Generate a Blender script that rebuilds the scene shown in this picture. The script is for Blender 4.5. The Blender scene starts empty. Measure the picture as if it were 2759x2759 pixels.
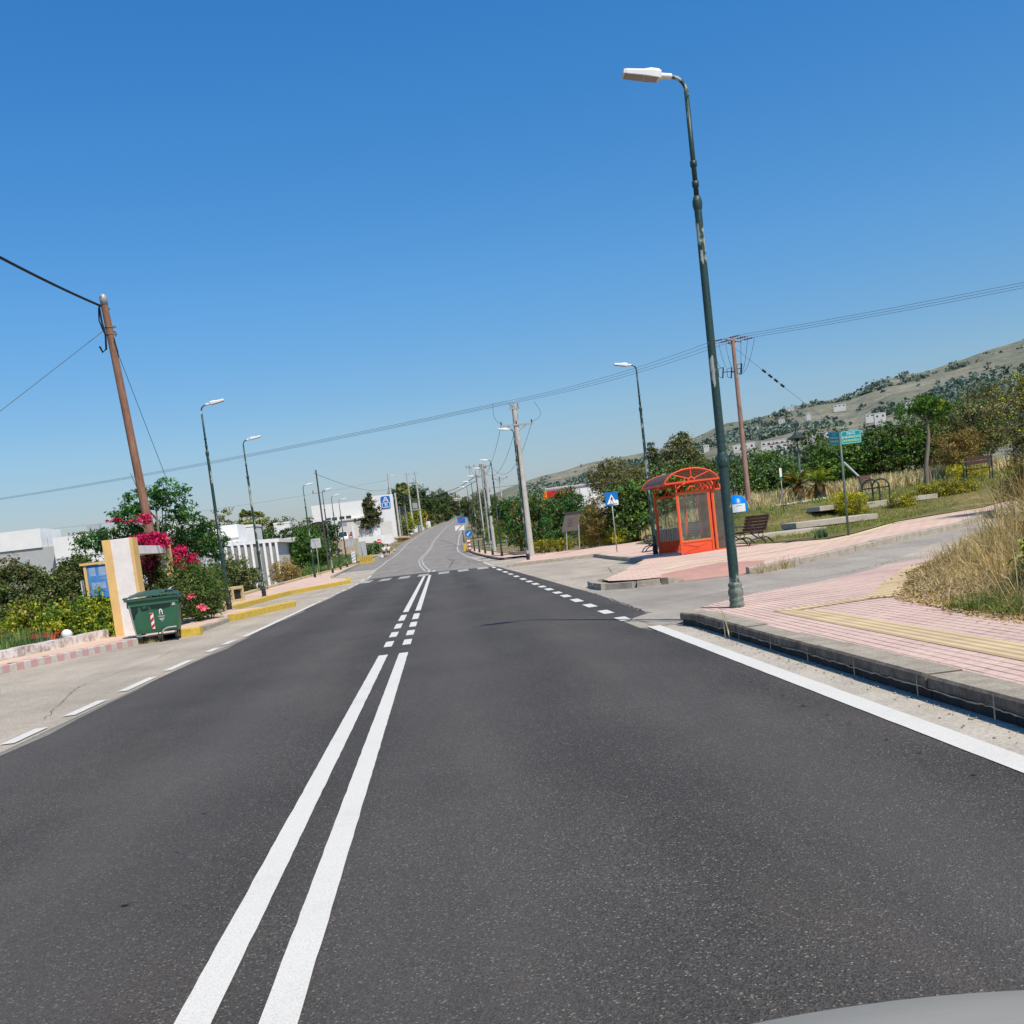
import bpy, bmesh, math, random
import numpy as np
from mathutils import Vector, Matrix
R=math.radians
scene=bpy.context.scene
COL=scene.collection
PI=math.pi
def lerp(a,b,t): return a+(b-a)*t
def sst(t):
    t=max(0.,min(1.,t)); return t*t*(3-2*t)
def interp(tab,x):
    if x<=tab[0][0]: return tab[0][1]
    for (a,b),(c,d) in zip(tab,tab[1:]):
        if x<=c: return b+(d-b)*(x-a)/(c-a)
    return tab[-1][1]
# ---------------------------------------------------------------- ground heights
PROF=[(-80,0),(60,0),(75,.04),(93,.14),(110,.27),(125,.43),(140,.62),(157,.98),(172,1.5),(188,2.15),(214,2.95),(240,3.7),(286,5.1),(348,7.4),(420,10.),(480,12.),(560,14.2),(700,17.),(900,17)]
def pz(y): return interp(PROF,y)
def Hh(x,y): return pz(y)+.03*max(0,min(x,45)-7)
def park(x,y): return .9*sst((y-39)/9)*sst((x-10.8)/3)
def bank(x,y):
    # dry bank beside the near pavement
    return .16+.34*sst((x-4.9)/3.2)*sst((17.5-y)/4+.1*(x-5)) if x>4.5 and y<19 else 0
WALL=[(-20,-16.5),(10,-11.3),(21.6,-8.97),(26.1,-8.05),(30,-8.4),(38,-9.2),(46,-9.8),(60,-10.95),(84,-10.95),(100,-10.3),(119,-9.7),(140,-9.6)]
def wallx(y): return interp(WALL,y)
def G(x,y):
    z=Hh(x,y)
    if x<-8:
        f=sst((wallx(y)-.35-x)/1.2)
        d=interp([(30,1.25),(40,.5),(60,.35),(90,.5),(150,.3),(190,0)],y)
        z-=d*f
        z+=sst((y-185)/40)*sst((-8-x)/8)*1.2
        z+=2.0*sst((y-100)/30)*sst((-12.5-x)/4)*(1-sst((y-165)/30))
    return z
# ---------------------------------------------------------------- mesh helpers
class MB:
    def __init__(s): s.v=[]; s.f=[]; s.m=[]; s.sm=[]
    def add(s,vs,fs,mi=0,smooth=False):
        o=len(s.v); s.v+= [tuple(v) for v in vs]
        for f in fs: s.f.append(tuple(i+o for i in f)); s.m.append(mi); s.sm.append(smooth)
        return s
    def box(s,c,d,rz=0,mi=0,rx=0,ry=0,tap=1.0):
        x,y,z=d[0]/2,d[1]/2,d[2]/2
        vs=[(-x*tap,-y*tap,-z),(x*tap,-y*tap,-z),(x*tap,y*tap,-z),(-x*tap,y*tap,-z),(-x,-y,z),(x,-y,z),(x,y,z),(-x,y,z)]
        M=Matrix.Translation(c)@Matrix.Rotation(rz,4,'Z')@Matrix.Rotation(ry,4,'Y')@Matrix.Rotation(rx,4,'X')
        return s.add([M@Vector(v) for v in vs],[(0,3,2,1),(4,5,6,7),(0,1,5,4),(1,2,6,5),(2,3,7,6),(3,0,4,7)],mi)
    def tube(s,pts,r,n=10,mi=0,smooth=True,cap=True):
        pts=[Vector(p) for p in pts]
        if not hasattr(r,'__len__'): r=[r]*len(pts)
        rings=[]; up=None
        for i,p in enumerate(pts):
            t=(pts[min(i+1,len(pts)-1)]-pts[max(i-1,0)]).normalized()
            if up is None:
                up=Vector((0,0,1)) if abs(t.z)<.9 else Vector((1,0,0))
            a=t.cross(up)
            if a.length<1e-6: a=t.cross(Vector((0,1,.3)))
            a.normalize(); b=a.cross(t).normalized(); up=b
            rings.append([p+(a*math.cos(2*PI*k/n)+b*math.sin(2*PI*k/n))*r[i] for k in range(n)])
        vs=[v for g in rings for v in g]; fs=[]
        for i in range(len(pts)-1):
            for k in range(n):
                fs.append((i*n+k,i*n+(k+1)%n,(i+1)*n+(k+1)%n,(i+1)*n+k))
        s.add(vs,fs,mi,smooth)
        if cap:
            s.add(rings[0],[tuple(range(n))],mi); s.add(rings[-1],[tuple(reversed(range(n)))],mi)
        return s
    def lathe(s,prof,c=(0,0,0),n=20,mi=0,smooth=True,axis='z',cap=True):
        vs=[];fs=[]
        for (r,z) in prof:
            for k in range(n):
                a=2*PI*k/n; p=(r*math.cos(a),r*math.sin(a),z)
                if axis=='x': p=(z,p[0],p[1])
                if axis=='y': p=(p[0],z,p[1])
                vs.append((p[0]+c[0],p[1]+c[1],p[2]+c[2]))
        for i in range(len(prof)-1):
            for k in range(n): fs.append((i*n+k,i*n+(k+1)%n,(i+1)*n+(k+1)%n,(i+1)*n+k))
        if cap: fs+= [tuple(reversed(range(n))),tuple(range((len(prof)-1)*n,len(prof)*n))]
        return s.add(vs,fs,mi,smooth)
    def prism(s,poly,h,M=None,mi=0,smooth=False):
        # poly: 2D points in local XY, extruded 0..h along local Z, M places it
        n=len(poly); M=M or Matrix()
        vs=[M@Vector((p[0],p[1],0)) for p in poly]+[M@Vector((p[0],p[1],h)) for p in poly]
        fs=[tuple(reversed(range(n))),tuple(range(n,2*n))]
        s.add(vs,fs,mi)
        s.add(vs,[(k,(k+1)%n,n+(k+1)%n,n+k) for k in range(n)],mi,smooth)
        return s
    def quad(s,a,b,c,d,mi=0): return s.add([a,b,c,d],[(0,1,2,3)],mi)
    def mesh(s,name):
        me=bpy.data.meshes.new(name); me.from_pydata(s.v,[],s.f)
        me.polygons.foreach_set('material_index',s.m); me.polygons.foreach_set('use_smooth',s.sm); me.update(); return me
    def build(s,name,mats,parent=None,loc=(0,0,0),rz=0,bevel=0,merge=False):
        me=s.mesh(name)
        if merge or bevel:
            bm=bmesh.new(); bm.from_mesh(me)
            if merge: bmesh.ops.remove_doubles(bm,verts=bm.verts,dist=1e-5)
            if bevel:
                es=[e for e in bm.edges if len(e.link_faces)==2 and e.calc_face_angle(0)>.6]
                bmesh.ops.bevel(bm,geom=es,offset=bevel,segments=2,affect='EDGES',profile=.5,clamp_overlap=True)
            bmesh.ops.recalc_face_normals(bm,faces=bm.faces); bm.to_mesh(me); bm.free()
        return link(name,me,mats,parent,loc,rz)
def link(name,me,mats,parent=None,loc=(0,0,0),rz=0):
    o=bpy.data.objects.new(name,me); COL.objects.link(o)
    if not isinstance(mats,(list,tuple)): mats=[mats]
    if me is not None and len(me.materials)==0:
        for m in mats: me.materials.append(m)
    o.parent=parent; o.location=loc; o.rotation_euler=(0,0,rz)
    return o
def tag(o,label=None,cat=None,group=None,kind=None):
    if label: o['label']=label
    if cat: o['category']=cat
    if group: o['group']=group
    if kind: o['kind']=kind
    return o
def thing(name,label,cat,loc=(0,0,0),rz=0,group=None):
    o=bpy.data.objects.new(name,None); COL.objects.link(o); o.location=loc; o.rotation_euler=(0,0,rz)
    o.empty_display_size=.2
    return tag(o,label,cat,group)
def dup(root,loc,rz=0,label=None,group=None,scale=None):
    r=root.copy(); COL.objects.link(r); r.location=loc; r.rotation_euler=(0,0,rz)
    if label: r['label']=label
    if group: r['group']=group
    if scale: r.scale=scale
    for ch in list(root.children):
        c=ch.copy(); COL.objects.link(c); c.parent=r
        for g in list(ch.children):
            d=g.copy(); COL.objects.link(d); d.parent=c
    return r
def struct(o,label=None): return tag(o,label,None,None,'structure')
def rawmesh(name,v,faces4,mat_,smooth=False):
    me=bpy.data.meshes.new(name); n=len(v); k=faces4.shape[1]; m=len(faces4)
    me.vertices.add(n); me.vertices.foreach_set('co',np.asarray(v,np.float32).ravel())
    me.loops.add(m*k); me.loops.foreach_set('vertex_index',faces4.astype(np.int32).ravel())
    me.polygons.add(m); me.polygons.foreach_set('loop_start',np.arange(0,m*k,k,dtype=np.int32))
    if smooth: me.polygons.foreach_set('use_smooth',np.ones(m,bool))
    me.update(calc_edges=True); me.validate()
    if mat_: me.materials.append(mat_)
    return me
def textmesh(txt,size,extrude=.002,align='CENTER',sx=1):
    cu=bpy.data.curves.new('lettering','FONT'); cu.body=txt; cu.size=size; cu.extrude=extrude; cu.align_x=align; cu.align_y='CENTER'; cu.resolution_u=3
    o=bpy.data.objects.new('lettering',cu); COL.objects.link(o); bpy.context.view_layer.update()
    dg=bpy.context.evaluated_depsgraph_get(); me=bpy.data.meshes.new_from_object(o.evaluated_get(dg))
    bpy.data.objects.remove(o); bpy.data.curves.remove(cu)
    if sx!=1:
        for v in me.vertices: v.co.x*=sx
    return me
def place_text(txt,size,M,mat_,parent,name='lettering',sx=1,extrude=.002):
    me=textmesh(txt,size,extrude,sx=sx); me.transform(M); me.name=name
    return link(name,me,mat_,parent)
def FACE(loc,rz=0,tilt=0):
    # local XY plane of a text/plate stood upright: its face looks to -Y (then turned rz about Z)
    return Matrix.Translation(loc)@Matrix.Rotation(rz,4,'Z')@Matrix.Rotation(tilt,4,'Y')@Matrix.Rotation(PI/2,4,'X')
def rrect(w,h,r,n=4):
    P=[]
    for cx,cy,a0 in ((w/2-r,h/2-r,0),(-w/2+r,h/2-r,90),(-w/2+r,-h/2+r,180),(w/2-r,-h/2+r,270)):
        for k in range(n+1):
            a=R(a0+90*k/n); P.append((cx+r*math.cos(a),cy+r*math.sin(a)))
    return P
def circ(r,n=24): return [(r*math.cos(2*PI*k/n),r*math.sin(2*PI*k/n)) for k in range(n)]
# ---------------------------------------------------------------- materials
def srgb(h):
    h=h.lstrip('#'); c=[int(h[i:i+2],16)/255 for i in (0,2,4)]
    return tuple((x/12.92 if x<=.04045 else ((x+.055)/1.055)**2.4) for x in c)+(1,)
class N:
    def __init__(s,name):
        s.m=bpy.data.materials.new(name); s.m.use_nodes=True; s.nt=s.m.node_tree; s.nt.nodes.clear()
        s.out=s.n('ShaderNodeOutputMaterial')
    def n(s,t,**kw):
        d=s.nt.nodes.new(t)
        for k,v in kw.items(): setattr(d,k,v)
        return d
    def l(s,a,b): s.nt.links.new(a,b)
    def pos(s,world=True,scale=None,rot=None):
        o=s.n('ShaderNodeNewGeometry').outputs['Position'] if world else s.n('ShaderNodeTexCoord').outputs['Object']
        if scale or rot:
            mp=s.n('ShaderNodeMapping')
            if scale: mp.inputs['Scale'].default_value=scale
            if rot: mp.inputs['Rotation'].default_value=rot
            s.l(o,mp.inputs['Vector']); o=mp.outputs[0]
        return o
    def noise(s,vec,scale,detail=4,rough=.6,dist=0):
        t=s.n('ShaderNodeTexNoise'); t.inputs['Scale'].default_value=scale; t.inputs['Detail'].default_value=detail
        t.inputs['Roughness'].default_value=rough; t.inputs['Distortion'].default_value=dist
        s.l(vec,t.inputs['Vector']); return t.outputs['Fac']
    def ramp(s,fac,stops,interp='LINEAR'):
        r=s.n('ShaderNodeValToRGB'); r.color_ramp.interpolation=interp; e=r.color_ramp.elements
        while len(e)<len(stops): e.new(.5)
        for i,(p,c) in enumerate(stops): e[i].position=p; e[i].color=c if len(c)==4 else tuple(c)+(1,)
        s.l(fac,r.inputs['Fac']); return r.outputs['Color']
    def mix(s,f,a,b,mode='MIX'):
        m=s.n('ShaderNodeMix',data_type='RGBA',blend_type=mode)
        for sock,val in ((m.inputs[0],f),(m.inputs[6],a),(m.inputs[7],b)):
            if hasattr(val,'links'): s.l(val,sock)
            else: sock.default_value=val
        return m.outputs[2]
    def math(s,op,a,b=0,c=None):
        m=s.n('ShaderNodeMath',operation=op)
        for i,val in enumerate((a,b,c)):
            if val is None: continue
            if hasattr(val,'links'): s.l(val,m.inputs[i])
            else: m.inputs[i].default_value=val
        return m.outputs[0]
    def bump(s,h,strength,dist=.01):
        b=s.n('ShaderNodeBump'); b.inputs['Strength'].default_value=strength; b.inputs['Distance'].default_value=dist
        s.l(h,b.inputs['Height']); return b.outputs['Normal']
    def prin(s,col,rough=.8,spec=.3,metal=0,normal=None):
        p=s.n('ShaderNodeBsdfPrincipled')
        if hasattr(col,'links'): s.l(col,p.inputs['Base Color'])
        else: p.inputs['Base Color'].default_value=col
        if hasattr(rough,'links'): s.l(rough,p.inputs['Roughness'])
        else: p.inputs['Roughness'].default_value=rough
        p.inputs['Specular IOR Level'].default_value=spec; p.inputs['Metallic'].default_value=metal
        if normal is not None: s.l(normal,p.inputs['Normal'])
        s.l(p.outputs[0],s.out.inputs['Surface']); return p
def g(v): return (v,v,v,1)
def vm(c,k): return tuple(x*k for x in c[:3])+(1,)
def simple(name,c,var=.25,scale=8,rough=.7,spec=.3,metal=0,bump=0,bscale=40,world=False,c2=None,det=5,p0=.3,p1=.7):
    m=N(name); c=srgb(c) if isinstance(c,str) else c
    c2=srgb(c2) if isinstance(c2,str) else (c2 or vm(c,1-var))
    v=m.pos(world); f=m.noise(v,scale,det)
    col=m.ramp(f,[(p0,c2),(p1,c)])
    nm=m.bump(m.noise(v,bscale,3),bump) if bump else None
    m.prin(col,rough,spec,metal,nm); return m.m
def leafmat(name,dark,mid,light,trans=.25,cl=1.2,hue2=None,odd=0):
    m=N(name); dark,mid,light=[srgb(c) for c in (dark,mid,light)]
    gi=m.n('ShaderNodeNewGeometry'); isl=gi.outputs['Random Per Island']
    cf=m.noise(m.pos(True),cl,3,.6)
    a=m.ramp(isl,[(0,dark),(.45,mid),(1,light)])
    sh=m.ramp(cf,[(.34,g(.85)),(.62,g(1.75))])
    col=m.mix(1.0,a,sh,'MULTIPLY')
    if hue2:
        o=m.math('GREATER_THAN',isl,1-odd); col=m.mix(o,col,srgb(hue2))
    d=m.n('ShaderNodeBsdfDiffuse'); m.l(col,d.inputs[0]); d.inputs[1].default_value=.4
    t=m.n('ShaderNodeBsdfTranslucent'); m.l(m.mix(1.0,col,(1.1,1.15,.55,1),'MULTIPLY'),t.inputs[0])
    x=m.n('ShaderNodeMixShader'); x.inputs[0].default_value=trans; m.l(d.outputs[0],x.inputs[1]); m.l(t.outputs[0],x.inputs[2])
    gl=m.n('ShaderNodeBsdfGlossy'); gl.inputs['Roughness'].default_value=.45; gl.inputs['Color'].default_value=g(.9)
    y=m.n('ShaderNodeMixShader'); y.inputs[0].default_value=.015; m.l(x.outputs[0],y.inputs[1]); m.l(gl.outputs[0],y.inputs[2])
    m.l(y.outputs[0],m.out.inputs['Surface']); return m.m
def glassmat(name,tint=(.85,.88,.86,1),alpha=.22,rough=.05):
    m=N(name)
    tr=m.n('ShaderNodeBsdfTransparent'); tr.inputs[0].default_value=tint
    df=m.n('ShaderNodeBsdfDiffuse'); df.inputs[0].default_value=(.62,.6,.55,1)
    gl=m.n('ShaderNodeBsdfGlossy'); gl.inputs['Roughness'].default_value=rough
    a=m.n('ShaderNodeMixShader'); m.l(m.math('MULTIPLY',m.noise(m.pos(False),3,4),alpha*1.6),a.inputs[0]); m.l(tr.outputs[0],a.inputs[1]); m.l(df.outputs[0],a.inputs[2])
    fr=m.n('ShaderNodeFresnel'); fr.inputs[0].default_value=1.45
    b=m.n('ShaderNodeMixShader'); m.l(fr.outputs[0],b.inputs[0]); m.l(a.outputs[0],b.inputs[1]); m.l(gl.outputs[0],b.inputs[2])
    m.l(b.outputs[0],m.out.inputs['Surface']); return m.m
M={}
def asphalt(name,base,lightc,dark,tracks=False,fleck=.5):
    m=N(name); v=m.pos(True)
    vo=m.n('ShaderNodeTexVoronoi'); vo.inputs['Scale'].default_value=150; m.l(v,vo.inputs['Vector'])
    sep=m.n('ShaderNodeSeparateColor'); m.l(vo.outputs['Color'],sep.inputs[0])
    st=m.ramp(sep.outputs[0],[(0,vm(base,.55)),(.55,base),(.86,vm(base,1.4)),(.95,vm(lightc,fleck*.55)),(1,vm(lightc,.85))])
    vo2=m.n('ShaderNodeTexVoronoi'); vo2.inputs['Scale'].default_value=62; m.l(v,vo2.inputs['Vector'])
    sep2=m.n('ShaderNodeSeparateColor'); m.l(vo2.outputs['Color'],sep2.inputs[0])
    st2=m.ramp(sep2.outputs[1],[(.955,g(0)),(.99,g(.5))])
    near=m.ramp(vo2.outputs['Distance'],[(.25,g(1)),(.4,g(0))])
    st=m.mix(m.mix(1.0,st2,near,'MULTIPLY'),st,vm(lightc,1.15))
    fine=m.noise(v,340,3); st=m.mix(.6,st,m.ramp(fine,[(.3,g(.45)),(.7,g(1.5))]),'MULTIPLY')
    big=m.noise(v,.35,5,.65); st=m.mix(1.0,st,m.ramp(big,[(.3,g(.82)),(.7,g(1.22))]),'MULTIPLY')
    mid=m.noise(m.pos(True,(1,.12,1)),1.6,4); st=m.mix(1.0,st,m.ramp(mid,[(.3,g(.9)),(.7,g(1.12))]),'MULTIPLY')
    if tracks:
        # wheel tracks: lighter polished bands along the road
        sx=m.n('ShaderNodeSeparateXYZ'); m.l(v,sx.inputs[0])
        w=m.math('SINE',m.math('MULTIPLY_ADD',sx.outputs[0],2*PI/1.82,1.9))
        w=m.math('MULTIPLY_ADD',w,.5,.5); w=m.math('MULTIPLY',w,m.ramp(m.noise(m.pos(True,(1,.08,1)),.8,4,.6),[(.3,g(.35)),(.65,g(1))]))
        st=m.mix(m.math('MULTIPLY',w,.42),st,vm(base,2.0))
        # brownish dusty spill near the edge lines and centre
        dn=m.noise(m.pos(True,(1,.25,1)),.9,4)
        st=m.mix(m.math('MULTIPLY',m.ramp(dn,[(.52,g(0)),(.72,g(1))]),.22),st,(.16,.13,.10,1))
    nm=m.bump(m.math('ADD',vo.outputs['Distance'],m.math('MULTIPLY',fine,.5)),.7,.006)
    m.prin(st,.85,.25,0,nm); return m.m
M['asphalt']=asphalt('fresh_asphalt',(.063,.0575,.052,1),(.31,.275,.225,1),None,True)
M['old']=asphalt('old_asphalt',(.44,.38,.30,1),(.62,.54,.44,1),None)
M['old3']=asphalt('side_street_asphalt',(.37,.328,.272,1),(.55,.49,.41,1),None)
M['old2']=asphalt('worn_asphalt',(.255,.232,.203,1),(.46,.42,.36,1),None)
def marking(name,c,wear):
    m=N(name); v=m.pos(True)
    f=m.noise(v,120,3,.7); b=m.noise(v,1.2,5,.7)
    col=m.ramp(f,[(.3,vm(c,.74)),(.55,c)])
    col=m.mix(m.ramp(m.math('MULTIPLY_ADD',b,.55,m.math('MULTIPLY',f,.5)),[(.62-wear,g(0)),(.7-wear*.3,g(1))]),col,vm(c,1-wear*2.4))
    pit=m.noise(v,210,2,.6); col=m.mix(m.ramp(m.math('MULTIPLY_ADD',b,.25,pit),[(.76,g(0)),(.84,g(.75))]),col,(.16,.15,.14,1))
    m.prin(col,.7,.3,0,m.bump(f,.35,.004)); return m.m
M['white']=marking('road_paint',(.68,.655,.59,1),.05)
M['faded']=marking('faded_road_paint',(.42,.40,.36,1),.1)
M['faded2']=marking('pale_road_paint',(.54,.50,.44,1),.12)
def paver(name,c1,c2,mort,bw=.2,bh=.1,rot=PI/2,ms=.012,dirt=.5,rows=False):
    m=N(name); v=m.pos(True,None,(0,0,rot))
    b=m.n('ShaderNodeTexBrick'); m.l(v,b.inputs['Vector']); b.inputs['Scale'].default_value=1
    b.inputs['Brick Width'].default_value=bw; b.inputs['Row Height'].default_value=bh; b.inputs['Mortar Size'].default_value=ms; b.inputs['Mortar Smooth'].default_value=.3
    b.inputs['Color1'].default_value=c1; b.inputs['Color2'].default_value=c2; b.inputs['Mortar'].default_value=mort
    p=m.pos(True); n1=m.noise(p,.7,5,.7); n2=m.noise(p,30,3)
    bc=b.outputs['Color']
    if rows:
        # long grooves between the rows stay open, the cross joints are mostly packed with dust
        r=m.n('ShaderNodeTexBrick'); m.l(v,r.inputs['Vector']); r.inputs['Scale'].default_value=1; r.inputs['Brick Width'].default_value=60; r.inputs['Row Height'].default_value=bh
        r.inputs['Mortar Size'].default_value=.011; r.inputs['Mortar Smooth'].default_value=.4
        for k_ in ('Color1','Color2'): r.inputs[k_].default_value=g(1)
        r.inputs['Mortar'].default_value=g(.5)
        gap=m.mix(m.ramp(m.noise(p,2.3,4,.7),[(.38,g(.25)),(.6,g(1))]),g(1),r.outputs['Color'])
        soft=m.mix(m.ramp(m.noise(p,3.1,4,.7),[(.42,g(.0)),(.66,g(.8))]),c1,bc)
        soft=m.mix(.35,soft,bc)
        bc=m.mix(1.0,soft,gap,'MULTIPLY')
    col=m.mix(1.0,bc,m.ramp(n1,[(.3,g(.8)),(.65,g(1.1))]),'MULTIPLY')
    col=m.mix(m.ramp(m.noise(p,.35,6,.75),[(.55,g(0)),(.75,g(dirt))]),col,(.42,.35,.26,1))
    col=m.mix(.5,col,m.ramp(n2,[(.3,g(.75)),(.7,g(1.2))]),'MULTIPLY')
    m.prin(col,.9,.2,0,m.bump(m.math('SUBTRACT',1,b.outputs['Fac']),.6,.006)); return m.m
M['pink']=paver('pink_pavers',(.645,.46,.385,1),(.585,.415,.35,1),(.33,.225,.185,1),rows=True)
M['pinkfar']=paver('pale_pink_pavers',(.69,.49,.385,1),(.64,.455,.355,1),(.50,.35,.27,1),.4,.4,0,.02)
M['redramp']=simple('red_ramp_concrete',(.52,.29,.225,1),.2,3,.9,world=True)
def tactile():
    m=N('yellow_tactile_tiles'); p=m.pos(True)
    w=m.n('ShaderNodeTexWave',wave_type='BANDS',bands_direction='X'); w.inputs['Scale'].default_value=3.2; w.inputs['Distortion'].default_value=.15
    m.l(p,w.inputs['Vector'])
    col=m.ramp(w.outputs['Fac'],[(.25,(.45,.335,.19,1)),(.55,(.63,.485,.29,1))])
    col=m.mix(1.0,col,m.ramp(m.noise(p,2,5),[(.3,g(.78)),(.7,g(1.1))]),'MULTIPLY')
    m.prin(col,.9,.2,0,m.bump(w.outputs['Fac'],.7,.01)); return m.m
M['tactile']=tactile()
M['paleyellow']=simple('pale_yellow_tiles',(.76,.61,.36,1),.25,6,.9,world=True)
def concrete(name,c,stain,sc=3,amt=.7,bs=60):
    m=N(name); p=m.pos(True)
    n1=m.noise(p,sc,6,.7); n2=m.noise(p,bs,3)
    col=m.ramp(n1,[(.5-.25*amt,stain),(.5+.2,c)]); col=m.mix(.7,col,m.ramp(n2,[(.3,g(.65)),(.7,g(1.25))]),'MULTIPLY')
    m.prin(col,.92,.2,0,m.bump(n2,.5,.008)); return m.m
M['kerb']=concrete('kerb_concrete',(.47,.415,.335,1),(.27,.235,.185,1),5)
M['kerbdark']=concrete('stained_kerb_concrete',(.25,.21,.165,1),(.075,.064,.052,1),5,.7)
M['kerbtop']=concrete('pale_kerb_top',(.44,.385,.305,1),(.25,.215,.165,1),5,.7)  # paler colour for the top face only
M['kerbblack']=concrete('black_kerb_course',(.07,.066,.063,1),(.035,.034,.034,1),4,.5)  # near-black colour of the lower course
M['conc']=concrete('pale_concrete',(.54,.48,.40,1),(.40,.35,.285,1),2)
M['gutter']=concrete('gutter_concrete',(.52,.47,.39,1),(.40,.36,.30,1),2.2,.6,40)
M['yellow']=concrete('yellow_kerb_paint',(.72,.50,.06,1),(.43,.31,.10,1),7,.85)
M['yellowold']=concrete('worn_yellow_kerb_paint',(.60,.47,.22,1),(.42,.34,.22,1),5,.9)
M['redkerb']=concrete('faded_red_kerb_paint',(.52,.27,.255,1),(.5,.36,.33,1),9,.9)
M['whitekerb']=concrete('faded_white_kerb_paint',(.58,.53,.48,1),(.46,.40,.36,1),9,.7)
M['pinkcem']=concrete('pink_cement',(.70,.50,.37,1),(.60,.43,.32,1),2)
M['wallwhite']=simple('white_wall_paint',(.78,.77,.75,1),.1,1.5,.9,world=True,bump=.1)
M['wallhaze']=simple('hazed_white_wall',(.62,.60,.57,1),.12,.2,.9,world=True)  # white of the far houses greyed, haze put into the colour
M['wallgrey']=simple('grey_wall_paint',(.42,.43,.425,1),.08,1.5,.9,world=True)
M['wallcream']=simple('cream_wall_paint',(.66,.62,.57,1),.1,1.5,.9,world=True)
M['recess']=simple('wall_groove',(.38,.37,.36,1),.1)
def flaking():
    m=N('flaking_whitewash'); p=m.pos(True)
    n=m.noise(p,7,7,.75); n2=m.noise(p,2,4)
    f=m.math('MULTIPLY_ADD',n2,.6,m.math('MULTIPLY',n,.8))
    col=m.ramp(f,[(.56,(.30,.24,.2,1)),(.66,(.52,.45,.40,1)),(.78,(.74,.70,.66,1))])
    m.prin(col,.92,.2,0,m.bump(n,.6,.02)); return m.m
M['flake']=flaking()
def plaster(name,c):
    m=N(name); p=m.pos(True)
    n=m.noise(p,4,6,.7); col=m.ramp(n,[(.3,vm(c,.84)),(.6,c)])
    sp=m.noise(p,22,4,.75); col=m.mix(m.ramp(sp,[(.68,g(0)),(.76,g(.6))]),col,(.3,.25,.22,1))
    m.prin(col,.9,.2,0,m.bump(n,.2,.01)); return m.m
M['plwhite']=plaster('weathered_white_plaster',(.76,.71,.67,1))
M['plyellow']=plaster('weathered_yellow_paint',(.72,.47,.19,1))
def peel(name,c,pale,amt):
    m=N(name); p=m.pos(True,(1,1,.35)); n=m.noise(p,9,6,.7); b=m.noise(m.pos(True),1.3,3)
    f=m.math('MULTIPLY_ADD',b,.5,m.math('MULTIPLY',n,.6))
    sx=m.n('ShaderNodeSeparateXYZ'); m.l(m.pos(False),sx.inputs[0])
    side=m.math('LESS_THAN',sx.outputs[0],-.005); bz=m.math('MULTIPLY',m.math('GREATER_THAN',sx.outputs[2],2.0),m.math('LESS_THAN',sx.outputs[2],4.6))
    f=m.math('MULTIPLY_ADD',m.math('MULTIPLY',side,bz),.05,f)
    q=m.noise(m.pos(True),30,3); cc=m.ramp(q,[(.3,vm(c,.7)),(.7,vm(c,1.25))])
    col=m.mix(m.ramp(f,[(amt,g(0)),(amt+.025,g(.85))]),cc,pale)
    m.prin(col,.45,.4,0,m.bump(n,.15,.004)); return m.m
M['green']=peel('dark_green_lamp_paint',(.022,.052,.046,1),(.42,.43,.38,1),.61)
M['greenbase']=peel('faded_green_paint',(.09,.125,.1,1),(.2,.22,.19,1),.6)
M['darkbase']=simple('blackened_metal',(.025,.028,.028,1),.3)
M['lampwhite']=simple('white_lamp_casing',(.72,.72,.71,1),.05,rough=.4)
M['lens']=simple('grey_lamp_glass',(.25,.23,.22,1),.15,12,.3)
M['galv']=simple('galvanised_steel',(.40,.41,.41,1),.2,6,.5,metal=.3)
M['signback']=simple('grey_sign_back',(.46,.48,.47,1),.15,3,.5)
M['signwhite']=simple('white_sign_face',(.78,.78,.77,1),.05,rough=.45)
M['signblue']=simple('blue_sign_face',(.006,.16,.52,1),.12,rough=.4)
M['signred']=simple('red_sign_face',(.58,.02,.02,1),.12,rough=.4)
M['signblack']=simple('black_sign_paint',(.02,.02,.02,1),.1)
M['teal']=simple('teal_sign_face',(.0,.27,.27,1),.1,rough=.4)
M['tealdark']=simple('dark_teal_sign_face',(.0,.07,.115,1),.1,rough=.5)  # dim set for the second plate: its shade put into the colours
M['tealedge']=simple('pale_teal_line',(.35,.72,.74,1),.05)
M['tealdim']=simple('dim_teal_line',(.06,.2,.27,1),.05)
M['dimyellow']=simple('dim_yellow_letters',(.16,.17,.09,1),.05)
M['signyellow']=simple('yellow_letters',(.75,.66,.16,1),.05)
M['postgreen']=simple('green_post_paint',(.10,.155,.12,1),.25,10,.5)
M['wood']=None
def woodpole(name,c1,c2):
    m=N(name); v=m.pos(False,(14,14,.9)); n=m.noise(v,2.2,6,.7,.5); k=m.noise(m.pos(False),1.4,4)
    col=m.ramp(n,[(.3,c2),(.62,c1)]); col=m.mix(.6,col,m.ramp(k,[(.3,g(.7)),(.7,g(1.2))]),'MULTIPLY')
    m.prin(col,.9,.2,0,m.bump(n,.6,.01)); return m.m
M['wood']=woodpole('weathered_pole_wood',(.31,.17,.115,1),(.13,.065,.045,1))
M['polewood2']=woodpole('reddish_pole_wood',(.38,.235,.185,1),(.25,.14,.11,1))
M['polewood3']=woodpole('dark_pole_wood',(.10,.085,.075,1),(.05,.042,.038,1))
M['slat']=woodpole('brown_bench_slats',(.14,.075,.06,1),(.07,.035,.03,1))
M['slatgrey']=simple('dark_grey_slats',(.085,.09,.095,1),.25,5,.6)
M['iron']=simple('black_cast_iron',(.025,.03,.03,1),.3,10,.5)
M['irongreen']=simple('green_black_iron',(.035,.055,.05,1),.3,10,.5)
M['poleconc']=concrete('pole_concrete',(.53,.505,.465,1),(.42,.40,.365,1),3,.6)
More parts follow.
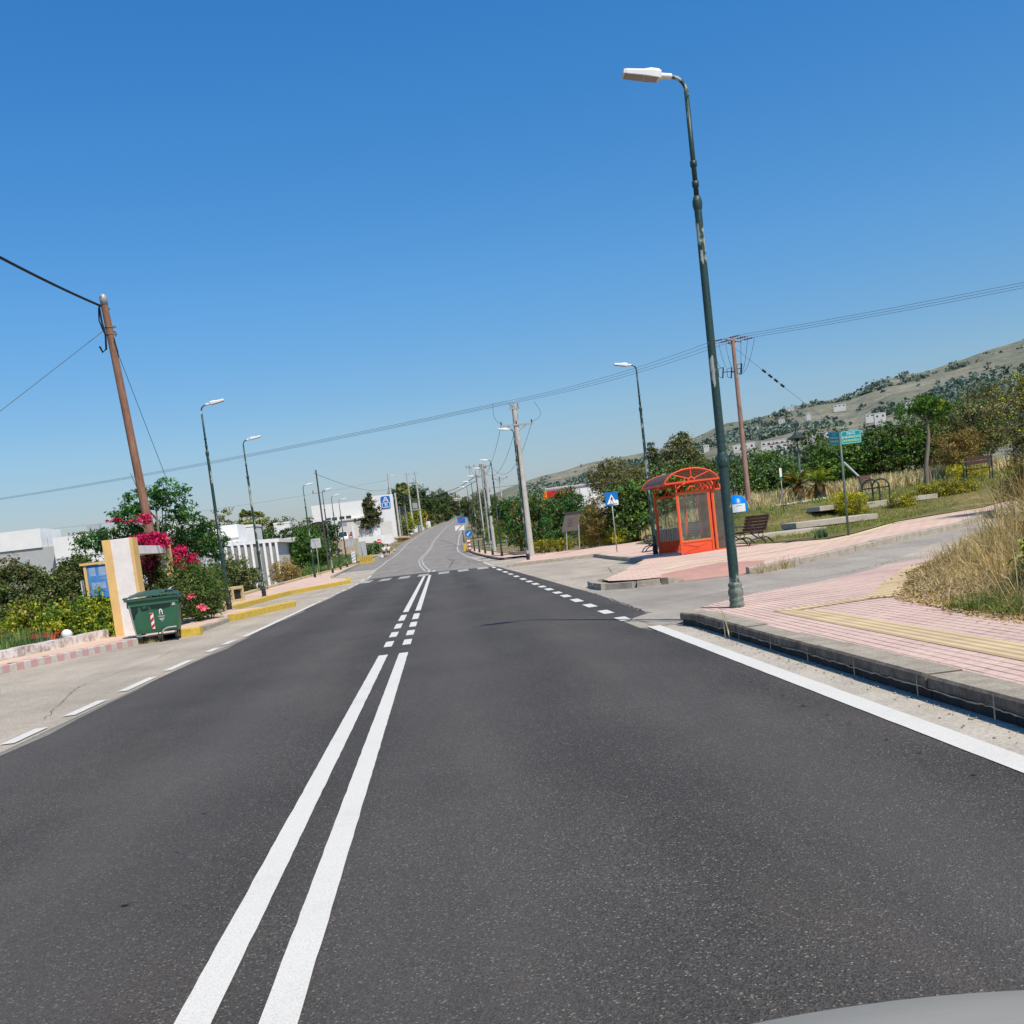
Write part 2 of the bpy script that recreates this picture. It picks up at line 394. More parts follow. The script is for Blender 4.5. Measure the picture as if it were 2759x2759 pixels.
M['cable']=simple('black_cable',(.012,.012,.015,1),.1,rough=.6)
M['wire']=simple('grey_wire',(.09,.095,.10,1),.1,rough=.5)
M['insul']=simple('brown_insulator',(.16,.04,.03,1),.1,rough=.3)
M['redframe']=simple('orange_red_frame_paint',(.80,.08,.018,1),.14,5,.5,spec=.35,c2=(.60,.085,.035,1))
M['ochre']=simple('glazing_seal',(.55,.33,.10,1),.2)
def roofsheet():
    m=N('smoky_roof_sheet')
    tr=m.n('ShaderNodeBsdfTransparent'); tr.inputs[0].default_value=(.75,.62,.55,1)
    df=m.n('ShaderNodeBsdfDiffuse'); m.l(m.ramp(m.noise(m.pos(False),4,5),[(.3,(.17,.12,.12,1)),(.7,(.30,.22,.2,1))]),df.inputs[0])
    tl=m.n('ShaderNodeBsdfTranslucent'); tl.inputs[0].default_value=(.34,.25,.18,1)
    a=m.n('ShaderNodeMixShader'); a.inputs[0].default_value=.5; m.l(df.outputs[0],a.inputs[1]); m.l(tl.outputs[0],a.inputs[2])
    b=m.n('ShaderNodeMixShader'); b.inputs[0].default_value=.82; m.l(tr.outputs[0],b.inputs[1]); m.l(a.outputs[0],b.inputs[2])
    gl=m.n('ShaderNodeBsdfGlossy'); gl.inputs['Roughness'].default_value=.25
    c=m.n('ShaderNodeMixShader'); c.inputs[0].default_value=.07; m.l(b.outputs[0],c.inputs[1]); m.l(gl.outputs[0],c.inputs[2])
    m.l(c.outputs[0],m.out.inputs['Surface']); return m.m
M['roofsheet']=roofsheet()
M['glass']=glassmat('dusty_glass',alpha=.11)
M['bin']=simple('green_bin_plastic',(.028,.115,.058,1),.3,3,.45,c2=(.04,.125,.075,1),bump=.05)
M['binlid']=simple('dark_green_lid_plastic',(.04,.10,.075,1),.3,3,.42)
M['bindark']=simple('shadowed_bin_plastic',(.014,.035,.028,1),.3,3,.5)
M['rubber']=simple('black_rubber',(.025,.025,.025,1),.3)
M['paper']=simple('white_paper',(.78,.78,.76,1),.1,20)
M['rust']=simple('rusty_steel',(.28,.18,.09,1),.4,20)
M['bellblue']=simple('bright_blue_plastic',(.0,.19,.62,1),.12,2,.35)
M['carred']=simple('red_car_paint',(.42,.015,.03,1),.1,rough=.25,spec=.6)
M['cargrey']=None
M['carwin']=simple('dark_car_glass',(.02,.025,.03,1),.1,rough=.08,spec=.8)
M['carwhite']=simple('white_car_paint',(.72,.73,.74,1),.05,rough=.25,spec=.5)
def bonnet():
    m=N('grey_car_paint'); v=m.pos(False,(3,40,3)); n=m.noise(v,3,4)
    m.prin(m.ramp(n,[(.3,(.31,.305,.27,1)),(.7,(.35,.34,.295,1))]),.3,.5,0); return m.m
M['cargrey']=bonnet()
M['board']=simple('dull_brown_metal',(.17,.145,.125,1),.2,5,.55,metal=.2)
M['boarddark']=simple('dark_board_lettering',(.06,.05,.045,1),.2)
M['boardblue']=simple('faded_blue_board',(.03,.17,.46,1),.3,3,.6,c2=(.12,.28,.52,1))
M['boardpatch']=simple('bleached_poster',(.30,.42,.62,1),.3,9,.7)
M['bark']=woodpole('grey_brown_bark',(.25,.2,.155,1),(.12,.09,.07,1))
M['palmbark']=concrete('palm_trunk_bark',(.15,.125,.1,1),(.05,.042,.035,1),14,.7)
M['soil']=concrete('dry_soil',(.50,.385,.25,1),(.36,.27,.17,1),3,.8,30)
M['litter']=simple('dry_leaf_litter',(.36,.27,.19,1),.6,30)
def groundmat():
    m=N('scrubby_ground'); p=m.pos(True)
    n=m.noise(p,.15,6,.7); n2=m.noise(p,3,5,.7)
    col=m.ramp(n,[(.35,(.10,.10,.045,1)),(.5,(.22,.18,.09,1)),(.65,(.31,.25,.14,1))])
    col=m.mix(.8,col,m.ramp(n2,[(.3,g(.55)),(.7,g(1.25))]),'MULTIPLY')
    m.prin(col,.95,.1,0,m.bump(n2,.6,.05)); return m.m
M['ground']=groundmat()
def lawn():
    m=N('dry_lawn'); p=m.pos(True)
    n=m.noise(p,.5,6,.7); n2=m.noise(p,14,5,.75)
    col=m.ramp(n,[(.36,(.115,.125,.04,1)),(.52,(.19,.165,.065,1)),(.66,(.30,.23,.11,1))])
    col=m.mix(.85,col,m.ramp(n2,[(.3,g(.5)),(.7,g(1.35))]),'MULTIPLY')
    m.prin(col,.95,.1,0,m.bump(n2,.8,.05)); return m.m
M['lawn']=lawn()
def hillmat():
    m=N('dry_hillside'); p=m.pos(True)
    n=m.noise(p,.006,6,.62); n2=m.noise(p,.05,5,.7); n3=m.noise(m.pos(True,(1,1,6)),.012,5,.7)
    col=m.ramp(n,[(.36,(.135,.14,.075,1)),(.5,(.178,.172,.10,1)),(.64,(.235,.21,.135,1))])
    col=m.mix(.85,col,m.ramp(n2,[(.32,g(.55)),(.68,g(1.3))]),'MULTIPLY')
    n4=m.noise(p,.22,4,.8); col=m.mix(.8,col,m.ramp(n4,[(.36,g(.5)),(.52,g(1.05)),(.7,g(1.3))]),'MULTIPLY')
    col=m.mix(m.ramp(n3,[(.62,g(0)),(.68,g(.8))]),col,(.34,.265,.19,1))
    col=m.mix(.16,col,(.27,.33,.40,1))  # bluish distance haze painted into the hill colour
    m.prin(col,1,.0,0); return m.m
M['hill']=hillmat()
L={}
L['dark']=leafmat('dark_glossy_leaves','#2c3a20','#43532b','#6a783e',.2)
L['olivebrown']=leafmat('olive_brown_leaves','#47452b','#625d3c','#827b52',.2)
L['fresh']=leafmat('fresh_green_leaves','#27451a','#41662a','#6b8a3c',.3)
L['yellowgreen']=leafmat('yellow_green_leaves','#4a5a1a','#7f8a26','#bdb846',.35,2.5)
L['reed']=leafmat('reed_leaves','#334a24','#526b36','#869860',.3)
L['feather']=leafmat('feathery_green_leaves','#1f3f22','#37602f','#5f8546',.3)
L['fig']=leafmat('fig_leaves','#2a4420','#4b6a30','#7f9249',.25,2)
L['brown']=leafmat('drying_brown_leaves','#6a5836','#8f7a4c','#b09c68',.25,1.5)
L['brownred']=leafmat('rusty_leaves','#62512f','#7f6a3c','#6f7038',.25,1.5)
L['dryhedge']=leafmat('yellow_hedge_leaves','#66701f','#a09c26','#d2c232',.3,3)
L['hedgemix']=leafmat('mixed_hedge_leaves','#4a4424','#6b6a2a','#94913a',.3,3)
L['olive']=leafmat('grey_olive_leaves','#47482c','#66653c','#8c8656',.25)
L['bluegreen']=leafmat('blue_green_leaves','#33492f','#536b45','#7d9064',.25)
L['pine']=leafmat('pine_needles','#29321f','#434a2e','#6b6845',.15,.8)
L['far']=leafmat('distant_green_leaves','#23361f','#3a4f2b','#5a6a3c',.2,.4)
L['farolive']=leafmat('distant_olive_leaves','#444a30','#5d6140','#7d7b55',.2,.4)
L['scrub']=leafmat('hillside_scrub_leaves','#52635c','#606f66','#738072',.1,.02)  # greens paled and greyed: distance haze put into the leaf colour
L['magenta']=leafmat('magenta_bracts','#840a3c','#ad1450','#cc386e',.35,3)
L['maroon']=leafmat('shaded_maroon_bracts','#3a0a18','#7a1030','#b01c44',.35,3)  # darker bract copy, the gateway's shade put into its colour
L['pink']=leafmat('pink_flowers','#c2456a','#e0708e','#ee9ab0',.3,3)
L['palm']=leafmat('palm_fronds','#3e4a26','#5e6636','#8b8a52',.2,1)
L['cycad']=leafmat('cycad_fronds','#46561c','#6f7f28','#9aa63c',.3,2)
L['cycadbrown']=leafmat('old_cycad_fronds','#33240f','#5a4422','#72602e',.2,2)
L['straw']=leafmat('straw_grass','#857652','#b0a07a','#d6c8a2',.35,2)
L['strawred']=leafmat('tan_grass','#776548','#a08a64','#c4b08a',.35,2)
L['grass']=leafmat('green_grass','#4d5c28','#75803a','#a09a58',.35,2)
L['weeds']=leafmat('green_weeds','#414f28','#5f6d34','#8b9250',.3,3)
# ---------------------------------------------------------------- foliage
def unit(a): return a/np.maximum(np.linalg.norm(a,axis=1,keepdims=True),1e-9)
def leaf_quads(rng,P,Nn,size,aspect,jit=.35,fold=.15):
    n=len(P); t=unit(np.cross(Nn,rng.normal(size=(n,3)))); b=np.cross(Nn,t)
    Ls=size*(1+jit*rng.uniform(-1,1,(n,1))); W=Ls*aspect*(1+.2*rng.uniform(-1,1,(n,1)))
    v=np.stack([P-t*Ls*.5,P+b*W*.5+Nn*Ls*fold,P+t*Ls*.5,P-b*W*.5+Nn*Ls*fold],1).reshape(-1,3)
    return v,np.arange(n*4).reshape(-1,4)
def leaf_cloud(seed,blobs,n,size,clump=.22,per=22,aspect=.5,up=.25,shell=.45,flat=.75,lump=.22,rnd=.75):
    rng=np.random.default_rng(seed); bl=np.array(blobs,float)
    w=(bl[:,3]*bl[:,4]+bl[:,4]*bl[:,5]+bl[:,3]*bl[:,5]); w/=w.sum()
    nc=max(3,n//per); bi=rng.choice(len(bl),nc,p=w); d=unit(rng.normal(size=(nc,3)))
    ph=rng.uniform(0,6.28,(len(bl),3))
    r=shell+(1-shell)*rng.uniform(0,1,nc)**.55
    r*=1+lump*np.sin(d[:,0]*4+ph[bi,0])*np.sin(d[:,1]*4.3+ph[bi,1])+lump*.6*np.sin(d[:,2]*6+ph[bi,2])
    Cc=bl[bi,:3]+d*bl[bi,3:6]*r[:,None]
    ci=np.repeat(np.arange(nc),per); m=len(ci)
    cs=clump*(.6+.8*rng.uniform(size=nc))
    P=Cc[ci]+rng.normal(size=(m,3))*np.array([1,1,flat])*cs[ci][:,None]*.6
    Nn=unit(d[ci]*.5+rng.normal(size=(m,3))*rnd+np.array([0,0,up]))
    return leaf_quads(rng,P,Nn,size,aspect)
def leafmesh(name,parts,mats):
    vs=[];fs=[];mi=[];o=0
    for k,(v,f) in enumerate(parts):
        vs.append(v); fs.append(f+o); o+=len(v); mi+= [k]*len(f)
    me=rawmesh(name,np.concatenate(vs),np.concatenate(fs),None)
    me.polygons.foreach_set('material_index',mi)
    for m in mats: me.materials.append(m)
    return me
def limbs(seed,h,r,spread,n=4,lean=(0,0),start=.45,mat_=None,name='trunk'):
    rnd=random.Random(seed); mb=MB(); top=Vector((lean[0],lean[1],h))
    k=Vector((rnd.uniform(-.05,.05)*h,rnd.uniform(-.05,.05)*h,h*.5))
    pts=[Vector((0,0,-.15)),Vector((0,0,0.05)),k*.5,k,lerp(k,top,.5)+Vector((rnd.uniform(-.04,.04)*h,rnd.uniform(-.04,.04)*h,0)),top]
    mb.tube(pts,[r*1.25,r*1.05,r*.9,r*.78,r*.6,r*.35],8)
    for i in range(n):
        a=2*PI*(i+rnd.uniform(0,.6))/n; s=start+rnd.uniform(0,.4)
        b=Vector((lean[0]*s,lean[1]*s,h*s)) if s>.5 else k*(s/.5)
        e=b+Vector((math.cos(a)*spread*rnd.uniform(.7,1),math.sin(a)*spread*rnd.uniform(.7,1),h*rnd.uniform(.35,.6)))
        m_=lerp(b,e,.5)+Vector((0,0,-.08*h))
        mb.tube([b,m_,e],[r*.5,r*.36,r*.15],6)
    return mb
def tree(name,label,cat,loc,blobs,n,size,mats,trunk=None,group=None,seed=1,flower=None,rz=0,scale=1,**kw):
    """blobs relative to loc: (x,y,z,rx,ry,rz); trunk=(height,radius,spread,limbs)"""
    t=thing(name,label,cat,loc,rz,group)
    if trunk: limbs(seed,trunk[0],trunk[1],trunk[2],trunk[3] if len(trunk)>3 else 4).build('trunk',M['bark'],t)
    parts=[leaf_cloud(seed,blobs,n,size,**kw)]
    ms=[mats] if not isinstance(mats,(list,tuple)) else list(mats)
    for j,m in enumerate(ms[1:]): parts.append(leaf_cloud(seed+7+j,blobs,n//3,size,**kw))
    link('crown' if trunk else 'foliage',leafmesh(name+'_leaves',parts,ms),[],t)
    if flower:
        fm,fb,fn,fs=flower; link('flowers',leafmesh(name+'_flowers',[leaf_cloud(seed+31,fb,fn,fs,clump=.09,per=14,aspect=.85,shell=.7)],[fm]),[],t)
    return t
def ball(w,d,h,n=5,seed=1,flat=.75,base=.15):
    """lumpy bush: several lobes filling a w x d x h box that stands on z=0"""
    rnd=random.Random(seed); B=[(0,0,h*.5,w*.36,d*.36,h*.42)]
    for i in range(n):
        a=2*PI*i/n+rnd.uniform(-.4,.4); k=rnd.uniform(.5,.75); hh=rnd.uniform(.28,.7)
        B.append((math.cos(a)*w*.5*k*.72,math.sin(a)*d*.5*k*.72,h*hh,w*rnd.uniform(.18,.27),d*rnd.uniform(.18,.27),h*rnd.uniform(.2,.3)))
    return B
def fronds(seed,n,length,width,droop,up0,up1,leaf,lw,segs=9,z0=0,fan=False):
    """palm / cycad crown: arching ribs with leaflets along both sides"""
    rng=np.random.default_rng(seed); V=[];F=[]
    for i in range(n):
        a=2*PI*i/n*1.0+rng.uniform(-.25,.25); e=R(rng.uniform(up0,up1)); Lf=length*rng.uniform(.8,1.1)
        p=np.array([0,0,z0]); dirh=np.array([math.cos(a),math.sin(a),0]); side=np.array([-math.sin(a),math.cos(a),0])
        if fan:
            c=p+ (dirh*math.cos(e)+np.array([0,0,1])*math.sin(e))*Lf*.55
            up=np.cross(dirh*math.cos(e)+np.array([0,0,1])*math.sin(e),side)
            ax=dirh*math.cos(e)+np.array([0,0,1])*math.sin(e)
            o=len(V); V+= [p,p+side*.02,c+side*.02,c]; F.append((o,o+1,o+2,o+3))
            for k in range(11):
                b=R(-100+20*k); dd=ax*math.cos(b)+side*math.sin(b); tip=c+dd*Lf*.5*rng.uniform(.85,1.1)+np.array([0,0,-droop*Lf*.25*rng.uniform(.5,1.3)])
                mid=c+dd*Lf*.28; w=np.cross(dd,up); w=w/np.linalg.norm(w)*lw
                o=len(V); V+= [c,mid+w,tip,mid-w]; F.append((o,o+1,o+2,o+3))
            continue
        ee=e; step=Lf/segs
        for s in range(segs):
            ax=dirh*math.cos(ee)+np.array([0,0,1])*math.sin(ee); q=p+ax*step; up=np.cross(ax,side)
            w=.012*(1-s/segs)+.004; o=len(V); V+= [p-side*w,p+side*w,q+side*w*.8,q-side*w*.8]; F.append((o,o+1,o+2,o+3))
            prof=math.sin(PI*min(1,(s+1.2)/(segs+.8)))**.6
            for t in (0,.33,.66):
                for sg in (-1,1):
                    r_=p+ax*step*t; dd=side*sg*.85+ax*.5-up*.0+np.array([0,0,-.15+rng.uniform(-.1,.1)]); dd/=np.linalg.norm(dd)
                    tip=r_+dd*leaf*prof*rng.uniform(.85,1.1); mid=(r_+tip)/2+up*.02; o=len(V)
                    V+= [r_,mid+ax*lw,tip,mid-ax*lw]; F.append((o,o+1,o+2,o+3))
            p=q; ee-=droop/segs
    return np.array(V),np.array(F)
def blades(seed,P,hmin,hmax,w,lean=.35,segs=1):
    """grass blades: tapering bent quads rooted at the points P"""
    rng=np.random.default_rng(seed); n=len(P); a=rng.uniform(0,2*PI,n); h=rng.uniform(hmin,hmax,n)[:,None]
    s=np.stack([np.cos(a),np.sin(a),0*a],1); b=rng.uniform(0,2*PI,n); l=np.stack([np.cos(b),np.sin(b),0*b],1)*rng.uniform(0,lean,(n,1))*h
    ww=w*rng.uniform(.6,1.3,(n,1)); up=np.array([0,0,1.])
    m=P+l*.35+up*h*.55; tip=P+l+up*h*(1-.25*np.linalg.norm(l,axis=1,keepdims=True)/h)
    v=np.stack([P-s*ww*.5,P+s*ww*.5,m+s*ww*.4,m-s*ww*.4,  m-s*ww*.4,m+s*ww*.4,tip+s*ww*.08,tip-s*ww*.08],1).reshape(-1,3)
    return v,np.arange(n*8).reshape(-1,4)
# ---------------------------------------------------------------- the ground and the roads
def bisect_sheet(poly,xs,ys):
    bm=bmesh.new(); bm.faces.new([bm.verts.new((p[0],p[1],0)) for p in poly]); bm.normal_update(); bmesh.ops.triangulate(bm,faces=bm.faces[:],ngon_method='EAR_CLIP')
    def cut(co,no):
        bmesh.ops.bisect_plane(bm,geom=bm.verts[:]+bm.edges[:]+bm.faces[:],plane_co=co,plane_no=no,dist=1e-5)
    x0,x1=min(p[0] for p in poly),max(p[0] for p in poly); y0,y1=min(p[1] for p in poly),max(p[1] for p in poly)
    for x in xs:
        if x0+.01<x<x1-.01: cut((x,0,0),(1,0,0))
    for y in ys:
        if y0+.01<y<y1-.01: cut((0,y,0),(0,1,0))
    return bm
PY=[a for a,b in PROF]
def sheet(name,poly,off,mat_,fn=Hh,xs=(7,),ys=None,parent=None,thick=0):
    bm=bisect_sheet(poly,xs,PY if ys is None else ys)
    for v in bm.verts: v.co.z=fn(v.co.x,v.co.y)+off
    for f in bm.faces:
        f.normal_update()
        if f.normal.z<0: f.normal_flip()
    me=bpy.data.meshes.new(name); bm.to_mesh(me); bm.free()
    return link(name,me,mat_,parent)
def strip(name,line,w,off,mat_,fn=Hh,mb=None):
    """flat painted band of width w along a polyline"""
    own=mb is None; mb=mb or MB(); P=[]
    for i in range(len(line)-1):
        (x0,y0),(x1,y1)=line[i],line[i+1]; L_=math.hypot(x1-x0,y1-y0); k=max(1,int(L_/4))
        for j in range(k): P.append((lerp(x0,x1,j/k),lerp(y0,y1,j/k)))
    P.append(line[-1]); Ls=[];Rs=[]
    for i,p in enumerate(P):
        a=P[max(0,i-1)];b=P[min(len(P)-1,i+1)]; d=Vector((b[0]-a[0],b[1]-a[1])).normalized(); n=Vector((-d.y,d.x))*w/2
        Ls.append((p[0]+n.x,p[1]+n.y)); Rs.append((p[0]-n.x,p[1]-n.y))
    vs=[(x,y,fn(x,y)+off) for x,y in Ls]+[(x,y,fn(x,y)+off) for x,y in Rs]; n=len(P)
    mb.add(vs,[(i,n+i,n+i+1,i+1) for i in range(n-1)])
    if own: return struct(mb.build(name,mat_))
def bow(poly):
    return poly
# base ground, out to the horizon
gx=sorted(set([-4000,-2500,-1500,-900,-600,-400,-280,-200,-150,-110,-80]+list(range(-60,-16,4))+[x*.5 for x in range(-36,-12)]+[-6,-4,-2,0,2,3.5,5,7,9]+[x for x in range(11,46,2)]+[45,55,70,100,140,200,280,400,600,900,1500,2500,4000]))
gy_=sorted(set([-80,-40,-20]+list(range(-10,60,3))+PY+list(range(60,240,10))+list(range(240,480,30))+[520,560,620,700,900,1300,2000,4000]))
V=[];F=[]
for y in gy_:
    for x in gx:
        z=G(x,y)-.07
        if x>8: z=Hh(x,y)-.07
        if x>45 or x<-60: z=lerp(z,0 if x<0 else 1.2,.5 if y<300 else 0)
        V.append((x,y,z))
nx=len(gx)
for j in range(len(gy_)-1):
    for i in range(nx-1): F.append((j*nx+i,j*nx+i+1,(j+1)*nx+i+1,(j+1)*nx+i))
mb=MB(); mb.add(V,F,0,True); struct(mb.build('ground',M['ground']))
# hills
RID=[(-1.2,.002),(-.6,.002),(-.25,.004),(-.1107,.0229),(-.0316,.0261),(.0238,.0311),(.07,.0415),(.1013,.0487),(.1307,.0537),(.1716,.0588),(.2014,.0614),(.2466,.0697),(.2765,.0777),(.3093,.0798),(.3391,.0864),(.3841,.0878),(.4142,.0983),(.4429,.1007),(.4703,.105),(.5245,.1107),(.5892,.1172),(.75,.17),(1.,.15),(1.4,.08)]
def hr0(az): return lerp(750,380,sst((az-.1)/.1))
def hillz(r,az):
    r0=hr0(az); t=max(0,min(1.3,(r-r0)/(1700-r0))); gg=t*(1.45-.45*t) if t<1 else 1-.3*(t-1)
    return lerp(14,4,sst((az-.1)/.1))+(interp(RID,az)*.935*1700-2.6)*gg
from mathutils import noise as mn
V=[];F=[]; azs=[-1.2+2.6*i/259 for i in range(260)]; rs=[360+1900*(k/59)**1.15 for k in range(60)]
for az in azs:
    for r in rs:
        z=hillz(r,az); t=(r-hr0(az))/(1700-hr0(az)); p=Vector((r*math.sin(az),r*math.cos(az),0))
        if t>0: z+=mn.fractal(p*.006,1,2,4)*9*min(1,t*3)*(1 if t<.85 else max(.25,1-(t-.85)*5))
        else: z-=6+ (3 if t<-.05 else 0)
        V.append((p.x,p.y,z))
nr=len(rs)
for i in range(len(azs)-1):
    for k in range(nr-1): F.append((i*nr+k,(i+1)*nr+k,(i+1)*nr+k+1,i*nr+k+1))
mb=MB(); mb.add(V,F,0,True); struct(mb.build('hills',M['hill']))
# scrub on the hills: one mass
rng=np.random.default_rng(5); B=[]
tries=0
while len(B)<1500 and tries<90000:
    tries+=1; az=rng.uniform(.05,.68); r=rng.uniform(450,1500)
    x,y=r*math.sin(az),r*math.cos(az); t=(r-hr0(az))/(1700-hr0(az))
    if t<0.02 or t>.95: continue
    dn=mn.noise(Vector((x*.006,y*.006,2)))+.5*mn.noise(Vector((x*.02,y*.02,5)))
    lim=-.14+t*1.15
    lone=dn<lim or t>.5
    if lone and rng.uniform()>.02: continue
    s=rng.uniform(1.8,4.6)*(.7 if lone else 1)*(1.25 if t<.3 else 1); B.append((x,y,hillz(r,az)+s*.35+mn.fractal(Vector((x,y,0))*.006,1,2,4)*9*min(1,t*3),s*1.3,s*1.3,s*.8))
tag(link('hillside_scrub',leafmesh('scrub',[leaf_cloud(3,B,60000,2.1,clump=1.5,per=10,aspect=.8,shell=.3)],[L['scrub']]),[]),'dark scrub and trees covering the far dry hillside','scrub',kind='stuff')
# road: old asphalt base and apron
RL=[(-4.45,60),(-4.94,73.4),(-5.42,87.5),(-6.23,123),(-6.3,150),(-6.2,169),(-6.0,200),(-5.3,250),(-4.0,300),(-2.6,340),(-1.0,380),(2.7,423),(5.5,470),(9,560),(16,700)]
RR=[(2.62,55),(2.65,71),(2.39,91.6),(2.1,124),(2.35,149),(3.2,180),(3.95,206),(5.2,250),(7.2,300),(9.2,350),(12.6,423),(16,500),(20,560),(28,700)]
CL=[(-.8,60),(-.9,63),(-1.04,66.7),(-1.58,83),(-2.09,106),(-2.1,124),(-1.85,145),(-1.51,164),(-.75,208),(.54,269),(2.91,346),(6.4,417),(9.5,480),(13.5,578),(22,700)]
def xat(l,y): return interp([(b,a) for a,b in l],y)
poly=[(-9,-60),(8,-60),(8,20),(8.5,55),(6,72),(3.9,84)]+[(a+1.0,b) for a,b in RR if b>90]+[(a-1.3,b) for a,b in reversed(RL) if b>125]+[(-9.3,119),(-9,60)]
struct(sheet('road',[p for p in poly],.0,M['old2'],ys=PY+[30,100,270,315,380,450,520,640]))
# pale worn shoulder on the left and the layby on the right
struct(sheet('road_shoulder',[(-8.9,-40),(-4.2,-40),(-4.2,60),(-4.9,73),(-5.4,88),(-9.2,88),(-9.2,40),(-8.3,30),(-8.3,20)],.004,M['old']))
struct(sheet('layby',[(2.45,13.9),(12,13.9),(12,30),(8.2,51),(2.45,52)],.004,M['old']))
struct(sheet('side_street',[(2.7,13.85),(4.5,15.0),(7.5,16.6),(9.4,18),(11.3,20.8),(16,25.5),(30,38),(60,62),(60,70),(28,43),(18.1,33.6),(14.2,28.2),(11.5,26.4),(9,24.2),(6.9,22.7),(4.2,22.9),(3.4,24.8),(2.7,24.8)],.008,M['old3']))
struct(sheet('gutter',[(2.55,-40),(3.2,-40),(3.2,13.7),(2.72,13.9),(2.55,13)],.006,M['gutter']))
struct(sheet('road_joint',[(2.55,53),(5,51.2),(9.5,68),(3.9,69),(3.3,90),(2.4,92),(2.6,72)],.005,M['old']))
# fresh dark asphalt with wavering edges
rnd=random.Random(4); ed=[]
y=-40
while y<58: ed.append((-4.12+.05*math.sin(y*.7)+rnd.uniform(-.035,.035),y)); y+=1.1
edR=[(2.66,-40),(2.67,8),(2.68,12.5),(2.5,14),(2.5,15.2),(3.02,16),(3.1,21),(3.1,25.3),(3.06,31.3),(2.92,44),(2.85,48.8),(2.78,55.3)]
struct(sheet('fresh_asphalt',ed+[(-4.0,60.2),(-1.2,60.3),(2.6,55.4)]+list(reversed(edR)),.010,M['asphalt'],xs=()))
# ---- painted markings
mb=MB()
for x0,x1 in ((-.965,-3.5),):pass
def bar(x,w,y0,y1,sk=0): 
    # hand-laid paint: the edges waver by some millimetres
    step=.13 if y0<26 else 1.5; k=max(1,int((y1-max(y0,-3))/step)); ys=[max(y0,-3)+(y1-max(y0,-3))*j/k for j in range(k+1)]; jt=.0012 if y0<26 else 0
    L_=[(x-w/2+sk*j/k+rnd.gauss(0,jt),y,Hh(x,y)+.015) for j,y in enumerate(ys)]; R_=[(x+w/2+sk*j/k+rnd.gauss(0,jt),y,Hh(x,y)+.015) for j,y in enumerate(ys)]
    mb.add(L_+R_,[(j,k+1+j,k+2+j,j+1) for j in range(k)])
for x in (-.95,-.67):
    bar(x,.125,-40,14.5)
    for y0,y1 in ((15.7,16.6),(17.4,18.4),(19.2,20.4),(21.2,23.0)): bar(x,.125,y0,y1)
    bar(x,.125,24,53.6)
    bar(x+.12,.12,59.9,63,.05)
bar(2.69,.17,-40,13.9)
for y0,y1 in ((-1.3,.1),(2.2,3.4),(4.6,5.6),(6.6,7.7),(8.6,9.6),(10.3,11.2),(12.,13.2),(14.,15.5),(16.3,17.8),(19.1,19.9),(20.55,21.5)): bar(-4.33,.14,y0,y1)
bar(-4.25,.14,22.2,35.1)
for y0,y1 in ((35.5,36.6),(37.6,38.8),(40.1,41.0),(42.,43.2),(44.4,46.1),(47.4,50.6),(51.6,56.7)): bar(-4.27,.14,y0,y1)
for y0,y1 in ((58,61.3),(63,68.2)): bar(-4.45,.15,y0,y1,-.1)
for y0,y1 in ((15.2,15.9),(16.8,17.6),(18.6,19.5),(20.4,21.4),(22.3,23.2),(24.,24.8),(25.8,26.8),(27.6,28.5),(29.5,30.6),(31.6,32.7),(33.9,35.2),(37.,38.3),(40.,41.4),(43,45),(47,50),(52.2,54.5)): bar(2.56,.17,y0,y1)
for y0,y1 in ((56.5,58.5),(60,62.5),(64.,68)): bar(2.66,.16,y0,y1)
struct(mb.build('road_marking',M['white']))
mb=MB()
for x in (-3.98,-3.0,-2.02,-1.04,.02,1.02,2.03): bar(x,.55,52.9,56.7,.03)
struct(mb.build('zebra_crossing',M['faded']))
mb=MB(); strip('m',[(a+.05,b) for a,b in RL if b>67],.17,.012,None,mb=mb); strip('m',[(a,b) for a,b in RR if b>62],.17,.012,None,mb=mb)
for dx in (-.14,.14): strip('m',[(a+dx,b) for a,b in CL if b>=63],.11,.012,None,mb=mb)
struct(mb.build('faded_road_marking',M['faded2']))
mb=MB()
for x0,y0 in ((2.35,7.1),(2.37,6.7),(2.38,6.35),(2.38,5.8),(2.39,5.4),(2.4,4.85),(2.36,7.95),(2.37,8.4),(2.37,7.6),(-1.55,4.6),(-1.56,6.2),(-1.52,5.4),(-1.56,8.),(-1.57,9.6),(-1.5,11.4)):
    w=rnd.uniform(.014,.03); h=rnd.uniform(.006,.014); mb.add([(x0-w,y0,.0165),(x0,y0-h,.0165),(x0+w,y0+.3*h,.0165),(x0+.2*w,y0+h,.0165)],[(0,1,2,3)])
struct(mb.build('tar_spots',M['signblack']))
def crack(pts,w,seed,off,mb,fn=Hh):
    rr=random.Random(seed); P=[]
    for (a,b) in zip(pts,pts[1:]):
        n=max(2,int(math.hypot(b[0]-a[0],b[1]-a[1])/.12))
        for k in range(n): P.append((lerp(a[0],b[0],k/n)+rr.gauss(0,.018),lerp(a[1],b[1],k/n)+rr.gauss(0,.018)))
    for (a,b) in zip(P,P[1:]):
        d=Vector((b[0]-a[0],b[1]-a[1])); 
        if d.length<1e-4: continue
        n=Vector((-d.y,d.x)).normalized()*w*rr.uniform(.25,.6); e=d.normalized()*.01
        mb.add([(a[0]-n.x-e.x,a[1]-n.y-e.y,fn(*a)+off),(b[0]-n.x+e.x,b[1]-n.y+e.y,fn(*b)+off),(b[0]+n.x+e.x,b[1]+n.y+e.y,fn(*b)+off),(a[0]+n.x-e.x,a[1]+n.y-e.y,fn(*a)+off)],[(0,1,2,3)])
mb=MB()
crack([(2.5,15.3),(2.75,14.6),(3.05,14.2),(3.3,14.3)],.03,1,.0125,mb); crack([(3.04,16),(3.12,19),(3.1,25)],.03,2,.0125,mb)
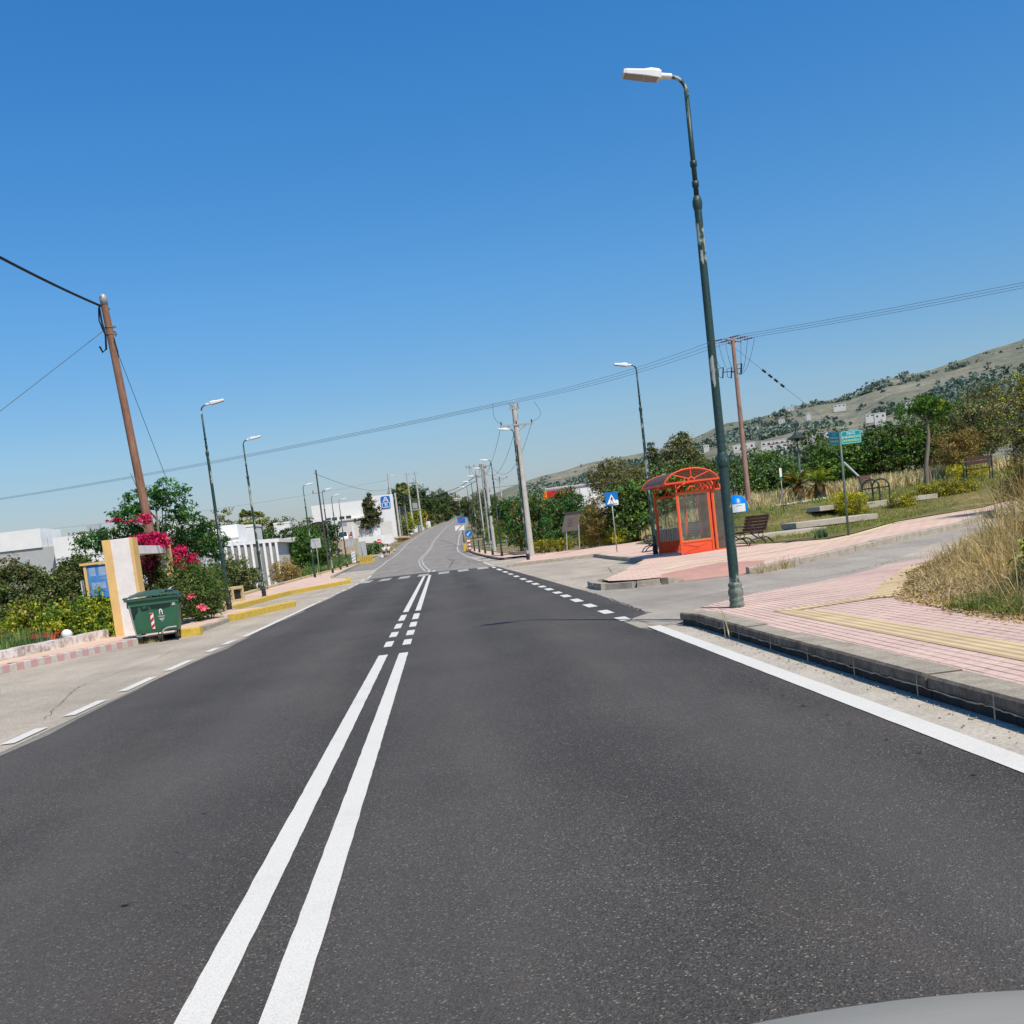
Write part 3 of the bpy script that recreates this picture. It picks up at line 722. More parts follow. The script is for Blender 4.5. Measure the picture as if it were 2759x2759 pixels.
crack([(3.3,17.2),(5.2,18.6),(7.6,19.4),(9.2,20.6)],.018,3,.0125,mb); crack([(4.2,20.9),(6.0,20.6),(8.6,21.6)],.014,4,.0125,mb)
crack([(3.5,30),(5.0,31.5),(5.6,36)],.02,5,.009,mb); crack([(3.2,38),(5.2,40),(6.6,40.5)],.02,6,.009,mb); crack([(3.4,45),(6.8,44.2)],.02,12,.009,mb)
crack([(-4.6,12),(-5.4,15.5),(-5.2,19),(-5.6,23)],.007,7,.009,mb); crack([(-8.6,17),(-6.8,17.6),(-4.6,17.2)],.014,8,.009,mb); crack([(-6,38),(-5.6,44),(-5.2,52)],.02,13,.009,mb)
crack([(-4.2,57.9),(-1.2,60.4),(2.6,55.5)],.03,9,.0125,mb); crack([(-3.6,76),(-.5,78),(1.8,77)],.05,10,.008,mb); crack([(-2.5,92),(1.9,95)],.05,11,.008,mb); crack([(.4,66),(.9,84),(.5,104)],.04,14,.008,mb)
struct(mb.build('road_crack',simple('dark_crack_tar',(.045,.042,.04,1),.2)))
# ---- kerbs: single stones set along a line
def kerb(name,line,w,h,mats,side=1,stone=1.0,fn=Hh,sink=.1,pick=None,gap=.012,slope_end=0,topmi=None,seed=3,batter=.0):
    rnd=random.Random(seed); mb=MB(); segs=[]; 
    for i in range(len(line)-1):
        a=Vector(line[i]);b=Vector(line[i+1]); Ln=(b-a).length; k=max(1,round(Ln/stone))
        for j in range(k): segs.append((a.lerp(b,j/k),a.lerp(b,(j+1)/k)))
    for i,(a,b) in enumerate(segs):
        d=(b-a).normalized(); n=Vector((-d.y,d.x))*side; a2=a+d*gap*.5; b2=b-d*gap*.5; j=rnd.uniform(-.006,.006); jj=rnd.uniform(-.005,.005)
        ha=hb=h+j
        if slope_end and i>=len(segs)-slope_end: hb=.02; 
        c=.018; pr=[]
        for q,hh in ((a2,ha),(b2,hb)):
            z=fn(q.x,q.y); o=q+n*jj
            e=[(0,-sink),(batter*.5,hh-c),(batter+c,hh),(w,hh),(w,-sink)]
            pr.append([(o.x+n.x*u,o.y+n.y*u,z+v) for u,v in e])
        mi=pick(i) if pick else 0
        vs=pr[0]+pr[1]; fs=[(k,(k+1)%5,5+(k+1)%5,5+k) for k in range(5)]+[(4,3,2,1,0),(5,6,7,8,9)]
        mb.add(vs,fs[:2]+fs[3:] if topmi is not None else fs,mi)
        if topmi is not None: mb.add(vs,[fs[2]],topmi)
    o=mb.build(name,mats); 
    bm=bmesh.new(); bm.from_mesh(o.data); bmesh.ops.recalc_face_normals(bm,faces=bm.faces); bm.to_mesh(o.data); bm.free()
    return struct(o)
# right, near pavement: two-course kerb
NK=[(3.14,-30),(3.12,13.1),(3.02,13.62)]
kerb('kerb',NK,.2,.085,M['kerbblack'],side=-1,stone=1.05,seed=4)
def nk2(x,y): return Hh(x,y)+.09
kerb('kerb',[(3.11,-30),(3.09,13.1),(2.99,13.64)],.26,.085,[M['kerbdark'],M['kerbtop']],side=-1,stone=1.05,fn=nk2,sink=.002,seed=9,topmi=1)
rj=random.Random(12); mb=MB(); yy=-2.; zz=.088; pv=None
while yy<13.1:
    zz=.088+.35*(zz-.088)+rj.gauss(0,.004); w_=rj.uniform(.002,.006); q=(3.075,yy,zz,w_)
    if pv: mb.add([(pv[0],pv[1],pv[2]-pv[3]),(q[0],q[1],q[2]-q[3]),(q[0],q[1],q[2]+q[3]),(pv[0],pv[1],pv[2]+pv[3])],[(0,1,2,3)])
    pv=q; yy+=rj.uniform(.03,.09)
for y0 in (5.9,6.9,8.0,9.05,10.1,11.2): mb.add([(3.074,y0-.012,.02),(3.074,y0+.006,.02),(3.074,y0+.004,.165),(3.074,y0-.006,.165)],[(0,1,2,3)])
struct(mb.build('kerb_joint',M['kerb']))
NP=[(3.3,-30),(3.3,13.3),(3.2,13.75),(3.6,14.35),(4.5,15.3),(5.6,15.9),(7.5,17.6),(8.3,17.95),(9.4,19.05),(11.3,21.6),(16,26.2),(30,39),(30,30),(30,-30)]
struct(sheet('pavement',NP,.17,M['pink']))
struct(sheet('pavement_edge',[(3.2,13.75),(3.6,14.35),(4.5,15.3),(5.6,15.9),(7.5,17.6),(8.3,17.95),(9.4,19.05),(9.3,19.3),(8.2,18.15),(7.4,17.85),(5.5,16.15),(4.45,15.55),(3.5,14.6),(3.0,13.8)],.10,M['kerb']))
for a,b in (([(3.83,-30),(4.33,-30),(4.2,11.9),(3.8,12.25)],'tactile_paving'),([(3.8,12.3),(3.98,12.05),(5.2,12.35),(5.33,12.75)],'tactile_paving'),([(4.95,12.35),(5.35,12.2),(6.55,14.2),(7.8,16.6),(7.4,16.7),(6.1,14.45)],'tactile_paving')):
    struct(sheet(b,a,.174+.003*len([o for o in bpy.data.objects if o.name.startswith('tactile_paving')]),M['tactile']))
# dirt bank beside the near pavement
DB=[(8.05,16.75),(6.55,14.2),(5.4,12),(5.1,10.6),(4.8,9.6),(4.75,8.4),(4.7,4),(4.7,-25),(30,-25),(30,36),(16,25.6),(11.0,20.7),(9.2,18.3)]
def bk(x,y):
    return Hh(x,y)+.15+.03*sst((x-4.75)/.25)+.52*sst((x-5.1)/2.6)*sst((17.2-y+.75*(x-8))/4.)+.05*mn.noise(Vector((x*1.3,y*1.3,0)))*sst((x-5.1)/1.0)
struct(sheet('dirt_bank',DB,0,M['soil'],fn=bk,xs=[4.9+.35*i for i in range(20)]+[12,13,14,16,18,20,24],ys=[-20,-10,-5,0]+[2+.4*i for i in range(50)]+[23,25,28,32]))
# traffic island between the layby and the side street
IS=[(3.78,25.3),(3.75,24.1),(4.2,23.3),(4.72,23.05),(5.0,24.3),(5.7,25.1),(7.0,26.6),(7.5,24.6),(7.0,22.9),(9.0,24.4),(11.5,26.6),(14.2,28.4),(18.1,33.8),(28,43.2),(60,70.5),(60,75),(30,48),(18.9,36),(17,35.5),(15.3,35),(12.5,31.2),(11.2,30.2),(10.9,31.2),(10.4,33),(10.2,39),(10.45,57),(11.8,60),(12.5,66),(6.5,66),(4.2,55),(3.2,51),(7.25,50.6),(7.0,44),(6.9,37),(6.75,35.2)]
struct(sheet('pavement',IS,.15,M['pinkfar'],ys=PY))
kerb('kerb',[(3.6,25.3),(3.55,24.1),(3.62,23.3),(4.15,22.85),(4.65,22.75)],.2,.15,M['kerb'],side=-1,stone=.75)
kerb('kerb',[(4.66,22.75),(5.25,23.2)],.2,.15,M['kerb'],side=-1,stone=.7,slope_end=1,seed=6)
kerb('kerb',[(6.6,22.7),(6.95,22.72),(9.05,24.2),(11.55,26.4),(14.25,28.2),(18.2,33.5),(28.2,43)],.22,.155,M['kerb'],side=1,stone=1.1)
rampz=lambda x,y: Hh(x,y)+.014+.138*sst((y-22.9)/1.3)
struct(sheet('kerb_ramp',[(4.7,22.75),(5.3,22.8),(6.9,22.65),(7.05,22.9),(7.55,24.6),(7.0,26.65),(5.65,25.15),(4.95,24.3)],0,M['redramp'],fn=rampz,ys=[22.9+.13*i for i in range(11)]))
struct(sheet('yellow_line',[(5.4,26.5),(5.5,26.1),(6.3,27.2),(8.7,27.75),(11.,28.9),(12.5,30.6),(15.3,34.4),(18.9,35.3),(18.9,35.6),(15.2,34.75),(12.3,31.0),(10.9,29.3),(8.6,28.15),(6.1,27.7)],.155,M['paleyellow']))
kerb('kerb',[(6.6,34.6),(6.85,36.8),(7.0,44),(7.25,50.45)],.2,.15,M['kerb'],side=-1,stone=1.1)
kerb('kerb',[(3.05,50.75),(7.25,50.4)],.2,.14,M['kerb'],side=1,stone=1.2)
FP=[(3.3,51),(3.3,50.9),(7.3,50.6),(7,58),(9,66),(10.,70),(6.5,73),(5.3,76),(4.9,85),(4.7,100),(4.2,128),(3.3,128),(3.35,103),(3.7,80),(3.9,69.2),(4.3,69),(5.2,69),(5.6,66),(4.6,58)]
struct(sheet('pavement',FP,.13,M['pinkfar']))
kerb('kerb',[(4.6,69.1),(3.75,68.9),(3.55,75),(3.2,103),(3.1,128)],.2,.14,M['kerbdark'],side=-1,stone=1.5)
kerb('kerb',[(5.2,78),(5.3,72.8),(7.2,68.5),(10.3,66.2),(12.2,62.5)],.22,.36,M['kerb'],side=-1,stone=1.5)
# lawn of the small park
LW=[(11.2,30.3),(12.4,31.2),(15.3,35),(17,35.5),(18.9,36),(30,48.2),(60,76),(60,100),(10,100),(10.2,68),(12.3,62.5),(11.8,59.8),(10.5,57),(10.25,39),(10.4,33)]
def lw(x,y): return Hh(x,y)+park(x,y)+.172+.05*mn.noise(Vector((x*.6,y*.6,1)))*sst((y-36)/3)
struct(sheet('lawn',LW,0,M['lawn'],fn=lw,xs=[10.5+i for i in range(35)],ys=[31+i*.8 for i in range(40)]+[64,66,70,75,80,90]))
def TL(x,y): return Hh(x,y)+park(x,y)+.17
# left pavements
rwp=lambda i:(1 if i%2 else 0)
kerb('red_white_kerb',[(-12.0,10.0),(-8.4,20.0),(-6.93,24.05)],.24,.16,[M['whitekerb'],M['redkerb']],side=1,stone=.19,pick=rwp,gap=.003)
struct(sheet('pavement',[(-12.2,9.9),(-8.55,20.05),(-7.12,24.1),(-7.3,26.4),(-8.1,26.4),(-9.0,21.6),(-11.5,9.9),(-16,-10),(-18,-10)],.155,M['pinkcem']))
LP=[(-7.1,24.1),(-6.2,25.1),(-5.95,25.3),(-6.1,30.1),(-5.1,34.9),(-6.8,35.2),(-7.55,37.8),(-7.1,48.4),(-5.0,55.8),(-5.75,64),(-7.1,69),(-7.9,75.6),(-9.0,114),(-9.3,125),(-9.55,119),(-10.2,100),(-10.85,84),(-10.85,60),(-9.7,46),(-9.1,38),(-8.2,30),(-8.1,26.4),(-7.3,26.4)]
struct(sheet('pavement',LP,.12,M['pinkfar']))
kerb('yellow_kerb',[(-6.3,24.95),(-5.75,24.95)],.3,.2,M['yellow'],side=1,stone=.6)
kerb('yellow_kerb',[(-5.88,29.8),(-4.86,34.8),(-5.0,35.2)],.22,.2,M['yellow'],side=1,stone=1.2)
kerb('yellow_kerb',[(-7.38,37.0),(-7.2,42),(-6.92,48.4),(-4.85,55.9),(-5.55,64)],.25,.2,M['yellow'],side=1,stone=1.3)
kerb('kerb',[(-5.98,25.2),(-6.02,29.8)],.2,.125,M['kerb'],side=1,stone=.9)
kerb('kerb',[(-5.1,34.95),(-6.75,35.25),(-7.45,37.0)],.2,.125,M['kerb'],side=1,stone=.9)
kerb('kerb',[(6.6,34.6),(3.66,25.4)],.2,.15,M['kerb'],side=1,stone=1.1)
kerb('kerb',[(-6.9,68.5),(-7.7,75.4),(-8.5,95),(-8.95,114),(-9.1,125)],.2,.16,M['kerb'],side=1,stone=1.5)
kerb('planter_kerb',[(-9.35,44.5),(-10.15,60),(-10.25,80),(-9.95,98),(-9.3,117)],.25,.25,[M['yellowold'],M['kerb']],side=1,stone=1.6,pick=lambda i:1 if i in(3,9,14,15,21) else 0)
# steps and bank with rubble further up on the left
mb=MB()
for k,(x,y,w) in enumerate(((-8.6,150,3.2),(-8.5,158,3.0),(-8.4,168,2.8))): mb.box((x,y,pz(y)+.3),(w,2.2,.3),.1)
struct(mb.build('steps',M['conc']))
kerb('kerb',[(-8.3,134),(-7.6,150),(-9.5,190),(-8.5,240)],.3,.3,M['conc'],side=1,stone=3)
# ---------------------------------------------------------------- street lamps
def make_lamp():
    t=thing('street_lamp','','street lamp')
    base=[(.09,0),(.098,.015),(.098,.045),(.084,.06),(.094,.085),(.094,.12),(.082,.135),(.096,.16),(.1,.2),(.094,.24),(.078,.262),(.09,.28),(.09,.31),(.07,.335)]
    MB().lathe(base,n=24).build('base',M['greenbase'],t)
    mb=MB(); mb.lathe([(.066,.32),(.064,1.78),(.064,1.84)],n=20,cap=False)
    mb.lathe([(.07,1.84),(.078,1.86),(.078,1.95),(.07,1.97),(.07,2.0),(.058,2.03)],n=20,cap=False)
    mb.lathe([(.057,2.0),(.047,5.14)],n=18,cap=False)
    mb.lathe([(.047,5.1),(.056,5.13),(.062,5.17),(.06,5.22),(.045,5.27),(.035,5.28)],n=18,cap=False)
    mb.lathe([(.033,5.26),(.030,6.58)],n=14)
    for z in (5.43,5.68): mb.lathe([(.031,z-.04),(.044,z-.035),(.044,z+.03),(.031,z+.035)],n=14,cap=False)
    mb.tube([(0,-.03,6.5),(0,-.06,6.49)],.006,6)
    mb.build('post',M['green'],t)
    mb=MB(); P=[(0,0,6.5)]
    for k in range(9):
        a=R(84*k/8); P.append((-.19+.19*math.cos(a),0,6.56+.2*math.sin(a)))
    e=R(8); P.append((P[-1][0]-.06,0,P[-1][2]+.012))
    mb.tube(P,.024,10); mb.build('arm',M['green'],t)
    hx,hz=P[-1][0],P[-1][2]
    M0=Matrix.Translation((hx,0,hz))@Matrix.Rotation(R(9),4,'Y')
    hb=MB()
    hb.tube([M0@Vector((.06,0,0)),M0@Vector((-.1,0,0))],.037,12)
    # casing: tapered flat shell, thicker towards the arm
    prof=[(-.08,.055,.055,-.05),(-.11,.085,.065,-.052),(-.22,.1,.065,-.05),(-.3,.1,.045,-.045),(-.52,.092,.035,-.036),(-.56,.078,.026,-.03)]
    vs=[];fs=[]
    for (x,w,zt,zb) in prof:
        for (yy,zz) in ((-w,zb),(-w,zt*.45),(-w*.72,zt),(w*.72,zt),(w,zt*.45),(w,zb)): vs.append(M0@Vector((x,yy,zz)))
    for i in range(len(prof)-1):
        for k in range(6): fs.append((i*6+k,i*6+(k+1)%6,(i+1)*6+(k+1)%6,(i+1)*6+k))
    fs+= [tuple(range(6)),tuple(reversed(range((len(prof)-1)*6,len(prof)*6)))]
    hb.add(vs,fs); head=hb.build('lamp_head',M['lampwhite'],t,bevel=.006)
    lb=MB()
    for (xa,xb,wa,wb,za,zb) in ((-.12,-.29,.074,.086,-.056,-.051),(-.3,-.54,.082,.076,-.049,-.041)):
        lb.add([M0@Vector(p) for p in ((xa,-wa,za),(xb,-wb,zb),(xb,wb,zb),(xa,wa,za),(xa,-wa,za+.02),(xb,-wb,zb+.02),(xb,wb,zb+.02),(xa,wa,za+.02))],[(0,1,2,3),(7,6,5,4),(0,4,5,1),(1,5,6,2),(2,6,7,3),(3,7,4,0)])
    lb.build('lens',M['lens'],head)
    return t
lamp0=make_lamp()
LAMPS=[(3.70,13.42,0,.17,'tall green street lamp with peeling paint on the near right pavement corner',.978),
(7.80,38.5,0,.15,'green street lamp standing just left of the orange bus shelter',1.015),
(4.46,55,0,.13,'green street lamp in front of the thick pale concrete pole',1),
(4.27,75,0,.13,'first green lamp beyond the thick concrete pole, at the head of the right row',1),
(4.02,83,0,.13,'second lamp of the receding row on the right pavement',1),
(3.87,93,0,.13,'third lamp of the receding row on the right pavement',1),
(3.68,101.5,0,.13,'fourth lamp of the receding row on the right pavement, near the green railing',1),
(3.56,112,0,.13,'fifth lamp of the receding row on the right, beside the striped marker post',1),
(3.45,150,0,.05,'farther right lamp whose long head hangs over the curving road',1),
(3.9,172,0,.05,'faint last lamp at the right kerb before the road bends uphill',1),
(-7.22,35.9,PI,.12,'left green lamp nearest the camera, beside the dumpster and oleander',1),
(-7.85,46.8,PI,.12,'second left lamp, in front of the columned white building',1),
(-9.4,79,PI,.12,'left lamp beside the blank square sign back',1),
(-8.95,87.7,PI,.12,'left lamp in line with the wooden pole that has a small crossarm',1),
(-9.3,98.5,PI,.12,'left lamp among the tall reeds, second to last of its row',1),
(-9.5,108,PI,.12,'last lamp of the left row, beside the triangular sign back',1)]
for i,(x,y,rz,dz,lab,s) in enumerate(LAMPS):
    p=(x,y,Hh(x,y)+dz)
    grp='green street lamps along the road'
    if i==0: lamp0.location=p; lamp0.scale=(s,s,s); lamp0['label']=lab; lamp0['group']=grp; o=lamp0
    else: o=dup(lamp0,p,rz,lab,grp,(s,s,s))
# blackened feet of the farther lamps are as in the photo
db=None
for o in [c for c in bpy.data.objects if c.name.startswith('base') and c.parent and c.parent.name.startswith('street_lamp') and c.parent.location.y>20]:
    if db is None: db=o.data.copy(); db.materials.clear(); db.materials.append(M['darkbase'])
    o.data=db
# ---------------------------------------------------------------- bus shelter
def shelter():
    t=thing('bus_shelter','orange red bus shelter with a barrel roof and glass sides','bus shelter',(7.8,34.2,Hh(8,34)+.15),R(2))
    W=1.06; D=3.0; H1=2.03; D2=.5    # near panel x 0..W ; back wall x 1.5
    rd=M['redframe']
    def post(mb,x,y,h,s=.075): mb.box((x,y,h/2),(s,s,h))
    def arch(mb,x0,x1,y,z,rise,r=.03,n=14,spokes=0):
        cx=(x0+x1)/2; hw=(x1-x0)/2; P=[(cx-hw*math.cos(PI*k/n),y,z+rise*math.sin(PI*k/n)) for k in range(n+1)]
        mb.tube(P,r,8); return P
    def endpanel(name,y):
        mb=MB(); post(mb,0,y,H1); post(mb,W,y,H1)
        mb.box((W/2,y,H1-.035),(W-.075,.07,.07)); mb.box((W/2,y,.40),(W-.075,.06,.06))
        arch(mb,0,W,y,H1-.01,.3)
        mb.tube([(W/2,y,H1+.0),(W/2,y,H1+.13)],.02,6); mb.tube([(W*.3,y,H1),(W*.42,y,H1+.14)],.016,6); mb.tube([(W*.7,y,H1),(W*.58,y,H1+.14)],.016,6)
        mb.tube([(W/2-.13*math.cos(PI*k/8),y,H1+.15*math.sin(PI*k/8)) for k in range(9)],.018,6)
        f=mb.build(name,rd,t,bevel=.006)
        mb=MB(); mb.box((W/2,y,.2),(W-.08,.03,.345)); 
        for sg in (-1,1): mb.add([(.06,y-.0185,.2+sg*.14),(W/2,y-.03,.2),(.06,y-.0185,.2+sg*.12)],[(0,1,2)])
        mb.add([(.06,y-.017,.06),(W-.06,y-.017,.06),(W/2,y-.034,.17)],[(0,1,2)]); mb.add([(W-.06,y-.017,.35),(.06,y-.017,.35),(W/2,y-.034,.22)],[(0,1,2)])
        mb.build('lower_panel',rd,f)
        mb=MB(); a,b,c,d=.045,W-.045,.44,H1-.08
        for (u,v,w_,h_) in (((a+b)/2,c,b-a,.02),((a+b)/2,d,b-a,.02),(a,(c+d)/2,.02,d-c+.02),(b,(c+d)/2,.02,d-c+.02)): mb.box((u,y-.012,v),(w_,.03,h_))
        mb.build('seal',M['ochre'],f)
        mb=MB(); mb.box(((a+b)/2,y,(c+d)/2),(b-a-.02,.008,d-c-.02)); mb.build('pane',M['glass'],f)
    endpanel('end_frame',0); endpanel('end_frame',D)
    # narrow return panel towards the back
    mb=MB(); post(mb,1.56,0.02,H1,.07); mb.box((1.31,.01,H1-.03),(.43,.05,.05)); mb.box((1.31,.01,.04),(.43,.05,.06)); mb.box((1.18,.01,H1/2),(.06,.05,H1)); 
    f=mb.build('return_frame',rd,t,bevel=.005)
    mb=MB()
    for x in (1.22,1.515): mb.box((x,.0,1.02),(.018,.036,1.9))
    mb.build('seal',M['ochre'],f); mb=MB(); mb.box((1.365,.01,1.02),(.27,.008,1.9)); mb.build('pane',M['glass'],f)
    # back wall
    mb=MB(); 
    for y in (1.0,2.0,D): post(mb,1.56,y,H1,.07)
    for z in (.42,H1-.03): mb.box((1.56,D/2,z),(.05,D,.06))
    for k in range(3):
        y0=k*1.0; P=[(1.56,y0+.5-.5*math.cos(PI*q/12),H1-.01+.34*math.sin(PI*q/12)) for q in range(13)]; mb.tube(P,.035,6)
        P=[(1.56,y0+.5-.2*math.cos(PI*q/8),H1-.01+.16*math.sin(PI*q/8)) for q in range(9)]; mb.tube(P,.03,6)
    f=mb.build('back_frame',rd,t)
    mb=MB()
    for k in range(3): mb.box((1.56,.5+k,1.2),(.008,.92,1.5))
    mb.build('pane',M['glass'],f)
    mb=MB(); mb.box((1.56,D/2,.2),(.03,D-.06,.38)); mb.build('lower_panel',rd,f)
    # barrel roof
    x0,x1,z0,rise=-.42,1.36,2.34,.5; ya,yb=-.25,2.95; n=16; cx=(x0+x1)/2; hw=(x1-x0)/2
    prof=[(cx-hw*math.cos(PI*(.06+.88*k/n))/math.cos(PI*.06),z0+rise*(math.sin(PI*(.06+.88*k/n))-math.sin(PI*.06))) for k in range(n+1)]
    mb=MB()
    vs=[(x,y,z) for y in (ya,yb) for x,z in prof]+[(x,y,z+.01) for y in (ya,yb) for x,z in prof]; m=n+1
    mb.add(vs,[(k,k+1,m+k+1,m+k) for k in range(n)]+[(2*m+k+1,2*m+k,3*m+k,3*m+k+1) for k in range(n)],0,True)
    rf=mb.build('roof',M['roofsheet'],t)
    mb=MB()
    for y in (ya,yb): 
        mb.tube([(x,y,z) for x,z in prof],.028,8)
        mb.box((cx,y,z0-.005),(x1-x0,.05,.055))
        hub=(cx,y,z0+.03)
        for a in (35,90,145): mb.tube([(cx+.1*math.cos(R(a)),y,z0+.02+.1*math.sin(R(a))),(cx+hw*.93*math.cos(R(a)),y,z0+rise*.9*math.sin(R(a))+.03)],.02,6)
        mb.tube([(cx+.1*math.cos(PI*k/8),y,z0+.02+.1*math.sin(PI*k/8)) for k in range(9)],.025,6)
    for k in range(1,5):
        y=lerp(ya,yb,k/5); mb.tube([(x,y,z-.012) for x,z in prof],.011,5)
    for x in (x0,x1): mb.box((x,(ya+yb)/2,z0),(.05,yb-ya,.06))
    for x in (cx-.25,cx+.25): mb.box((x,(ya+yb)/2,z0+.02),(.04,yb-ya,.04))
    for y in (0,D):
        for x in (.0,W): mb.tube([(x,y,H1-.02),(x,y,z0)],.022,6)
    mb.tube([(1.56,1,H1),(1.33,1,z0)],.022,6); mb.tube([(1.56,2,H1),(1.33,2,z0)],.022,6)
    mb.build('roof_frame',rd,t)
shelter()
# slatted litter bin just beyond the shelter, seen through its glass
t=thing('litter_bin','dark slatted litter bin seen through the far glass of the bus shelter','litter bin',(8.5,39.6,Hh(8.5,39.6)+.15))
mb=MB()
for k in range(9):
    for (x,y) in ((-.36+.09*k,-.2),(-.36+.09*k,.2)): mb.box((x,y,.52),(.065,.03,.72))
for k in range(4):
    for x in (-.4,.4): mb.box((x,-.15+.1*k,.52),(.03,.065,.72))
mb.build('slats',M['slatgrey'],t); mb=MB(); mb.box((0,0,.5),(.72,.34,.6)); mb.build('liner',M['signblack'],t)
mb=MB()
for z in (.2,.86): mb.box((0,-.222,z),(.84,.012,.03)); mb.box((0,.222,z),(.84,.012,.03))
for x in (-.3,.3): mb.box((x,0,.09),(.05,.3,.18))
mb.build('frame',M['galv'],t)
# ---------------------------------------------------------------- benches
def bench(label,loc,rz,mat_=None,group='slatted benches around the bus shelter'):
    t=thing('park_bench',label,'bench',loc,rz,group); m_=mat_ or M['slat']; w=1.5
    mb=MB()
    for k in range(4): mb.box((0,-.30+k*.115,.43+.004*k),(w,.095,.032))
    mb.build('seat',m_,t,bevel=.004)
    mb=MB()
    for k in range(5): mb.box((0,.14+.035*k,.50+k*.098),(w,.03,.085),rx=R(-18))
    mb.build('backrest',m_,t,bevel=.004)
    for x in (-.6,.6):
        mb=MB()
        mb.tube([(x,-.46,0),(x,-.4,.09),(x,-.3,.18),(x,-.14,.22),(x,.02,.2),(x,.12,.12),(x,.17,.0)],.024,6)
        mb.tube([(x,.02,.2),(x,.14,.24),(x,.26,.2),(x,.4,.07),(x,.5,.0)],.024,6)
        mb.tube([(x,-.36,.40),(x,-.22,.3),(x,-.1,.22)],.02,6); mb.tube([(x,-.36,.405),(x,.1,.405),(x,.16,.5),(x,.31,.95)],.022,6)
        P=[(x,.0+.09*math.cos(2*PI*k/12),.31+.075*math.sin(2*PI*k/12)) for k in range(13)]; mb.tube(P,.014,5)
        mb.build('leg',M['iron'],t)
        mb=MB(); mb.tube([(x,-.32,.44),(x,-.36,.56),(x,-.26,.64),(x,-.05,.62),(x,.16,.6)],.018,6)
        P=[(x,-.22+.06*math.cos(2*PI*k/10),.55+.05*math.sin(2*PI*k/10)) for k in range(11)]; mb.tube(P,.012,5); mb.build('armrest',M['iron'],t)
    return t
bench('brown slatted bench with curled iron legs just right of the near lamp',(10.1,34.1,Hh(10,34.1)+.15),R(-77))
bench('grey slatted bench seen through the near glass of the bus shelter',(9.5,40.6,Hh(10,39)+.15),R(-66),M['slatgrey'])
bench('dark bench beside the lamp at the left rear of the bus shelter',(8.6,42.5,Hh(8.6,42)+.15),R(-95),M['slatgrey'])
def plinth_bench(label,loc,rz):
    t=thing('garden_bench',label,'bench',loc,rz,'benches with round iron armrests in the park')
    mb=MB()
    for k in range(3): mb.box((0,-.16+k*.15,.52),(1.0,.13,.04))
    mb.build('seat',M['slat'],t,bevel=.004); mb=MB()
    for k in range(2): mb.box((0,.25+.03*k,.80+k*.17),(1.0,.035,.145),rx=R(-12))
    mb.build('backrest',M['slat'],t,bevel=.004)
    for x in (-.53,.53):
        mb=MB(); mb.tube([(x,.2,0),(x,.2,.55),(x,.24,.75),(x,.3,1.04)],.03,8); mb.build('leg',M['irongreen'],t)
        mb=MB(); mb.tube([(x,-.42,0),(x,-.42,.5)]+[(x,-.1+.32*math.cos(PI*k/10+PI) if False else -.11-.31*math.cos(PI*k/10),.55+.3*math.sin(PI*k/10)) for k in range(11)],.03,8)
        mb.tube([(x,-.4,.52),(x,.2,.52)],.026,8); mb.build('armrest',M['irongreen'],t)
    return t
plinth_bench('bench with a round armrest behind the street name sign, on a concrete slab',(18.5,44.2,1.1),R(48)).scale=(1.15,1.15,1.1)
plinth_bench('bench above the long clipped hedge at the right edge',(24.1,46,TL(24.1,46)+.02),R(-38))
# concrete slabs laid as a path
def slab(x,y,z,lx,ly,h,rz,label):
    mb=MB(); mb.box((0,0,-h/2),(lx,ly,h)); o=mb.build('concrete_slab',M['conc'],None,(x,y,z),rz,bevel=.015); tag(o,label,'slab','concrete slabs stepping across the park lawn')
slab(11.9,37.5,TL(11.9,37.5)+.16,3.4,1.5,.22,R(2),'lowest concrete slab, just behind the bench right of the near lamp')
slab(14.9,40,TL(14.9,40)+.25,3.2,1.6,.22,R(2),'long middle concrete slab in the lawn, left of the street name sign')
slab(16.2,43.4,TL(16.2,43.4)+.3,1.3,1.4,.2,R(2),'short slab partly hidden behind the yellow green bush')
slab(18.5,44.1,1.12,2.4,2.0,.3,R(2),'raised slab under the park bench with the round armrest')
slab(20.9,51,TL(20.9,51)+.05,5,1.2,.15,R(2),'pale slab path in front of the dry grass, left of the slender tree')
slab(20,43.6,TL(20,43.6)+.12,1.2,1.6,.2,R(2),'small slab between the rounded bush and the long hedge')
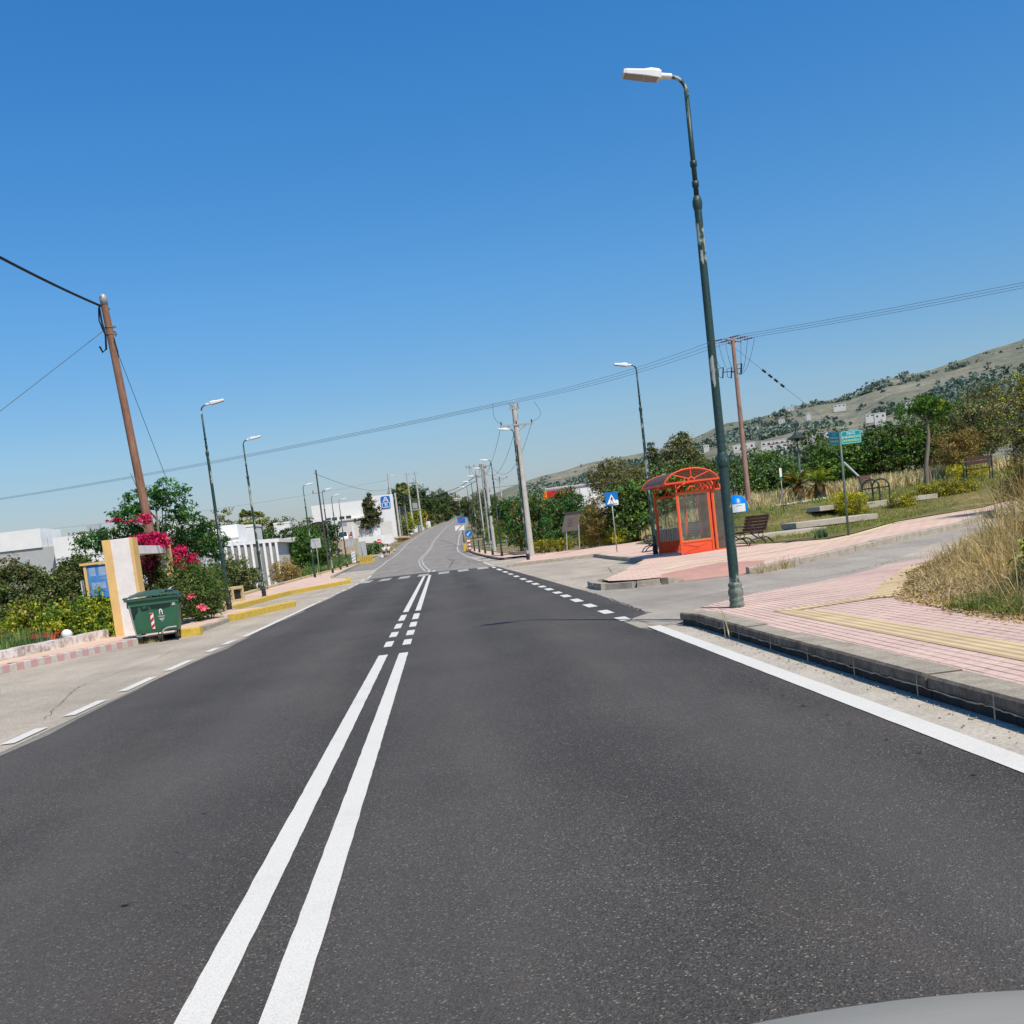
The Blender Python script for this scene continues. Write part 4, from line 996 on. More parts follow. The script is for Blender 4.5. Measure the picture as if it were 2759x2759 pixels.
# ---------------------------------------------------------------- street name sign
def streetsign():
    t=thing('street_name_sign','green post with two teal street name plates, ΟΔΟΣ ΑΛΙΚΑΡΝΑΣΣΟΥ','street sign',(11.9,30.45,Hh(11.9,30.4)+.13),0)
    H=3.05; mb=MB(); mb.lathe([(.036,0),(.034,H)],n=12); mb.lathe([(.036,H-.02),(.04,H),(.02,H+.04)],n=12); mb.build('post',M['postgreen'],t)
    def plate(rz,side,face,edge,c1,c2,lines):
        w,h=.60,.38; zc=H-.19
        F=Matrix.Translation((0,0,zc))@Matrix.Rotation(rz,4,'Z')@Matrix.Translation((side*(w/2+.035),-.006,0))@Matrix.Rotation(PI/2,4,'X')
        mb=MB(); mb.prism(rrect(w,h,.01),.012,F@Matrix.Translation((0,0,-.012))); p=mb.build('plate',face,t)
        mb=MB(); o=rrect(w-.03,h-.03,.045,5); i=rrect(w-.05,h-.05,.038,5); n=len(o)
        mb.add([F@Vector((x,y,.002)) for x,y in o]+[F@Vector((x,y,.002)) for x,y in i],[(k,(k+1)%n,n+(k+1)%n,n+k) for k in range(n)]); mb.build('border',edge,p)
        if face is M['tealdark']:
            for y,col in ((.01,M['tealdim']),(-.09,M['dimyellow'])):
                mb=MB()
                for k in range(10): mb.add([F@Vector((-.235+.047*k+dx,y+dy,.002)) for dx,dy in ((0,-.028),(.03,-.028),(.036-.01*(k%2),.028),(.004*(k%3),.028))],[(0,1,2,3)])
                mb.build('worn_lettering',col,p)
        for txt,s,y,sx,col in lines: place_text(txt,s,F@Matrix.Translation((0,y,.001)),col,p,sx=sx)
    plate(R(2),1,M['teal'],M['tealedge'],0,0,(('ΟΔΟΣ',.095,.105,1,M['signwhite']),('ΑΛΙΚΑΡΝΑΣΣΟΥ',.082,.0,.86,M['signwhite']),('ALIKARNASSOU',.08,-.098,.86,M['signyellow'])))
    plate(R(40),-1,M['tealdark'],M['tealdim'],0,0,(('ΟΔΟΣ',.09,.105,1,M['tealdim']),))
streetsign()
# ---------------------------------------------------------------- other signs
def signpost(name,label,cat,loc,h,shape,face,back=False,rz=0,r=.025,extra=None,group=None,postm=None):
    t=thing(name,label,cat,loc,rz,group); mb=MB(); mb.lathe([(r,-.1),(r,h)],n=10); mb.build('post',postm or M['galv'],t)
    F=FACE((0,(.035 if back else -.035),h-max(p[1] for p in shape)+.02),0)
    mb=MB(); mb.prism(shape,.01,F); p=mb.build('plate',face,t)
    if back:
        mb=MB(); mb.box((0,.02,h-.12),(.5*max(q[0] for q in shape)*2,.03,.03)); mb.build('bracket',M['galv'],p)
    if extra: extra(F,p)
    return t
def pedextra(F,p):
    mb=MB(); mb.add([F@Vector(v) for v in ((-.235,-.235,.013),(.235,-.235,.013),(0,.2,.013))],[(0,1,2)]); w=mb.build('white_triangle',M['signwhite'],p)
    mb=MB()
    def q(pts): mb.add([F@Vector((x,y,.016)) for x,y in pts],[tuple(range(len(pts)))])
    q([(.025*math.cos(2*PI*k/10)+.005,.065+.025*math.sin(2*PI*k/10)) for k in range(10)])
    q([(-.03,.035),(.035,.035),(.03,-.06),(-.025,-.06)]); q([(-.03,.03),(-.075,-.05),(-.055,-.055),(-.015,.01)]); q([(.03,.03),(.08,-.03),(.065,-.045),(.02,.0)])
    q([(-.025,-.055),(.0,-.055),(-.05,-.19),(-.08,-.19)]); q([(.005,-.055),(.03,-.055),(.07,-.18),(.04,-.185)])
    for k in range(3): q([(-.12+.09*k,-.205),(-.07+.09*k,-.205),(-.085+.09*k,-.225),(-.135+.09*k,-.225)])
    mb.build('pedestrian_symbol',M['signblack'],p)
    mb=MB(); mb.add([F@Vector((x,y,.0125)) for x,y in ((.3,-.3),(.3,-.08),(.16,-.08),(.25,-.26),(-.05,-.3))],[(0,1,2,3,4)]); mb.build('bleached_corner',M['signwhite'],p)
signpost('crossing_sign','square blue pedestrian crossing sign with a white triangle, beside the layby','road sign',(7.98,48.1,Hh(8,48.1)+.14),2.72,rrect(.60,.60,.02),M['signblue'],extra=pedextra,rz=R(6))
gb='grey sign backs facing away on the left pavement'
signpost('road_sign_back','blank square grey back of a road sign on a thin post','road sign',(-9.35,82,Hh(-9,82)+.12),2.85,rrect(.72,.72,.02),M['signback'],True,R(-4),.028)
tri=[(-.5,-.4),(.5,-.4),(0,.45)]
signpost('road_sign_back','triangular grey back of a road sign among the reeds','road sign',(-9.55,113,Hh(-9,113)+.1),2.9,tri,M['signback'],True,R(-4),.028)
signpost('road_sign_back','round grey back of a road sign behind the tall panel','road sign',(-9.7,120,Hh(-9,120)+.1),3.0,circ(.42,20),M['signback'],True,R(-8),.03)
t=thing('direction_panel','tall grey back of a panel standing behind the yellow barrier','road sign',(-8.75,121,Hh(-9,121)+.1),R(-6))
mb=MB(); mb.lathe([(.04,0),(.04,2.3)],n=8); mb.build('post',M['galv'],t); mb=MB(); mb.box((0,.06,1.55),(.95,.03,1.8)); mb.box((0,.03,1.55),(.05,.04,1.8)); mb.build('plate',M['signback'],t)
t=thing('hazard_panel','pale striped hazard panel left of the tall grey panel','road sign',(-9.5,117,Hh(-9,117)+.1),R(-6))
mb=MB(); mb.box((0,0,.9),(.45,.03,1.3)); p=mb.build('plate',M['signwhite'],t); mb=MB()
for k in range(4): mb.add([(-.22,-.017,.35+.32*k),(.22,-.017,.55+.32*k),(.22,-.017,.68+.32*k),(-.22,-.017,.48+.32*k)],[(0,1,2,3)])
mb.build('stripes',M['signback'],p); mb=MB(); mb.lathe([(.03,-.1),(.03,1.0)],(0,.04,0),8); mb.build('post',M['galv'],t)
t=thing('traffic_barrier','yellow slatted traffic barrier at the end of the left pavement','barrier',(-8.2,118,Hh(-8,118)),R(-8))
for k in range(8):
    mb=MB(); mb.box((-.7+.2*k,0,.55),(.13,.12,.95-.05*(k%3))); mb.build('slat',M['yellow'],t)
mb=MB(); mb.box((0,0,.12),(1.6,.4,.12)); mb.box((0,0,.85),(1.6,.06,.1)); mb.build('foot',M['yellow'],t)
def noentry(F,p):
    mb=MB(); mb.add([F@Vector((x,y,.012)) for x,y in ((-.24,-.06),(.24,-.06),(.24,.06),(-.24,.06))],[(0,1,2,3)]); mb.build('white_bar',M['signwhite'],p)
signpost('no_entry_sign','red no entry sign above the two walkers','road sign',(-8.35,150,pz(150)+.5),2.0,circ(.3,20),M['signred'],extra=noentry,rz=R(5))
signpost('no_entry_sign','smaller red no entry sign in front of the white wall','road sign',(-15.5,190,pz(190)+1.6),1.4,circ(.36,20),M['signred'],extra=noentry,rz=R(5))
def stoptxt(F,p): place_text('STOP',.26,F@Matrix.Translation((0,0,.012)),M['signwhite'],p)
signpost('stop_sign','red octagonal sign at the far bend on the left','road sign',(-3.2,345,pz(345)),4.2,[(.6*math.cos(PI/8+k*PI/4),.6*math.sin(PI/8+k*PI/4)) for k in range(8)],M['signred'],extra=stoptxt,r=.06)
signpost('road_sign_back','round pale sign back in front of the far left trees','road sign',(-9.0,300,pz(300)+1),4.0,circ(.75,20),M['signback'],True,0,.06)
# keep-left marker group on the right kerb
def arrow(F,p):
    mb=MB()
    A=Matrix.Rotation(R(-45),4,'Z')
    for pts in ([(-.04,.25),(.04,.25),(.04,-.1),(-.04,-.1)],[(-.13,-.08),(.13,-.08),(0,-.28)]): mb.add([F@A@Vector((x,y,.013)) for x,y in pts],[tuple(range(len(pts)))])
    mb.build('white_arrow',M['signwhite'],p)
signpost('keep_left_sign','round blue arrow sign over the red and white marker post','road sign',(3.3,118,Hh(3,118)+.13),2.25,circ(.38,28),M['signblue'],extra=arrow)
t=thing('marker_post','red and white striped marker post under the blue arrow sign','marker post',(3.2,117.4,Hh(3,117)+.13))
mb=MB()
for k in range(6): mb.box((0,0,.1+.2*k),(.34,.18,.2),mi=k%2)
mb.build('post',[M['signred'],M['signwhite']],t)
t=thing('yellow_bollard','short yellow bollard left of the striped marker post','bollard',(2.75,117.6,Hh(3,117)+.05)); mb=MB(); mb.box((0,0,.45),(.36,.3,.9),tap=1.15); mb.build('body',M['yellow'],t,bevel=.03); mb=MB(); mb.box((0,0,.03),(.5,.44,.06)); mb.build('foot',M['bindark'],t)
def slash(F,p):
    mb=MB(); mb.add([F@Vector((x,y,.012)) for x,y in ((-.45,-.3),(-.3,-.3),(.45,.3),(.3,.3))],[(0,1,2,3)]); mb.build('red_slash',M['signred'],p)
signpost('end_sign','white town sign crossed by a red slash, beyond the arrow sign','road sign',(2.75,135,Hh(3,135)+.1),3.0,rrect(1.15,.62,.03),M['signwhite'],extra=slash)
signpost('end_sign','blue plate crossed by a red slash, above the white one','road sign',(3.2,140,Hh(3,140)+.1),4.1,rrect(1.0,.8,.03),M['signblue'],extra=slash)
t=thing('railing','pale green pipe railing behind the far right lamps','railing',(4.6,113,Hh(4.6,113)+.1))
mb=MB()
for z in (.55,1.05): mb.tube([(-1.5,4,z),(0,2,z),(2.4,-3,z)],.035,6)
mb.build('rails',M['postgreen'],t)
for (x,y) in ((-1.5,4),(0,2),(1.2,-.5),(2.4,-3)):
    mb=MB(); mb.tube([(x,y,-.1),(x,y,1.08)],.035,6); mb.build('post',M['postgreen'],t)
# information board
t=thing('information_board','brown grey slanted information board behind the low planter hedge','notice board',(7.6,60.5,Hh(7.6,60)+.3),R(-14))
mb=MB(); mb.prism([(-.62,1.05),(.30,1.05),(.62,2.05),(-.30,2.05)],.04,Matrix.Rotation(PI/2,4,'X')); p=mb.build('panel',M['board'],t)
mb=MB(); mb.box((0.16,-.02,2.09),(1.0,.14,.09)); mb.build('hood',M['boarddark'],t)
mb=MB()
for k,(w_) in enumerate((.34,.2,.3,.26,.31,.22)): mb.box((-.06+.3*(1.75-k*.09-1.55),-.043,1.74-k*.085),(w_,.004,.024))
mb.build('lettering',M['boarddark'],p); mb=MB()
for x in (-.42,.3): mb.tube([(x,.03,0),(x+.1,.03,1.5)],.035,8)
mb.build('legs',M['galv'],t)
# ---------------------------------------------------------------- dumpster
def dumpster(label,loc,rz,body,lid,near=True,group=None,scale=1):
    t=thing('dumpster',label,'dumpster',loc,rz,group); t.scale=scale if hasattr(scale,'__len__') else (scale,)*3
    W,D,z0,z1=1.20,.95,.24,1.06
    mb=MB(); vs=[]; 
    for (z,w,d) in ((z0,W*.86,D*.74),(z0+.12,W*.9,D*.8),(.9,W*.985,D*.97),(.91,W*1.02,D*1.02),(z1,W*1.03,D*1.04)):
        for a,b in ((-1,-1),(1,-1),(1,1),(-1,1)): vs.append((a*w/2,b*d/2,z))
    fs=[(i*4+k,i*4+(k+1)%4,i*4+4+(k+1)%4,i*4+4+k) for i in range(4) for k in range(4)]+[(3,2,1,0),(16,17,18,19)]
    mb.add(vs,fs); b=mb.build('body',body,t,bevel=.025)
    # lid: shallow dome with ribs
    mb=MB(); n=14; vs=[];ny=6
    for j in range(ny+1):
        v=-1+2*j/ny
        for i in range(n+1):
            u=-1+2*i/n; h=.17*max(0,math.cos(v*PI/2*.93))**.6*(.25+.75*max(0,1-abs(u)**3.2))+(.012 if i%2 else 0)
            vs.append((u*W*.545,v*D*.56,z1+.015+h))
    m=n+1; fs=[(j*m+i,j*m+i+1,(j+1)*m+i+1,(j+1)*m+i) for j in range(ny) for i in range(n)]
    o=len(vs); mb.add(vs,fs,0,True)
    mb.box((0,0,z1+.0),(W*1.11,D*1.13,.045)); 
    mb.tube([(-W*.58,-D*.3,z1+.05),(-W*.58,D*.3,z1+.05)],.03,8)
    mb.build('lid',lid,t)
    if near:
        F=lambda x,z,dy=0: (x,-(D*.37+(z-z0)*(.235-.0)*.48/.66*.66+.02+dy),z)
        yf=lambda z: -lerp(D*.40,D*.485,(z-.36)/(.9-.36))
        def fq(mb,pts,dy): mb.add([(x,yf(z)-dy,z) for x,z in pts],[tuple(range(len(pts)))])
        mb=MB(); fq(mb,[(-.1,.965),(.44,.965),(.4,.83),(.2,.80),(-.06,.82)],.012); fq(mb,[(-.32,.93),(-.13,.93),(-.11,.80),(-.29,.79)],.012); fq(mb,[(-.52,.93),(-.36,.93),(-.38,.78),(-.45,.72),(-.48,.62),(-.52,.62)],.012); mb.build('recesses',M['bindark'],b)  # flat patches: shade of the moulded recesses painted as darker plastic
        mb=MB(); fq(mb,[(-.27,.90),(-.16,.90),(-.155,.84),(-.26,.83)],.022); mb.build('grip',M['binlid'],b)
        mb=MB(); fq(mb,[(-.115,.335),(-.035,.335),(-.025,.72),(-.105,.72)],.012); p=mb.build('reflector',M['signwhite'],b)
        mb=MB()
        for k in range(3):
            a=.335+.15*k; c0=max(.337,a-.03); fq(mb,[(-.114,a),(-.034,a+.07),(-.032,min(.718,a+.145)),(-.112,min(.718,a+.075))],.016)
        mb.build('red_stripes',M['signred'],p)
        mb=MB(); a=[(.16+.042*math.cos(PI*k/8),.74+.055*math.sin(PI*k/8)) for k in range(9)]; fq(mb,[(.202,.66)]+a+[(.118,.66)],.012); p=mb.build('emblem',M['signwhite'],b)
        mb=MB(); fq(mb,[(.135,.74),(.16,.765),(.185,.74),(.175,.725),(.145,.725)],.016); fq(mb,[(.13,.70),(.16,.72),(.19,.70),(.18,.665),(.14,.665)],.016); mb.build('emblem_detail',M['bin'],p)
        z=.615; Fm=Matrix.Translation((.16,yf(z)-.013,z))@Matrix.Rotation(R(90+5),4,'X')
        place_text('ΔΗΜΟΣ ΚΩ',.048,Fm,M['signwhite'],b,sx=.62,name='lettering')
        mb=MB()
        for k,w_ in enumerate((.13,.10,.035)): fq(mb,[(.16-w_/2,.56-k*.032),(.16+w_/2,.56-k*.032),(.16+w_/2,.572-k*.032),(.16-w_/2,.572-k*.032)],.013)
        mb.build('small_print',M['signwhite'],b)
        mb=MB(); fq(mb,[(.45,.84),(.53,.84),(.53,.92),(.45,.92)],.014); mb.build('sticker',M['signback'],b)
        mb=MB(); mb.tube([(-.57,-D*.50,.95),(-.5,-D*.44,.25),(-.5,-D*.42,.2),(-.22,-D*.42,.2)],.016,8); mb.build('bar',M['galv'],t)
        mb=MB(); P=[(.12+.0,-D*.44,.2)]+[(.32-.2*math.cos(PI*.5*k/6),-D*.44,.2+.13*math.sin(PI*.5*k/6)) for k in range(7)]+[(.48,-D*.44,.33)]; mb.tube(P,.02,8); mb.build('foot_pedal',M['galv'],t)
        for x in (-.64,.64):
            mb=MB(); mb.tube([(x-.04,0,.93),(x+.04,0,.93)],.055,12); mb.box((x*.96,0,.93),(.06,.2,.12)); mb.build('trunnion',M['bindark'],t)
    for (x,y) in ((.05,-.28),(.46,-.28),(.46,.3),(-.42,.3)):
        mb=MB(); mb.lathe([(.045,-.025),(.092,-.025),(.1,-.012),(.1,.012),(.092,.025),(.045,.025)],(x,y,.1),14,axis='x'); w=mb.build('wheel',M['rubber'],t)
        mb=MB(); mb.box((x-.04,y+.02,.17),(.012,.09,.16),ry=0); mb.box((x+.04,y+.02,.17),(.012,.09,.16)); mb.box((x,y+.02,.245),(.1,.1,.02)); mb.build('fork',M['rust'],w)
    return t
DZ=Hh(-6.6,24.7)
dumpster('green wheeled dumpster with a red and white reflector beside the gate pillar',(-6.55,24.45,DZ),R(9),M['bin'],M['binlid'],scale=(.89,.92,.94))
mb=MB(); r2=random.Random(3); P=[]
vs=[];n=9
for i in range(n):
    u=i/(n-1)
    for j in range(4): vs.append((-.17+.36*u,(-.07+.047*j)*(1+.3*math.sin(3*u)),.02+.11*u*u*(1.1-.3*(j%2))+.035*r2.random()))
mb.add(vs,[(i*4+j,(i+1)*4+j,(i+1)*4+j+1,i*4+j+1) for i in range(n-1) for j in range(3)])
tag(mb.build('crumpled_paper',M['paper'],None,(-6.2,24.2,DZ+1.07),R(12)),'crumpled white paper lying on the right of the dumpster lid','paper')
dumpster('green dumpster half hidden by the big bush near the columned building',(-20.6,141,G(-20.6,141)),R(5),M['bin'],M['binlid'],False,scale=1.15)
dumpster('bright blue dumpster right of the orange sack, by the big bush',(-18.3,142,G(-18.3,142)),R(5),M['bellblue'],M['bellblue'],False,scale=1.15)
tree('orange_sack','orange sack lying between the green and the blue dumpster','sack',(-19.4,141,G(-19.4,141)),[(0,0,.35,.45,.35,.38)],900,.16,simple('orange_cloth',(.62,.22,.08,1),.2),clump=.1,shell=.9)
# blue recycling bell in the park
t=thing('recycling_bell','bright blue dome recycling container with a white panel behind the near lamp','recycling bin',(13.75,48.4,TL(13.75,48.4)-.02),R(-15)); t.scale=(.84,.84,.8)
mb=MB(); mb.lathe([(.62,0),(.64,.1),(.62,.55),(.58,.62),(.52,.82),(.36,1.0),(.15,1.08),(.02,1.1)],n=24); b=mb.build('dome',M['bellblue'],t)
def cylpanel(r,a0,a1,z0,z1,n=8): 
    mb=MB(); vs=[(r*math.sin(lerp(a0,a1,k/n)),-r*math.cos(lerp(a0,a1,k/n)),z) for z in (z0,z1) for k in range(n+1)]; mb.add(vs,[(k,k+1,n+2+k,n+1+k) for k in range(n)],0,True); return mb
cylpanel(.648,-.5,.85,.1,.56).build('panel',M['signwhite'],b)
cylpanel(.652,.0,.5,.44,.48).build('lettering',M['signback'],b)
# ---------------------------------------------------------------- gateway by the dumpster
t=thing('gateway','two white and yellow plastered pillars joined by a white beam, behind the dumpster','gateway',(-7.6,26.1,.1))
def pillar(x,y,w,d,h,slx=0):
    mb=MB(); mb.box((x,y,h/2),(w,d,h)); p=mb.build('pillar',M['plwhite'],t,bevel=.01)
    e=.004
    mb=MB(); L_=x-w/2; Rr=x+w/2; f=y-d/2
    mb.box((L_+.1-e,f+d/2-.0,h/2),(.2,d+2*e,h+.01)); mb.box((Rr+.004,f+d*.5,h/2),(.012,d*.999+.012,h+.01)); mb.box((Rr-.035+e,f+d/2,h/2),(.07,d+2*e,h+.012)); mb.build('yellow_trim',M['plyellow'],p)
    return p
pillar(0.0,0,.70,.42,2.36); pillar(.2,3.0,.36,.4,2.38)
mb=MB(); mb.box((.2,1.5,2.07),(.3,2.56,.2)); mb.build('beam',M['plwhite'],t)
# low whitewashed wall and its end pillar
mb=MB(); ln=[(-16.4,-20),(-11.35,10),(-9.02,21.6),(-8.15,26.0)]
n=40; rr=random.Random(8); 
for i in range(len(ln)-1):
    a=Vector(ln[i]);b=Vector(ln[i+1]); k=max(1,int((b-a).length/.8)); d=(b-a).normalized(); nn=Vector((-d.y,d.x))*.28
    for j in range(k):
        p=a.lerp(b,j/k);q=a.lerp(b,(j+1)/k); h=.21+rr.uniform(-.02,.02); zb=-1.4
        vs=[(p.x,p.y,zb),(q.x,q.y,zb),(q.x+nn.x,q.y+nn.y,zb),(p.x+nn.x,p.y+nn.y,zb),(p.x,p.y,.12+h),(q.x,q.y,.12+h+rr.uniform(-.02,.02)),(q.x+nn.x,q.y+nn.y,.12+h),(p.x+nn.x,p.y+nn.y,.12+h)]
        mb.add(vs,[(0,1,5,4),(1,2,6,5),(2,3,7,6),(3,0,4,7),(4,5,6,7)])
tag(mb.build('low_wall',M['flake']),'low flaking whitewashed wall left of the gate pillar, along the pavement','wall')
mb=MB(); mb.box((0,0,.75),(.45,.45,1.5)); tag(mb.build('gate_post',M['plyellow'],None,(-9.72,20.4,-.3),R(12),bevel=.02),'yellow plastered post cut by the left edge of the picture','post')
# yellow concrete planter with square holes
t=thing('concrete_planter','yellowish concrete planter block with two square openings, behind the nearest left lamp','planter',(-8.75,43.6,Hh(-8.7,43)+.1),R(70))
mb=MB()
for z in (.06,.58): mb.box((0,0,z),(1.7,.5,.12))
for x in (-.79,0,.79): mb.box((x,0,.32),(.13,.5,.4))
mb.build('frame',M['yellowold'],t,bevel=.015)
mb=MB(); mb.box((0,.0,.3),(1.5,.3,.3)); mb.build('soil',M['signblack'],t)
# blue notice board
t=thing('notice_board','faded blue notice board in a yellow wooden frame behind the gate pillar','notice board',(-10.38,33,.0),R(8))
mb=MB()
for x in (-.36,.36): mb.box((x,0,.71),(.08,.08,2.76))
mb.box((0,0,2.1),(.98,.16,.07)); mb.build('frame',M['plyellow'],t)
mb=MB(); mb.box((0,0,1.55),(.62,.04,1.0)); p=mb.build('panel',M['boardblue'],t); mb=MB()
for (x,z,w,h) in ((-.16,1.85,.18,.26),(.12,1.85,.2,.28),(-.03,1.42,.4,.2),(.15,1.63,.26,.03)): mb.box((x,-.022,z),(w,.004,h))
mb.build('posters',M['boardpatch'],p)
signpost('small_sign','narrow grey green sign back poking above the yellow green bush','sign',(-10.0,30.2,-.2),1.8,rrect(.2,.42,.02),M['galv'],True,R(-50),.015)
# red car below the wall with a white globe
def car(label,loc,rz,paint,L_=4.0,H=1.45,W=1.68,glass=None):
    t=thing('parked_car',label,'car',loc,rz); pr=[(-2,.35),(-1.95,.78),(-1.1,.95),(-.45,H-.06),(.0,H),(.9,H-.02),(1.55,.98),(1.98,.9),(2,.4)]
    pr=[(x*L_/4,z) for x,z in pr]; mb=MB(); n=len(pr); vs=[]
    for s in (-1,1):
        for x,z in pr: vs.append((x,s*W/2*(1 if z<1 else .8),z))
    mb.add(vs,[(k,(k+1)%n,n+(k+1)%n,n+k) for k in range(n)]+[tuple(reversed(range(n))),tuple(range(n,2*n))]); b=mb.build('body',paint,t,bevel=.05)
    k=L_/4
    mb=MB(); z1=H-.12
    for s in (-1,1):
        y=lambda z:s*(W/2*lerp(1,.8,(z-.95)/(H-.95))+.012)
        for a in ([(-.85*k,1.0),(-.05*k,1.0),(-.05*k,z1),(-.42*k,z1)],[(.05*k,1.0),(1.15*k,1.0),(.85*k,z1),(.05*k,z1)]): mb.add([(x,y(z),z) for x,z in a],[(0,1,2,3)])
    mb.build('side_windows',M['carwin'],b)
    mb=MB()
    for (xa,za,xb,zb) in ((-1.06,.985,-.5,H-.1),(1.5,1.03,.98,H-.08)):
        o=-.012 if xa<0 else .012; mb.add([(xa*k+o,-W*.40,za),(xa*k+o,W*.40,za),(xb*k+o,W*.37,zb),(xb*k+o,-W*.37,zb)],[(0,1,2,3)])
    mb.build('windscreen',M['carwin'],b)
    for x in (-1.25*k,1.25*k):
        for s in (-1,1):
            mb=MB(); mb.lathe([(.18,-.1),(.28,-.1),(.31,-.06),(.31,.06),(.28,.1),(.18,.1)],(x,s*(W/2-.06),.31),16,axis='y'); w=mb.build('wheel',M['rubber'],t)
            mb=MB(); mb.lathe([(.02,-.085),(.19,-.085),(.19,.085),(.02,.085)],(x,s*(W/2-.05),.31),12,axis='y'); mb.build('rim',M['galv'],w)
    for s in (-1,1):
        mb=MB(); mb.box((-1.93*k,s*W*.33,.7),(.08,.3,.13)); mb.build('headlight',M['lampwhite'],b)
    return t
car('red car parked below the low wall with only its roof edge showing',(-11.0,29.3,-1.12),R(80),M['carred'])
car('white vehicle with a dark windscreen parked by the white supermarket wall',(-17.3,196,pz(196)+1.55),R(-85),M['carwhite'],4.8,2.1,1.9)
t=thing('white_globe','round white globe beside the red car behind the low wall','garden lamp',(-9.72,27.7,-.75)); mb=MB(); mb.lathe([(.02,0),(.1,.02)]+[(.14*math.sin(PI*k/12),1.02-.14*math.cos(PI*k/12)) for k in range(1,12)]+[(.01,1.16)],n=18); mb.build('globe',M['signwhite'],t); mb=MB(); mb.lathe([(.03,-.3),(.03,.92)],n=8); mb.build('post',M['galv'],t)  # unidentified white round object, set on a post
# ---------------------------------------------------------------- the grey bonnet of the car the picture is taken from
t=thing('car_front','smooth grey bonnet of a car at the bottom right corner','car',(.0,0,0),R(0))
mb=MB(); nx_,ny_=24,14; vs=[]
for j in range(ny_+1):
    v=j/ny_
    for i in range(nx_+1):
        u=-1+2*i/nx_; x=u*.80*(1-.07*v*v)
        y=.28+1.15*v-.16*v*abs(u)**2.2
        z=.818-.055*u*u-.03*v-.16*max(0,v-.60)**1.7*3.2+ .012*math.exp(-((abs(u)-.62)/.1)**2)
        vs.append((x+.5,y,z))
m=nx_+1; mb.add(vs,[(j*m+i,j*m+i+1,(j+1)*m+i+1,(j+1)*m+i) for j in range(ny_) for i in range(nx_)],0,True); bn=mb.build('bonnet',M['cargrey'],t)
mb=MB(); mb.box((.5,.72,.4),(1.5,1.0,.4)); mb.build('front_body',M['cargrey'],t,bevel=.08)
for s in (-1,1):
    mb=MB(); mb.lathe([(.18,-.1),(.29,-.1),(.31,-.06),(.31,.06),(.29,.1),(.18,.1)],(.5+s*.76,.7,.31),16,axis='x'); mb.build('wheel',M['rubber'],t)
# ---------------------------------------------------------------- utility poles and wires
def cat(a,b,sag,n=16):
    a=Vector(a);b=Vector(b); return [a.lerp(b,k/n)-Vector((0,0,sag*4*(k/n)*(1-k/n))) for k in range(n+1)]
def wire(name,label,a,b,sag,r=.012,mat_=None,group=None,n=18):
    mb=MB(); mb.tube(cat(a,b,sag,n),r,6); return tag(mb.build(name,mat_ or M['wire']),label,'wire',group)
def insul(mb,p,h=.22): mb.lathe([(.03,0),(.055,.03),(.03,.07),(.055,.1),(.03,.14),(.045,.17),(.015,h)],p,8)
# weathered wooden pole on the left, leaning
def lpole():
    t=thing('utility_pole','leaning weathered wooden pole behind the dumpster with a thick cable','utility pole',(-8.45,33,-.2))
    mb=MB(); mb.tube([(0,0,0),(-.22,0,3.0),(-.4,0,6.6),(-.58,0,10.1)],[.155,.14,.12,.105],12); mb.build('post',M['wood'],t)
    mb=MB(); mb.lathe([(.112,0),(.11,.22),(.09,.3),(.02,.34)],(-.57,0,9.85),12); mb.build('cap',M['galv'],t)
    mb=MB(); D_=lambda L:[(x+.30,y,z-.55) for x,y,z in L]
    mb=MB(); mb.tube(D_([(-1.0,-.1,10.35),(-.98,-.12,9.9),(-.93,-.12,9.5),(-.97,-.12,9.1),(-1.08,-.12,9.02),(-1.15,-.12,9.2)]),.03,6)
    mb.tube(D_([(-1.02,-.1,10.3),(-1.06,-.1,9.95),(-.97,-.1,9.6)]),.02,6); mb.tube(D_([(-.98,-.05,10.4),(-.75,.12,10.3),(-.72,.0,10.28)]),.014,5)
    mb.tube(D_([(-.9,-.12,9.75),(-.68,.05,9.6),(-.7,.14,9.5)]),.016,5); mb.tube(D_([(-.7,-.13,9.4),(-.66,-.05,9.0),(-.7,0,8.7)]),.014,5)
    mb.build('cable_loops',M['cable'],t)
    for z in (9.0,9.2):
        mb=MB(); mb.lathe([(.125,-.02),(.125,.02)],(-.53,0,z),12,cap=False); mb.box((-.37,0,z),(.09,.05,.05)); mb.build('clamp',M['rust'],t)
lpole()
wire('cable','thick black cable running from the wooden pole to the left edge of the sky',(-9.1,32.9,9.62),(-8.9,-6,9.6),.95,.034,M['cable'],n=30)
wire('guy_wire','thin wire slanting down to the left from the wooden pole',(-9.02,33,9.0),(-18.1,22.4,-.5),.05,.009)
wire('guy_wire','thin wire slanting down to the right behind the wooden pole',(-8.95,33.05,8.7),(-9.5,45.0,-.3),.05,.009)
